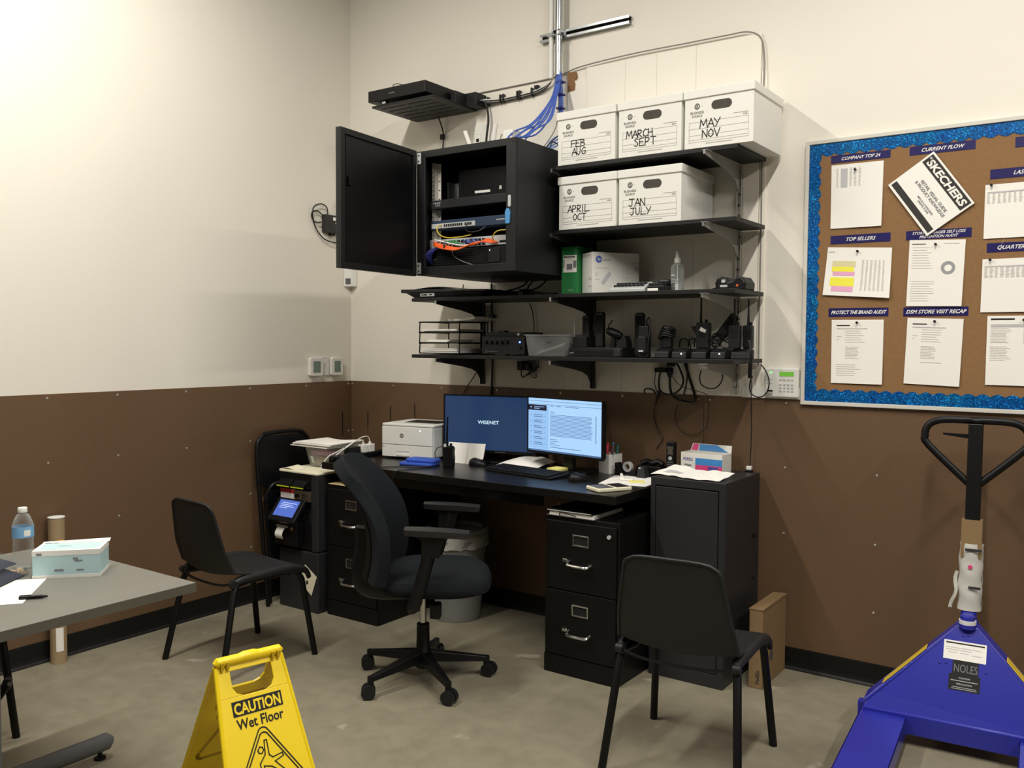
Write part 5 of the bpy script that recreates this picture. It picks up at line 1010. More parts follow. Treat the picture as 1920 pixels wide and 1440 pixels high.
sd = thing('folded_card', 'white folded card standing in front of the left monitor', 'card', (1.15, -.27, DZ), 3)
part(sd, 'front', MB().hexa([(-.122, -.02, 0), (.118, -.02, 0), (.118, -.0192, 0), (-.122, -.0192, 0), (-.118, .004, .108), (.125, .004, .112), (.125, .0048, .112), (-.118, .0048, .108)]), 'paper', w=False)
part(sd, 'pencil_note', MB().bars([(-.07, -.05, .055, .0568), (-.045, -.03, .055, .0568), (-.025, .0, .056, .0578), (.005, .03, .056, .0578)], (0, -.0102, 0), X, Vector((0, .22, .97))), 'faint_ink', w=False, flat=True)
wt = thing('two_way_radio', 'black two-way radio standing at the desk edge beside the printer', 'two-way radio', (1.172, -.445, DZ), 10)
part(wt, 'body', MB().prism([(-.028, 0), (.028, 0), (.030, .05), (.027, .075), (.029, .10), (.022, .112), (-.024, .112), (-.028, .09)], 'xz', -.018, .018), 'black_plastic', bevel=.005, w=False)
part(wt, 'antenna', MB().tube([(-.012, 0, .108), (-.012, 0, .135), (-.010, 0, .2), (-.008, 0, .265)], [.008, .006, .005, .0042], 8), 'black_plastic', sm=True, w=False)
part(wt, 'knob', MB().cyl((.012, 0, .11), (.012, 0, .126), .007, n=10), 'black_plastic', w=False)
part(wt, 'tag', MB().box(-.02, -.006, -.0195, -.018, .108, .124), 'white_plastic', w=False)
cable('earpiece_wire', [(1.15, -.45, DZ+.11), (1.11, -.46, DZ+.10), (1.08, -.45, DZ+.07), (1.07, -.43, DZ+.036)], .0022, 'black_cable', 'thin black wire from the desk radio to the blue pouch')
pc = thing('blue_pouch', 'flat blue fabric pouch lying in front of the printer', 'pouch', (.99, -.47, DZ), 12)
part(pc, 'lower', MB().prism(rrect(-.10, .10, -.06, .06, .02), 'xy', .001, .016), 'denim', bevel=.005, w=False)
part(pc, 'upper', MB().prism(rrect(-.075, .105, -.035, .065, .025), 'xy', .016, .034), 'denim', bevel=.007, w=False)
cable('charging_cable', [(1.10, -.50, DZ+.004), (1.05, -.56, DZ+.004), (.98, -.60, DZ+.004), (.93, -.66, DZ+.004), (.93, -.70, DZ+.004), (.935, -.722, DZ-.004), (.945, -.727, DZ-.06), (.97, -.727, DZ-.105), (1.02, -.727, DZ-.06), (1.05, -.722, DZ-.004), (1.07, -.69, DZ+.004), (1.10, -.62, DZ+.004), (1.14, -.55, DZ+.004)], .0026, 'black_cable', 'thin black cord drooping over the front edge of the desk')
ps = thing('power_strip', 'black power strip along the left edge of the desk', 'power strip', (.525, -.37, DZ))
part(ps, 'bar', MB().box(.499, .553, -.66, -.10, DZ, DZ+.026), 'black_plastic', bevel=.003)
part(ps, 'socket', MB().box(.512, .54, -.32, -.29, DZ+.0255, DZ+.0268).box(.512, .54, -.26, -.23, DZ+.0255, DZ+.0268), 'dark_plastic')
for i, yy in enumerate((-.425, -.372)):
    t = thing('usb_charger', 'white cube charger on the power strip, %s the printer' % ('further from', 'nearer')[i], 'charger', (.526, yy, DZ+.0265), group='white cube chargers')
    part(t, 'cube', MB().box(.508, .544, yy-.024, yy+.024, DZ+.0265, DZ+.072), 'white_plastic', bevel=.004)
    part(t, 'plug', MB().box(.52, .532, yy-.005, yy+.005, DZ+.072, DZ+.086), 'white_cable', bevel=.001)
cable('white_usb_cable', [(.526, -.425, DZ+.085), (.524, -.44, DZ+.10), (.515, -.475, DZ+.096), (.505, -.53, DZ+.07), (.50, -.60, DZ+.045), (.49, -.66, DZ+.022), (.475, -.70, DZ-.03)], .0028, 'white_cable', 'white charging cord from the further cube charger')
cable('white_usb_cable', [(.526, -.372, DZ+.085), (.526, -.385, DZ+.112), (.53, -.43, DZ+.116), (.535, -.49, DZ+.10), (.535, -.55, DZ+.075), (.53, -.64, DZ+.032)], .0028, 'white_cable', 'white charging cord from the nearer cube charger')
ab = thing('black_adapter', 'black power brick on the desk power strip beside the papers', 'adapter', (.525, -.51, DZ+.0265))
part(ab, 'brick', MB().box(.503, .548, -.555, -.465, DZ+.0265, DZ+.066), 'black_plastic', bevel=.004)
solo('cord_end', MB().box(.515, .545, -.68, -.665, DZ, DZ+.02), 'black_plastic', 'small black plug at the front end of the power strip', 'plug', bevel=.003)
def bump_sheet(u, v):
    x = 1.345+.235*u+.01*v; y = -.282+.05*u+.18*v
    return (x, y, DZ+.002+.045*math.sin(min(1, v*1.15)*math.pi/2)*(math.sin(math.pi*(.15+.72*u))))
solo('curled_paper', MB().sheet(bump_sheet, 14, 10, .0008), 'paper', 'curled white sheet humped up behind the keyboard', 'paper', sm=True)
kb = thing('keyboard', 'black computer keyboard in front of the monitors', 'keyboard', (1.63, -.385, DZ), -9)
part(kb, 'base', MB().prism([(-.076, 0), (.074, 0), (.074, .020), (-.076, .010)], 'yz', -.225, .225), 'black_plastic', bevel=.003, w=False)
me = None
for j in range(5):
    n = 21
    for i in range(n):
        if (j == 0 and 4 <= i <= 8): continue
        x = -.214+i*.0204+(.006 if i > 14 else 0)*0; y = -.06+j*.0262; z = .0108+(y+.076)*.0667
        if me is None:
            k0 = part(kb, 'key', MB().box(-.0085, .0085, -.0105, .0105, 0, .0065), 'dark_plastic', w=False); me = k0.data; k0.location = (x, y, z)
        else:
            o = bpy.data.objects.new('key', me); C.objects.link(o); o.parent = kb; o.location = (x, y, z)
part(kb, 'space_bar', MB().box(-.142, -.042, -.0705, -.0495, .0115, .018), 'dark_plastic', bevel=.001, w=False)
solo('sticky_pad', MB().hexa([(1.682, -.285, DZ+.0122), (1.757, -.298, DZ+.0122), (1.772, -.224, DZ+.0122), (1.697, -.210, DZ+.0122), (1.682, -.285, DZ+.022), (1.757, -.298, DZ+.022), (1.772, -.224, DZ+.024), (1.697, -.210, DZ+.024)]), 'post_it', 'yellow sticky-note pad behind the keyboard', 'notepad')
cu = thing('pen_cup', 'square white pen cup right of the monitors', 'pen cup', (1.945, -.095, DZ), -24)
part(cu, 'cup', MB().ring([(-.042, -.042), (.042, -.042), (.042, .042), (-.042, .042)], [(-.039, -.039), (.039, -.039), (.039, .039), (-.039, .039)], 'xy', .003, .098).box(-.042, .042, -.042, .042, 0, .004), 'card_white', w=False)
for i, (px, py, m_, ln, nm) in enumerate(((-.03, -.01, 'silver_plastic', .125, 'grey pen in the cup, leftmost'), (-.018, .0, 'red_pen', .15, 'bright pink marker in the cup, left one'), (-.006, -.012, 'red_pen', .14, 'bright pink marker in the cup, right one'), (.006, .008, 'white_plastic', .155, 'white pen with a blue cap in the cup'), (.016, -.006, 'red', .14, 'red pen in the cup'), (.03, .012, 'teal_pen', .145, 'dark green pen in the cup'), (.032, -.014, 'grey_plastic', .15, 'grey scissors handle in the cup, rightmost'))):
    t = thing('pen', nm, 'pen', (1.945, -.095, DZ), -24, 'pens in the white cup')
    lean = (px*.35, py*.3)
    part(t, 'barrel', MB().tube([(px, py, .006), (px+lean[0]*.7, py+lean[1]*.7, ln*.75)], .0048, 8), m_, sm=True, w=False)
    part(t, 'cap', MB().tube([(px+lean[0]*.7, py+lean[1]*.7, ln*.75), (px+lean[0], py+lean[1], ln)], .0056, 8), 'sky_blue' if i == 3 else m_, sm=True, w=False)
td = thing('tape_dispenser', 'black tape dispenser with a white roll beside the pen cup', 'tape dispenser', (2.06, -.13, DZ), -5)
part(td, 'base', MB().prism([(-.055, 0), (.065, 0), (.06, .03), (.03, .026), (.012, .012), (-.012, .014), (-.03, .03), (-.052, .062), (-.06, .06)], 'xz', -.026, .026), 'black_plastic', bevel=.003, w=False)
part(td, 'tape_roll', MB().ring([(.004+.026*math.cos(a*math.pi/10), .044+.026*math.sin(a*math.pi/10)) for a in range(20)], [(.004+.015*math.cos(a*math.pi/10), .044+.015*math.sin(a*math.pi/10)) for a in range(20)], 'xz', -.010, .010), 'silver_plastic', w=False)
og = thing('desk_organizer', 'low black organizer with lumpy top against the wall behind the desk', 'organizer', (2.18, -.06, DZ))
part(og, 'tray', MB().box(2.09, 2.225, -.095, -.02, DZ, DZ+.05), 'black_plastic', bevel=.004)
part(og, 'lump', MB().tube(smooth_path([(2.10, -.055, DZ+.055), (2.13, -.05, DZ+.068), (2.16, -.055, DZ+.062), (2.19, -.05, DZ+.07), (2.22, -.055, DZ+.058)], 4), .014, 8), 'black_plastic', sm=True)
sp = thing('desk_speaker', 'dark grey wedge-shaped speaker beside the tape dispenser', 'speaker', (2.158, -.16, DZ))
part(sp, 'body', MB().hexa([(2.135, -.185, DZ), (2.185, -.185, DZ), (2.185, -.125, DZ), (2.135, -.125, DZ), (2.142, -.175, DZ+.055), (2.172, -.175, DZ+.055), (2.172, -.14, DZ+.055), (2.142, -.14, DZ+.055)]), 'grey_metal', bevel=.003)
part(sp, 'mark', MB().box(2.145, 2.157, -.1778, -.1755, DZ+.046, DZ+.053), 'silver_plastic')
ph = thing('cordless_phone', 'black cordless phone handset standing upright behind the grey cabinet edge', 'phone', (2.278, -.085, DZ))
part(ph, 'charging_base', MB().box(2.235, 2.31, -.125, -.045, DZ, DZ+.025), 'black_plastic', bevel=.005)
part(ph, 'handset', MB().prism(rrect(2.254, 2.301, DZ+.02, DZ+.18, .008), 'xz', -.10, -.075), 'black_plastic', bevel=.005)
part(ph, 'screen', MB().prism([(2.261, DZ+.118), (2.292, DZ+.118), (2.289, DZ+.135), (2.294, DZ+.158), (2.259, DZ+.158), (2.264, DZ+.135)], 'xz', -.1012, -.0995), 'chrome')
part(ph, 'nav_key', MB().cyl((2.277, -.1015, DZ+.10), (2.277, -.0995, DZ+.10), .0095, n=16), 'silver_plastic')
mb = MB()
for i in range(3):
    for j in range(4): mb.box(2.262+i*.011, 2.270+i*.011, -.1012, -.0995, DZ+.045+j*.011, DZ+.051+j*.011)
g_ = part(ph, 'keys', mb, 'grey_plastic'); g_['kind'] = 'stuff'
def flat_sheet(cx, cy, w, h, rz, z, m, name, label, cat='paper', th=.0012, group=None):
    mb = MB().box(-w/2, w/2, -h/2, h/2, 0, th).xf(Matrix.Translation((cx, cy, z)) @ Matrix.Rotation(math.radians(rz), 4, 'Z')); return solo(name, mb, m, label, cat, group)
flat_sheet(2.150, -.285, .216, .279, 12, DZ+.0003, 'paper', 'paper_sheet', 'white sheet on the desk beside the grey cabinet, lower of two', group='sheets on the desk')
flat_sheet(2.180, -.275, .216, .279, 4, DZ+.0018, 'paper', 'paper_sheet', 'white sheet on the desk under the sticky note, upper of two', group='sheets on the desk')
flat_sheet(2.20, -.30, .075, .075, 30, DZ+.0034, 'post_it', 'sticky_note', 'loose yellow sticky note on the white sheets', 'note')
er = thing('correction_tape', 'small white correction tape lying on the sheets at the desk end', 'correction tape', (2.15, -.30, DZ+.0032), 20)
part(er, 'body', MB().box(-.035, .03, -.012, .012, 0, .012), 'white_plastic', bevel=.005, w=False)
part(er, 'tip', MB().prism([(-.034, .01), (-.012, .01), (-.026, .036), (-.034, .034)], 'xz', -.006, .006), 'white_plastic', bevel=.002, w=False)
ca = thing('calculator', 'cream handheld calculator at the front right corner of the desk', 'calculator', (2.197, -.565, DZ), 60)
part(ca, 'case', MB().prism(rrect(-.088, .088, -.058, .058, .01), 'xy', .001, .017), 'cream_paper', bevel=.004, w=False)
part(ca, 'panel', MB().prism(rrect(-.08, -.002, -.048, .048, .004), 'xy', .017, .0185), 'grey_plastic', w=False)
part(ca, 'screen', MB().prism(rrect(.012, .08, -.048, .048, .004), 'xy', .017, .0185), 'dark_plastic', w=False)
# ---------------------------------------------------------------- cash kiosk beside the desk
kx0, kx1, kyf, kyb = .168, .486, -.735, -.26
ki = thing('cash_kiosk', 'dark grey cash machine with a tilted blue screen left of the desk', 'kiosk', ((kx0+kx1)/2, -.5, 0))
part(ki, 'safe_base', MB().box(kx0, kx1, kyf, kyb, 0, .335), 'grey_metal', bevel=.008)
part(ki, 'upper_case', MB().box(kx0, kx1, kyf+.03, kyb, .338, .765).box(kx1-.055, kx1, kyf, kyf+.04, .338, .765), 'grey_metal', bevel=.008)
part(ki, 'top_panel', MB().prism(rrect(kx0-.002, kx1+.002, kyf-.004, kyb, .02), 'xy', .765, .777), 'cream_paper', bevel=.003)
part(ki, 'lower_front', MB().box(kx0-.004, kx1-.06, kyf+.002, kyf+.031, .345, .50), 'black_plastic', bevel=.004)
nt_ = part(ki, 'note_slot_unit', MB().box(kx0+.01, kx1-.055, kyf-.002, kyf+.032, .685, .762), 'black_plastic', bevel=.003)
for i in range(2):
    x = kx0+.025+i*.115
    part(nt_, 'note_slot', MB().hexa([(x, kyf-.035, .692), (x+.10, kyf-.035, .692), (x+.10, kyf, .69), (x, kyf, .69), (x, kyf-.035, .70), (x+.10, kyf-.035, .70), (x+.10, kyf, .73), (x, kyf, .73)]), 'black_plastic', bevel=.002)
    part(nt_, 'slot_edge', MB().box(x, x+.10, kyf-.037, kyf-.033, .688, .694), 'acid')
lk = part(ki, 'lock_plate', MB().box(kx0+.02, kx1-.052, kyf-.003, kyf+.031, .612, .672), 'steel', bevel=.002)
part(lk, 'sticker', MB().box(kx0+.022, kx0+.135, kyf-.0045, kyf-.003, .612, .672), 'paper')
part(lk, 'sticker', MB().box(kx0+.022, kx0+.135, kyf-.0052, kyf-.0045, .650, .672), 'red')
part(lk, 'key_lock', MB().cyl((kx0+.155, kyf-.012, .64), (kx0+.155, kyf-.003, .64), .011, n=12), 'black_metal', sm=True)
part(lk, 'marks', MB().strokes([[(.20, .635), (.205, .65), (.215, .65), (.215, .635), (.205, .63)], [(.235, .65), (.235, .635)]], .005, (kx0, kyf-.0036, 0), X, Z), 'hole', flat=True)
# tilted touch screen
ca_, sa_ = math.cos(math.radians(38)), math.sin(math.radians(38))
so = Vector((kx0+.125, kyf-.05, .568)); su = X; sv = Vector((0, sa_, ca_)); sn = Vector((0, -ca_, sa_))
def tilted(a0, a1, b0, b1, d0, d1): return MB().hexa([so+su*a+sv*b+sn*d for d in (d0, d1) for a, b in ((a0, b0), (a1, b0), (a1, b1), (a0, b1))])
ts = part(ki, 'screen_housing', tilted(-.115, .105, -.075, .068, -.025, 0), 'black_plastic', bevel=.004)
sc_ = part(ts, 'screen', tilted(-.085, .075, -.045, .055, 0, .001), 'kiosk_screen')
part(ts, 'screen_text', MB().bars([(-.06, .06, .035, .039), (-.065, .03, .024, .028), (-.065, .05, .014, .018), (-.065, .0, .004, .008)], so+sn*.0016, su, sv), 'kiosk_words', flat=True)
part(ki, 'screen_arm', MB().box(kx0+.06, kx0+.16, kyf-.04, kyf+.03, .50, .56), 'black_plastic', bevel=.003)
pu = part(ki, 'receipt_printer', MB().box(kx0+.01, kx0+.20, kyf-.045, kyf+.03, .36, .495), 'black_plastic', bevel=.006)
part(pu, 'paper_mouth', MB().box(kx0+.04, kx0+.13, kyf-.052, kyf-.04, .462, .475), 'silver_plastic', bevel=.002)
part(pu, 'paper_curl', MB().sheet(lambda u, v: (kx0+.055+.06*u, kyf-.054-.022*math.sin(v*2.6), .462-.06*v), 3, 10, .0007), 'paper', sm=True)
part(pu, 'button', MB().cyl((kx0+.165, kyf-.05, .462), (kx0+.165, kyf-.044, .462), .010, n=12), 'chrome', sm=True)
part(pu, 'indicator', MB().bars([(.03+.02*i, .036+.02*i, .487, .491) for i in range(4)], (kx0, kyf-.0456, 0), X, Z), 'silver_plastic', flat=True)
q_ = [(kx0+.255, .248), (kx0+.325-.01, .182), (kx0+.275, .095), (kx0+.205, .165)]
q_ = [(.385, .262), (.478, .205), (.435, .095), (.335, .165)]
le = part(ki, 'leaflet', MB().prism([(a, b) for a, b in q_], 'xz', kyf-.0016, kyf-.0006), 'cream_paper')
mb = MB()
for a, b in ((.385, .225), (.365, .19), (.41, .20), (.40, .165)): mb.add([(a-.006, kyf-.0022, b-.014), (a+.012, kyf-.0022, b-.008), (a+.008, kyf-.0022, b+.012), (a-.010, kyf-.0022, b+.006)], [(0, 1, 2, 3)])
part(le, 'print', mb, 'marker', flat=True)
# tub with papers on the kiosk
tu = thing('plastic_tub', 'clear plastic tub full of papers standing on the cash machine', 'tub', (.285, -.48, .777))
part(tu, 'bowl', MB().lathe([(.10, 0), (.104, .004), (.135, .11), (.148, .113), (.148, .119), (.134, .119), (.131, .108), (.101, .008), (.0, .008)], (.285, -.48, .777), 28, 1, .82), 'clear_tub', sm=True)
part(tu, 'label', MB().hexa([(.258, -.5635, .80), (.28, -.568, .80), (.28, -.5665, .80), (.258, -.562, .80), (.252, -.576, .84), (.276, -.581, .84), (.276, -.5795, .84), (.252, -.5745, .84)]), 'paper')
solo('folded_papers', MB().lathe([(.085, .009), (.098, .04), (.09, .06), (.02, .065)], (.285, -.48, .777), 12, 1, .8), 'brown_wrap', 'crumpled beige papers inside the clear tub on the cash machine', 'papers')
solo('folded_papers', MB().lathe([(.02, .066), (.10, .068), (.112, .09), (.02, .1)], (.285, -.48, .777), 9, 1, .8), 'pink_hi', 'pinkish papers inside the clear tub on the cash machine', 'papers')
t = thing('paper_pile', 'pile of white papers lying across the top of the clear tub', 'papers', (.31, -.48, .897))
for i in range(4): part(t, 'sheet', MB().sheet(lambda u, v: (.135+.30*u+.01*i, -.62+.25*v+.012*(i % 2), .9025+i*.0065+.006*math.sin(5*u+i)*v), 6, 6, .0045), 'paper')
solo('cap_visor', MB().sheet(lambda u, v: (.175+.11*u, -.72+.075*v, .779+.016*math.sin(math.pi*u)*(.4+.6*v)), 8, 4, .002), 'cream_paper', 'small curved cream card at the front left corner of the cash machine top', 'card', sm=True)
# ---------------------------------------------------------------- folded chair leaning on the left wall
fc = thing('folding_chair', 'folded black chair leaning on the left wall behind the cash machine', 'chair', (.09, -.60, 0))
part(fc, 'frame', MB().tube(smooth_path([(.15, -.80, 0), (.10, -.80, .45), (.055, -.795, .86), (.048, -.76, .945), (.045, -.70, .968), (.045, -.50, .968), (.048, -.44, .945), (.055, -.405, .86), (.10, -.40, .45), (.15, -.40, 0)], 5), .012, 10), 'black_metal', sm=True)
part(fc, 'backrest', MB().prism(rrect(-.79, -.41, .66, .955, .06), 'yz', -.006, .006).xf(Matrix.Translation((.062, 0, 0)) @ Matrix.Translation((0, 0, .8)) @ Matrix.Rotation(math.radians(-6), 4, 'Y') @ Matrix.Translation((0, 0, -.8))), 'black_plastic', bevel=.004)
part(fc, 'seat', MB().prism(rrect(-.77, -.43, .22, .64, .05), 'yz', -.012, .012).xf(Matrix.Translation((.105, 0, 0)) @ Matrix.Translation((0, 0, .43)) @ Matrix.Rotation(math.radians(-6), 4, 'Y') @ Matrix.Translation((0, 0, -.43))), 'black_plastic', bevel=.006)
part(fc, 'rear_frame', MB().tube(smooth_path([(.12, -.76, .006), (.11, -.76, .4), (.085, -.755, .58), (.082, -.70, .62), (.082, -.50, .62), (.085, -.445, .58), (.11, -.44, .4), (.12, -.44, .006)], 4), .010, 8), 'black_metal', sm=True)
part(fc, 'arm_curve', MB().tube(smooth_path([(.12, -.79, .62), (.14, -.76, .68), (.15, -.70, .70), (.15, -.62, .70)], 4), .010, 8), 'black_metal', sm=True)
# ---------------------------------------------------------------- waste bin
wb_ = thing('waste_bin', 'round grey waste bin with a clear liner under the desk', 'bin', (1.115, -.305, 0))
part(wb_, 'bucket', MB().lathe([(.128, 0), (.132, .006), (.158, .40), (.166, .405), (.168, .44), (.162, .44), (.154, .40), (.126, .012), (.0, .012)], (1.115, -.305, 0), 32), 'bin_grey', sm=True)
part(wb_, 'liner', MB().add(*(lambda n: ([(1.115+(.170+.005*math.sin(j*5+i))*math.cos(j*2*math.pi/n)*(1 if i < 3 else .95), -.305+(.170+.005*math.sin(j*5+i))*math.sin(j*2*math.pi/n)*(1 if i < 3 else .95), (.40, .425, .455, .472)[i]+.006*math.sin(j*2.3+i)) for i in range(4) for j in range(n)], [(i*n+j, i*n+(j+1) % n, (i+1)*n+(j+1) % n, (i+1)*n+j) for i in range(3) for j in range(n)]))(40)), 'bag_clear', sm=True)
part(wb_, 'lid_rim', MB().ring([(1.115+.172*math.cos(a*math.pi/16), -.305+.172*math.sin(a*math.pi/16)) for a in range(32)], [(1.115+.135*math.cos(a*math.pi/16), -.305+.135*math.sin(a*math.pi/16)) for a in range(32)], 'xy', .474, .500), 'bin_grey', bevel=.003)
# ---------------------------------------------------------------- office chair
oc_ = thing('office_chair', 'black fabric office chair on casters turned sideways at the desk', 'chair', (1.572, -1.112, 0), 33)
# local frame: faces +x
for i, a in enumerate((-204.1, -132.6, -60.7, 13., 85.)):
    r_ = math.radians(a); d = Vector((math.cos(r_), math.sin(r_), 0)); n = Vector((-d.y, d.x, 0)); mb = MB()
    e0, e1 = .03, .285
    mb.hexa([d*e0-n*.028+Z*.088, d*e1-n*.016+Z*.070, d*e1+n*.016+Z*.070, d*e0+n*.028+Z*.088, d*e0-n*.022+Z*.135, d*e1-n*.011+Z*.092, d*e1+n*.011+Z*.092, d*e0+n*.022+Z*.135])
    mb.cyl(d*e1+Z*.05, d*e1+Z*.092, .014, n=10)
    arm = part(oc_, 'base_arm', mb, 'black_plastic', bevel=.003, w=False)
    c = d*(e1+.012)+Z*.03; ax = (n*.8+d*.6*(1 if i % 2 else -1)).normalized()
    part(arm, 'caster', MB().cyl(c-ax*.026, c-ax*.005, .030, n=18).cyl(c+ax*.005, c+ax*.026, .030, n=18).cyl(c-ax*.008, c+ax*.008, .020, n=12), 'dark_plastic', sm=True, w=False)
part(oc_, 'hub', MB().lathe([(.032, .06), (.042, .07), (.042, .13), (.03, .145), (.028, .255), (.022, .258)], (0, 0, 0), 20), 'black_plastic', sm=True, w=False)
part(oc_, 'gas_lift', MB().cyl((0, 0, .25), (0, 0, .40), .0145, n=16), 'chrome', sm=True, w=False)
part(oc_, 'mechanism', MB().box(-.14, .10, -.08, .08, .385, .425), 'black_plastic', bevel=.01, w=False)
part(oc_, 'lever', MB().tube([(.05, -.07, .40), (.06, -.12, .395), (.065, -.19, .39)], .007, 8).box(.055, .10, -.20, -.15, .335, .40), 'black_plastic', bevel=.006, w=False)
def seatf():
    n = 32; vs = []; fs = []
    rings = [(.80, .425), (.93, .432), (1., .455), (1., .475), (.96, .497), (.82, .512), (.5, .517), (.1, .515)]
    for k, z in rings:
        for j in range(n):
            a = 2*math.pi*j/n; ca__, sa__ = math.cos(a), math.sin(a); p = 3.2
            rr = 1/(abs(ca__)**p+abs(sa__)**p)**(1/p); x = .245*rr*ca__*k; y = .255*rr*sa__*k
            vs.append((x+.055, y, z-(.022*max(0, (x-.12)/.12)**2 if z > .45 else 0)))
    for i in range(len(rings)-1):
        for j in range(n): fs.append((i*n+j, i*n+(j+1) % n, (i+1)*n+(j+1) % n, (i+1)*n+j))
    fs += [tuple(range(n-1, -1, -1)), tuple(range((len(rings)-1)*n, len(rings)*n))]
    return MB().add(vs, fs)
part(oc_, 'seat', seatf(), 'fabric', sm=True, w=False)
def backf(th):
    def fn(u, v):
        yy = (u-.5)*2; hw = .24*(1-.16*max(0, v-.35)**1.5)
        z = .47+.535*v-.055*abs(yy)**3.5*v**3
        x = -.195+.05*math.sin(v*2.9)-.165*v**2.0+.075*abs(yy)**2
        return (x+th, yy*hw, z)
    return fn
part(oc_, 'backrest', MB().sheet(backf(0), 20, 20, .06), 'fabric', sm=True, w=False, bevel=.018)
part(oc_, 'back_shell', MB().sheet(lambda u, v: Vector(backf(-.061)(.10+.80*u, .03+.85*v)), 12, 14, .012), 'black_plastic', sm=True, w=False)
part(oc_, 'back_bar', MB().tube(smooth_path([(-.06, 0, .40), (-.18, 0, .395), (-.255, 0, .41), (-.28, 0, .47), (-.262, 0, .60), (-.262, 0, .68)], 5), [.03]*26, 8, flat=1.8), 'black_plastic', sm=True, w=False)
for s_ in (-1, 1):
    a = part(oc_, 'armrest', MB().tube(smooth_path([(.0, s_*.20, .405), (.0, s_*.275, .405), (.005, s_*.285, .43), (.045, s_*.285, .56), (.08, s_*.285, .70)], 4), [.03]*17, 10, flat=.7), 'black_plastic', sm=True, w=False)
    part(a, 'arm_pad', MB().sheet(lambda u, v: (-.035+.265*u, s_*.29+(v-.5)*.085*(1-.25*abs(2*u-1)**4), .738-.012*u*u+.006*(1-abs(2*v-1)**2)), 10, 6, .026), 'grey_metal', sm=True, w=False)
    part(a, 'arm_fork', MB().prism([(-.005, .718), (.165, .712), (.125, .69), (.108, .62), (.032, .62), (.035, .69)], 'xz', s_*.29-.018, s_*.29+.018), 'black_plastic', bevel=.004, w=False)
# ---------------------------------------------------------------- plastic stacking chairs
def plastic_chair(loc, rz, label, grp='black plastic stacking chairs'):
    t = thing('stacking_chair', label, 'chair', loc, rz, grp)
    def shell(u, v):
        k = (u-.5)*2
        if v < .5:
            q = v/.5; hw = .215-.01*q*0
            return (k*hw, .215-.40*q, .440-.012*math.sin(q*math.pi)-.010*(1-q)**3*1.5+.016*k*k*(.3+.7*q)-.030*max(0, (.10-q)/.10)**2+.02*max(0, q-.8)/.2*.3)
        q = (v-.5)/.5; hw = .214-.050*q**1.2
        if q > .90: hw -= .030*(1-math.sqrt(max(0, 1-((q-.90)/.10)**2)))
        return (k*hw, -.185-.020*min(1, q*3)-.060*q-.02*(1-k*k)*(1-.4*q), .445+.335*q+.02*(1-q)*k*k-.008*abs(k)**4*q)
    part(t, 'seat_shell', MB().sheet(shell, 14, 48, .007), 'chair_plastic', sm=True, w=False)
    edge = [Vector(shell(0, .5+.5*i/20)) for i in range(21)]+[Vector(shell(i/8, 1)) for i in range(1, 8)]+[Vector(shell(1, 1-.5*i/20)) for i in range(21)]
    part(t, 'back_rim', MB().tube(edge, .0062, 8), 'chair_plastic', sm=True, w=False)
    for s in (-1, 1):
        part(t, 'leg', MB().tube([(s*.185, .13, .413), (s*.200, .165, .405), (s*.207, .182, .37), (s*.236, .235, .0)], .0145, 12), 'black_metal', sm=True, w=False)
        part(t, 'leg', MB().tube([(s*.185, -.10, .413), (s*.203, -.165, .412), (s*.210, -.185, .38), (s*.240, -.268, .0)], .0145, 12), 'black_metal', sm=True, w=False)
        part(t, 'side_rail', MB().tube([(s*.186, -.12, .413), (s*.186, .14, .413)], .0115, 10), 'black_metal', sm=True, w=False)
        part(t, 'corner_cover', MB().tube(smooth_path([(s*.20, -.19, .40), (s*.208, -.165, .43), (s*.212, -.06, .437), (s*.214, .10, .435), (s*.218, .19, .415), (s*.220, .215, .375)], 4), [.013+.006*math.sin(i/20*math.pi) for i in range(21)], 10, flat=.8), 'chair_plastic', sm=True, w=False)
        part(t, 'rear_cap', MB().cyl((s*.196, -.188, .42), (s*.222, -.188, .42), .016, n=12), 'chair_plastic', sm=True, w=False)
    part(t, 'rear_rod', MB().tube(smooth_path([(-.205, -.19, .418), (-.1, -.205, .402), (.1, -.205, .402), (.205, -.19, .418)], 4), .006, 8), 'black_metal', sm=True, w=False)
    part(t, 'front_rod', MB().tube([(-.19, .12, .405), (.19, .12, .405)], .008, 8), 'black_metal', sm=True, w=False)
    return t
ch = plastic_chair((.685, -1.385, 0), -5, 'black plastic chair beside the left wall, its back to the grey table')
dup(ch, (2.842, -1.09, 0), 5.5, 'black plastic chair seen from behind before the grey cabinet')
# ---------------------------------------------------------------- table at the left
tb_ = thing('work_table', 'grey laminate table with a metal foot at the left of the photo', 'table', (1.3, -3.1, 0))
tx0, tx1, ty0, ty1, TZ = .86, 1.724, -3.90, -2.375, .74
part(tb_, 'tabletop', MB().box(tx0, tx1, ty0, ty1, TZ-.028, TZ), 'table_grey', bevel=.001)
part(tb_, 'edge_band', MB().frame(tx0-.0015, tx1+.0015, ty0-.0015, ty1+.0015, .0015, TZ-.0285, TZ-.0005, 'xy'), 'table_edge')
for xx in (1.13, 1.62):
    ft = part(tb_, 'foot', MB().tube([(xx, -2.322, .05), (xx, -2.332, .056), (xx, -3.20, .056), (xx, -3.21, .05)], [.022, .03, .03, .022], 16), 'grey_plastic', sm=True)
    for yy in (-2.36, -3.16): part(ft, 'foot_pad', MB().lathe([(.02, 0), (.02, .008), (.008, .010), (.008, .03)], (xx, yy, 0), 12), 'rubber')
    part(tb_, 'column', MB().cyl((xx, -2.95, .06), (xx, -2.95, TZ-.03), .03, n=16), 'grey_plastic', sm=True)
part(tb_, 'cross_rail', MB().box(1.13, 1.62, -2.97, -2.93, TZ-.09, TZ-.03), 'grey_metal', bevel=.003)
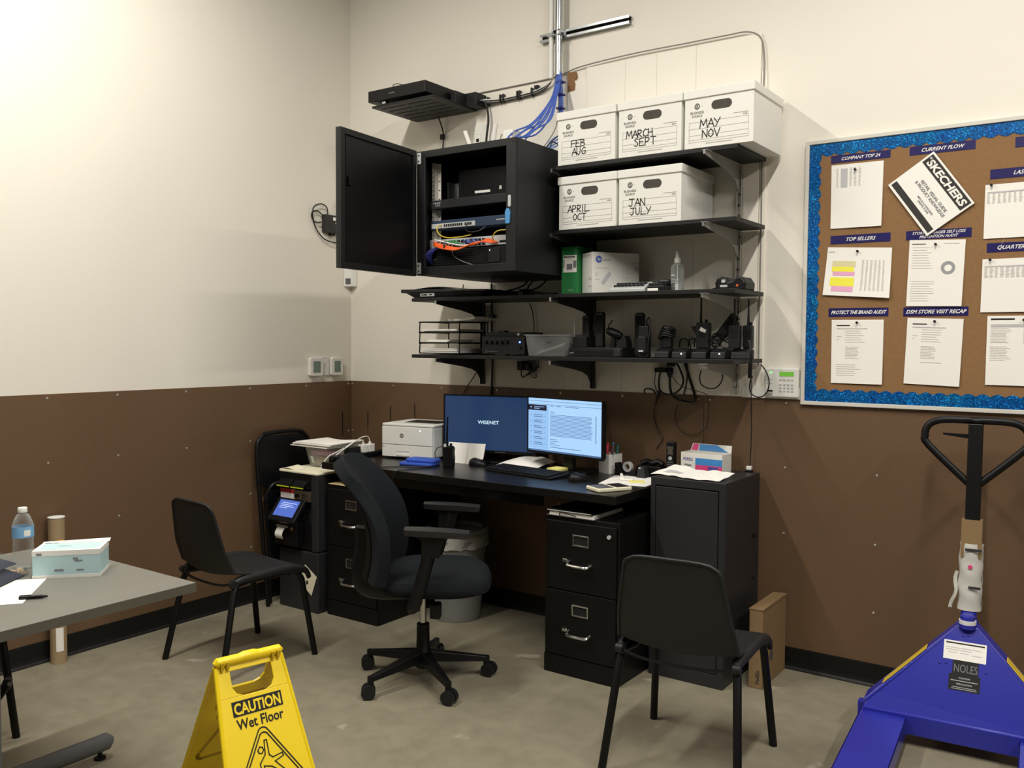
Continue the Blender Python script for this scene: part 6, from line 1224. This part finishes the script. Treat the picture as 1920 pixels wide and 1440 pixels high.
mbx = thing('mask_carton', 'pale blue and white carton of face masks on the grey table', 'box', (1.277, -2.657, TZ), 47.6)
w_, d_, h_ = .200, .125, .088
c_ = part(mbx, 'carton', MB().box(0, w_, 0, d_, 0, h_), 'mask_blue', bevel=.001, w=False)
part(c_, 'band', MB().box(-.0006, w_+.0006, -.0006, d_+.0006, 0, .010), 'card_white', w=False)
part(c_, 'band', MB().box(-.0006, w_+.0006, -.0006, d_+.0006, h_-.016, h_+.0006), 'card_white', w=False)
part(c_, 'top_print', MB().prism(rrect(.012, w_-.012, .014, d_-.02, .004), 'xy', h_+.0006, h_+.0012), 'mask_blue', w=False)
part(mbx, 'lid_flap', MB().hexa([(0, d_-.012, h_+.001), (w_+.006, d_-.012, h_+.001), (w_+.006, d_+.006, h_+.008), (0, d_+.004, h_+.002), (0, d_-.012, h_+.0018), (w_+.006, d_-.012, h_+.0018), (w_+.006, d_+.006, h_+.0088), (0, d_+.004, h_+.0028)]), 'card_white', w=False)
part(c_, 'print', MB().bars([(.012, .028, .074, .081), (.065, .092, .022, .028), (.13, .152, .022, .026), (.12, .135, .058, .064), (.125, .148, .052, .056)], (0, -.0012, 0), X, Z), 'mid_ink', w=False, flat=True)
part(c_, 'print', MB().bars([(.01, .03, d_-.018, d_-.012), (.035, .05, d_-.018, d_-.012), (.06, .10, .06, .063)], (0, 0, h_+.0016), X, Y), 'mid_ink', w=False, flat=True)
wbt = thing('water_bottle', 'clear plastic water bottle with a blue label on the grey table', 'bottle', (1.105, -2.60, TZ))
pc_ = (1.105, -2.60, TZ)
rib = [(.026, .001), (.031, .006), (.032, .02)]+[(.0325-.0022*(i % 2), .026+i*.0085) for i in range(8)]+[(.0325, .10), (.0325, .142), (.031, .150), (.020, .176), (.0125, .183), (.0125, .190)]
part(wbt, 'bottle', MB().lathe(rib, pc_, 24), 'clear_bottle', sm=True)
part(wbt, 'label', MB().ring([(pc_[0]+.0332*math.cos(a*math.pi/14), pc_[1]+.0332*math.sin(a*math.pi/14)) for a in range(28)], [(pc_[0]+.0328*math.cos(a*math.pi/14), pc_[1]+.0328*math.sin(a*math.pi/14)) for a in range(28)], 'xy', TZ+.104, TZ+.140), 'bottle_label')
part(wbt, 'label_patch', MB().add([(pc_[0]+.0336*math.cos(a), pc_[1]+.0336*math.sin(a), TZ+z) for z in (.110, .130) for a in (-.35, -.15, .05, .25)], [(0, 1, 5, 4), (1, 2, 6, 5), (2, 3, 7, 6)]), 'paper', flat=True)
part(wbt, 'cap', MB().lathe([(.0145, .186), (.0148, .188), (.0148, .200), (.0135, .202)], pc_, 18), 'white_plastic', sm=True)
flat_sheet(1.345, -2.80, .216, .279, 50, TZ+.0003, 'paper', 'paper_sheet', 'white sheet under the dark bagged garment on the grey table')
pen = thing('pen', 'short black pen lying at the corner of the sheet on the grey table', 'pen', (1.50, -2.765, TZ), 52)
part(pen, 'barrel', MB().cyl((-.038, 0, .0065), (.02, 0, .0065), .0055, n=10), 'black_plastic', sm=True, w=False)
part(pen, 'tip', MB().cyl((.02, 0, .0065), (.038, 0, .0065), .0055, .0025, 10), 'black_plastic', sm=True, w=False)
part(pen, 'clip', MB().box(-.036, -.006, -.001, .001, .011, .014), 'black_metal', w=False)
gm = thing('bagged_garment', 'dark navy garment folded in a clear plastic bag on the grey table', 'garment', (1.19, -2.80, TZ+.0016), 35)
def pillow(x0, x1, y0, y1, z0, h, wob):
    def fn(u, v):
        e = min(1, 4.5*min(u, 1-u))**.5*min(1, 4.5*min(v, 1-v))**.5
        return (x0+(x1-x0)*u, y0+(y1-y0)*v, z0+.004+h*e*(1+wob*math.sin(9*u+4*v)))
    return MB().sheet(fn, 16, 14, .004)
mb = pillow(-.13, .11, -.12, .10, 0, .04, .08); part(gm, 'lower_fold', mb.add([(-.13, -.12, 0), (.11, -.12, 0), (.11, .10, 0), (-.13, .10, 0)], [(0, 1, 2, 3)]), 'navy_cloth', sm=True, w=False)
part(gm, 'upper_fold', pillow(-.13, .09, -.07, .09, .040, .032, .15), 'navy_cloth', sm=True, w=False)
part(gm, 'bag', pillow(-.145, .135, -.135, .118, .004, .078, .05), 'poly_bag', sm=True, w=False)
wr = thing('snack_wrapper', 'small tan wrapper beside the water bottle on the grey table', 'wrapper', (1.195, -2.662, TZ), 20)
part(wr, 'pouch', pillow(-.028, .022, -.02, .02, 0, .016, .3), 'brown_wrap', sm=True, w=False)
part(wr, 'clear_end', pillow(.012, .042, -.018, .015, 0, .018, .4), 'poly_bag', sm=True, w=False)
solo('orange_clip', MB().tube([(1.015, -2.42, TZ+.001), (1.015, -2.42, TZ+.03), (1.015, -2.42, TZ+.034)], [.008, .011, .011], 10).box(.985, 1.045, -2.435, -2.405, TZ+.030, TZ+.042), 'orange_bit', 'orange cap tip just showing behind the mask carton', 'cap', bevel=.002)
solo('dark_scrap', MB().box(.93, .965, -2.70, -2.68, TZ+.0003, TZ+.012), 'hole_card', 'small dark scrap behind the bagged garment on the grey table', 'scrap', bevel=.003)
ct = thing('cardboard_tube', 'tall cardboard mailing tube standing by the left wall behind the table', 'tube', (.062, -1.945, 0))
part(ct, 'tube', MB().lathe([(.036, 0), (.036, .675), (.033, .675), (.033, .66)], (.062, -1.945, 0), 24), 'tube_card', sm=True)
part(ct, 'end_cap', MB().lathe([(.0328, .655), (.0328, .679), (.037, .679), (.037, .682), (.03, .683)], (.062, -1.945, 0), 24), 'white_plastic', sm=True)
part(ct, 'label', MB().add([(.062+.0366*math.cos(a), -1.945+.0366*math.sin(a), z) for z in (.06, .17) for a in (-.75, -.45, -.15, .15)], [(0, 1, 5, 4), (1, 2, 6, 5), (2, 3, 7, 6)]), 'paper', flat=True)
# ---------------------------------------------------------------- wet floor sign
sg = thing('wet_floor_sign', 'yellow folding CAUTION Wet Floor sign in the foreground', 'sign', (2.118, -2.485, 0), -14)
SH, SP = .62, .30       # ridge runs along local y, the lettered face looks along +x
sl_ = math.hypot(SH, SP)
def face_pt(s, yy, t, off=0.):      # t: distance down the panel from the ridge
    n = Vector((s*SH/sl_, 0, SP/sl_))
    return Vector((s*SP*t/sl_, yy, SH-SH*t/sl_))+n*off
def panel(s):
    mb = MB(); wt_, wb2 = .095, .15; T = sl_-.012
    hw = lambda t: wt_+(wb2-wt_)*t/sl_
    def poly(pts):
        n = len(pts); vs = [face_pt(s, y, t, 0) for y, t in pts]+[face_pt(s, y, t, -.008) for y, t in pts]
        mb.add(vs, [tuple(range(n)), tuple(range(2*n-1, n-1, -1))]+[(i, (i+1) % n, n+(i+1) % n, n+i) for i in range(n)])
    a, b, c = .012, .028, .098      # hand hole between b and c, half width .058
    poly([(-hw(a), a), (hw(a), a), (hw(b), b), (-hw(b), b)])
    poly([(-hw(b), b), (-.060, b), (-.060, c-.025), (-.050, c-.008), (-.032, c), (-hw(c), c)])
    poly([(hw(b), b), (hw(c), c), (.032, c), (.050, c-.008), (.060, c-.025), (.060, b)])
    poly([(-hw(c), c), (hw(c), c), (hw(T), T), (.09, T), (.07, T-.06), (-.07, T-.06), (-.09, T), (-hw(T), T)])
    return mb
for s in (1, -1):
    pn = part(sg, 'panel', panel(s), 'sign_yellow', bevel=.0015, w=False)
    hw = lambda t: .095+.055*t/sl_
    part(pn, 'edge_rim', MB().tube([face_pt(s, -hw(t), t, -.003) for t in (.012, .35, sl_-.012)], .006, 8).tube([face_pt(s, hw(t), t, -.003) for t in (.012, .35, sl_-.012)], .006, 8), 'sign_yellow', sm=True, w=False)
    du = Vector((0, s, 0)); dv_ = (face_pt(s, 0, 0)-face_pt(s, 0, 1)).normalized(); P0 = lambda y, t, off=.0008: face_pt(s, y, t, off)
    ring_ = []
    part(pn, 'black_bar', MB().bars([(-.072, .072, -.02, .02)], P0(0, .130), du, dv_), 'ink', w=False, flat=True)
    part(pn, 'lettering', text_mb('CAUTION', .029, P0(0, .1445, .0014), du, dv_, bold=.03, squeeze=.134), 'sign_yellow', w=False, flat=True)
    part(pn, 'lettering', text_mb('Wet Floor', .027, P0(0, .184), du, dv_, bold=.02, squeeze=.135), 'ink', w=False, flat=True)
    tc_ = .275
    def tri(r): 
        out = []
        for k in range(3):
            a0 = math.radians(90+120*k); cx, cy = r*math.cos(a0), r*math.sin(a0)*.95; cx *= 1.0
            for d in (-50, -25, 0, 25, 50): out.append((cx*.86+r*.14*math.cos(a0+math.radians(d)), cy*.86+r*.14*math.sin(a0+math.radians(d))))
        return out+[out[0]]
    fig = [[(-.024, .036), (-.018, .044), (-.010, .042), (-.008, .034), (-.014, .027), (-.022, .029), (-.024, .036)],
           [(-.006, .022), (-.002, .058), (.005, .058), (.005, .018), (.014, .010), (.042, .014), (.044, .006), (.018, -.002), (.040, -.028), (.034, -.034), (.006, -.012), (-.014, -.006), (-.016, -.034), (-.023, -.034), (-.024, .002), (-.006, .022)]]
    part(pn, 'pictogram', MB().strokes([tri(.112), tri(.098)], .0036, P0(0, tc_+.025), du, dv_).strokes(fig, .0032, P0(0, tc_+.01), du, dv_), 'ink', w=False, flat=True)
    # raised marks that show on the inner face
    di = -du; Q0 = lambda y, t: face_pt(s, y, t, -.0086)
    part(pn, 'inner_mark', MB().bars([(-.07, .07, -.018, .018)], Q0(0, .150), di, dv_).bars([(-.06, .06, -.008, .008)], Q0(0, .20), di, dv_).strokes([tri(.105)], .010, Q0(0, tc_+.02), di, dv_).bars([(-.07, .07, -.01, .01)], Q0(0, .48), di, dv_), 'sign_emboss', w=False, flat=True)['kind'] = 'stuff'
part(sg, 'ridge', MB().tube([(0, -.098, SH-.004), (0, -.092, SH), (0, .092, SH), (0, .098, SH-.004)], [.008, .014, .014, .008], 12), 'sign_yellow', sm=True, w=False)
part(sg, 'ridge_bump', MB().tube([(0, -.03, SH), (0, -.015, SH+.002), (0, .015, SH+.002), (0, .03, SH)], [.013, .0155, .0155, .013], 12), 'sign_yellow', sm=True, w=False)
for yy in (-.082, -.066, .066, .082): part(sg, 'hinge_slot', MB().box(.0, .0175, yy-.004, yy+.004, SH-.018, SH+.002), 'sign_emboss', w=False)
# ---------------------------------------------------------------- pallet jack
pj = thing('pallet_jack', 'blue pallet jack with an upright black loop handle by the back wall', 'pallet jack', (3.640, -.52, 0), 4.5)
# local frame: forks run along -y, handle and steering wheels at +y
FW, GAP, FT = .165, .365, .105
fx = GAP/2
for s in (-1, 1):
    xi, xo = s*fx, s*(fx+FW); a, b = min(xi, xo), max(xi, xo)
    fk = part(pj, 'fork', MB().prism([(-1.15, .03), (-1.15, .07), (-1.10, FT), (.02, FT), (.02, FT-.004), (-1.10, FT-.006)], 'yz', a, b).box(a, a+.006, -1.12, .02, .042, FT).box(b-.006, b, -1.12, .02, .042, FT), 'jack_blue', bevel=.004, w=False)
    part(fk, 'load_roller', MB().cyl((a+.04, -1.0, .036), (b-.04, -1.0, .036), .036, n=18), 'dark_plastic', sm=True, w=False)
# sloping triangular apron
ap = Vector((-.03, .175, .46)); hw_t, hw_b = .028, fx+FW-.01
yb_, zb_ = .005, FT+.012
mb = MB()
front = [(-hw_b, yb_, zb_), (hw_b, yb_, zb_), (hw_b-.03, yb_+.03, zb_+.055), (hw_t, .165, .43), (-hw_t, .165, .43), (-hw_b+.03, yb_+.03, zb_+.055)]
n = len(front); bk_ = [(x, y+.012, z-.004) for x, y, z in front]
mb.add(front+bk_, [tuple(range(n)), tuple(range(2*n-1, n-1, -1))]+[(i, (i+1) % n, n+(i+1) % n, n+i) for i in range(n)])
apn = part(pj, 'apron', mb, 'jack_blue', bevel=.002, w=False)
part(pj, 'cross_bar', MB().box(-hw_b, hw_b, -.012, .03, .045, zb_+.002), 'jack_blue', bevel=.003, w=False)
for s in (-1, 1):
    e0 = Vector((s*(hw_b-.005), yb_+.015, zb_+.02)); e1 = Vector((s*hw_t, .175, .435))
    rim = part(apn, 'apron_rim', MB().hexa([e0+Vector((-s*.006, -.008, 0)), e0+Vector((s*.008, -.008, 0)), e0+Vector((s*.008, .10, 0)), e0+Vector((-s*.006, .10, 0)), e1+Vector((-s*.006, -.008, 0)), e1+Vector((s*.008, -.008, 0)), e1+Vector((s*.008, .06, 0)), e1+Vector((-s*.006, .06, 0))]), 'jack_blue', bevel=.002, w=False)
    q0 = e0.lerp(e1, .22)+Vector((s*.009, -.004, 0)); q1 = e0.lerp(e1, .68)+Vector((s*.009, -.004, 0))
    part(apn, 'hazard_strip', MB().hexa([q0+Vector((0, -.006, .002)), q0+Vector((s*.003, -.006, .002)), q0+Vector((s*.003, .05, .002)), q0+Vector((0, .05, .002)), q1+Vector((0, -.006, .002)), q1+Vector((s*.003, -.006, .002)), q1+Vector((s*.003, .05, .002)), q1+Vector((0, .05, .002))]), 'hazard_yellow', w=False)
av = (Vector((0, .165, .43))-Vector((0, yb_+.03, zb_+.055))).normalized(); an = Vector((0, -av.z, av.y))
ao = Vector((0, yb_+.03, zb_+.055))
Pq = lambda x, t, o=.001: ao+X*x+av*t+an*o
def onap(x0, x1, t0, t1, o=.0012): return MB().hexa([Pq(x, t, d) for d in (-.001, o) for x, t in ((x0, t0), (x1, t0), (x1, t1), (x0, t1))])
part(apn, 'rating_label', onap(-.075, .068, .165, .235, .0016), 'paper', w=False, label='white rating label')
part(apn, 'label_bar', MB().bars([(-.068, .062, .224, .229)], Pq(0, 0, .0022), X, av), 'ink', w=False, flat=True)
part(apn, 'label_text', MB().bars([(-.068, .03, .208, .211), (-.068, .02, .200, .203), (.03, .055, .208, .210), (-.06, -.03, .19, .193), (-.02, .01, .19, .193), (.02, .055, .187, .190)], Pq(0, 0, .0022), X, av), 'line_ink', w=False, flat=True)
part(apn, 'warning_plate', onap(-.042, .045, .112, .170, .0012).add(onap(-.052, .052, .055, .114, .0014).v, onap(0, 1, 0, 1).f), 'ink', w=False, label='black warning plate')
part(apn, 'lettering', text_mb('NOLES', .030, Pq(.002, .122, .0022), X, av, bold=.0, squeeze=.078), 'mid_ink', w=False, flat=True)
part(apn, 'lettering', text_mb('CAUTION', .006, Pq(0, .098, .0022), X, av, bold=.02), 'silver_plastic', w=False, flat=True)
part(apn, 'lettering', text_mb('PRECAUCION', .006, Pq(0, .076, .0022), X, av, bold=.02), 'silver_plastic', w=False, flat=True)
part(apn, 'label_text', MB().bars([(-.045, .045, .089, .0915), (-.04, .04, .066, .068), (-.042, .042, .060, .062)], Pq(0, 0, .0022), X, av), 'silver_plastic', w=False, flat=True)
mb = MB()
for x, t in ((-.012, .258), (.004, .262), (-.085, .145), (-.065, .15), (.07, .135)): mb.cyl(Pq(x, t, 0), Pq(x, t, .004), .004, n=8)
part(apn, 'bolt', mb, 'jack_blue', w=False)
part(pj, 'axle_bracket', MB().box(-hw_b-.03, -hw_b+.02, .06, .10, .05, .11).box(hw_b-.02, hw_b+.03, .06, .10, .05, .11), 'jack_blue', bevel=.004, w=False)
part(pj, 'pump_cylinder', MB().lathe([(.05, .12), (.05, .36), (.035, .38), (.035, .44), (.028, .455), (.028, .475), (.015, .48)], (0, .225, 0), 18), 'jack_blue', sm=True, w=False)
part(pj, 'pump_collar', MB().lathe([(.030, .446), (.030, .460)], (0, .17, 0), 16), 'white_plastic', w=False)
part(pj, 'pump_cap', MB().lathe([(.030, .43), (.030, .446)], (0, .168, 0), 16).lathe([(.026, .460), (.026, .474), (.016, .480)], (0, .172, 0), 16), 'jack_blue', sm=True, w=False)
part(pj, 'steer_wheel', MB().cyl((-.10, .24, .09), (-.05, .24, .09), .09, n=24), 'dark_plastic', sm=True, w=False)
part(pj, 'steer_wheel', MB().cyl((.05, .24, .09), (.10, .24, .09), .09, n=24), 'dark_plastic', sm=True, w=False)
part(pj, 'wheel_axle', MB().cyl((-.10, .24, .09), (.10, .24, .09), .02, n=12).cyl((0, .235, .09), (0, .235, .14), .04, n=14), 'black_metal', sm=True, w=False)
h0, h1 = Vector((.0, .24, .46)), Vector((.0, .33, 1.205))
hv = (h1-h0).normalized(); hb = lambda t: h0.lerp(h1, t)
ha = part(pj, 'handle_bar', MB().hexa([hb(t)+Vector((a, b, 0)) for t in (0, .985) for a, b in ((-.026, -.018), (.026, -.018), (.026, .018), (-.026, .018))]), 'black_metal', bevel=.004, w=False)
lp_ = [(0, 1.0), (.09, 1.0), (.142, .99), (.172, .96), (.180, .91), (.165, .86), (.02, .675), (0, .66), (-.02, .675), (-.165, .86), (-.180, .91), (-.172, .96), (-.142, .99), (-.09, 1.0)]
part(ha, 'loop_grip', MB().tube(smooth_path([hb(t)+X*x for x, t in lp_], 4, True), .0145, 10, closed=True), 'black_metal', sm=True, w=False)
part(ha, 'release_lever', MB().hexa([hb(.915)+X*(-.02)+Vector((0, -.006, -.008)), hb(.915)+X*(-.02)+Vector((0, .006, -.008)), hb(.925)+X*(-.115)+Vector((0, .004, -.004)), hb(.925)+X*(-.115)+Vector((0, -.004, -.004)), hb(.915)+X*(-.02)+Vector((0, -.006, .010)), hb(.915)+X*(-.02)+Vector((0, .006, .010)), hb(.925)+X*(-.115)+Vector((0, .004, .004)), hb(.925)+X*(-.115)+Vector((0, -.004, .004))]), 'black_metal', bevel=.001, w=False)
cs = part(pj, 'cardboard_sleeve', MB().hexa([hb(t)+Vector((a, b, 0)) for t in (.30, .49) for a, b in ((-.036, -.028), (.036, -.028), (.036, .024), (-.036, .024))]), 'cardboard', w=False)
ws = part(pj, 'plastic_wrap', MB().sheet(lambda u, v: hb(.03+.34*v)+Vector((.041*math.cos(u*2*math.pi)*(1+.05*math.sin(17*v+3*u)), .034*math.sin(u*2*math.pi)*(1+.06*math.sin(19*v+5*u)), 0)), 24, 24, .001), 'bag_clear', sm=True, w=False, label='crumpled white plastic wrapping')
part(ws, 'wrap_tail', MB().sheet(lambda u, v: hb(.22-.19*v)+Vector((-.040-.012*u-.018*v*v-.004*math.sin(9*v), -.015+.01*math.sin(7*v+2*u), 0)), 3, 14, .001), 'bag_clear', sm=True, w=False)
for tt, xa_ in ((.335, -.02), (.145, -.004)): part(ws, 'wrap_band', MB().box(xa_, .038, -.002, .0, 0, .010).move(hb(tt)+Vector((0, -.038, 0))), 'marker', w=False)
part(ws, 'wrap_spot', MB().cyl(hb(.255)+Vector((0, -.040, 0)), hb(.255)+Vector((0, -.034, 0)), .008, n=8), 'pink', w=False)

# ---------------------------------------------------------------- folding chair at the left photo edge
fd_ = thing('folding_chair', 'black folding chair at the left photo edge, only its legs showing', 'chair', (.52, -2.72, 0))
for x in (.32, .715):
    part(fd_, 'leg', MB().tube([(x-.006, -2.448, 0), (x+.005, -2.50, .43), (x, -2.53, .46)], .014, 10), 'black_metal', sm=True)
    part(fd_, 'leg', MB().tube([(x, -3.0, 0), (x, -2.93, .43), (x, -2.99, .82)], .014, 10), 'black_metal', sm=True)
    s_ = 1 if x > .5 else -1
    br = part(fd_, 'brace', MB().tube([(x+.072*s_, -2.508, .262), (x+.068*s_, -2.512, .24), (x-.06*s_, -2.60, .03)], [.014, .017, .013], 10), 'black_metal', sm=True)
    part(br, 'pivot', MB().cyl((x+.045*s_, -2.51, .245), (x+.085*s_, -2.51, .245), .009, n=10), 'grey_plastic', sm=True)
part(fd_, 'seat', MB().box(.32, .715, -2.93, -2.49, .455, .48), 'black_plastic', bevel=.01)
part(fd_, 'backrest', MB().box(.32, .715, -2.995, -2.975, .62, .83), 'black_plastic', bevel=.008)
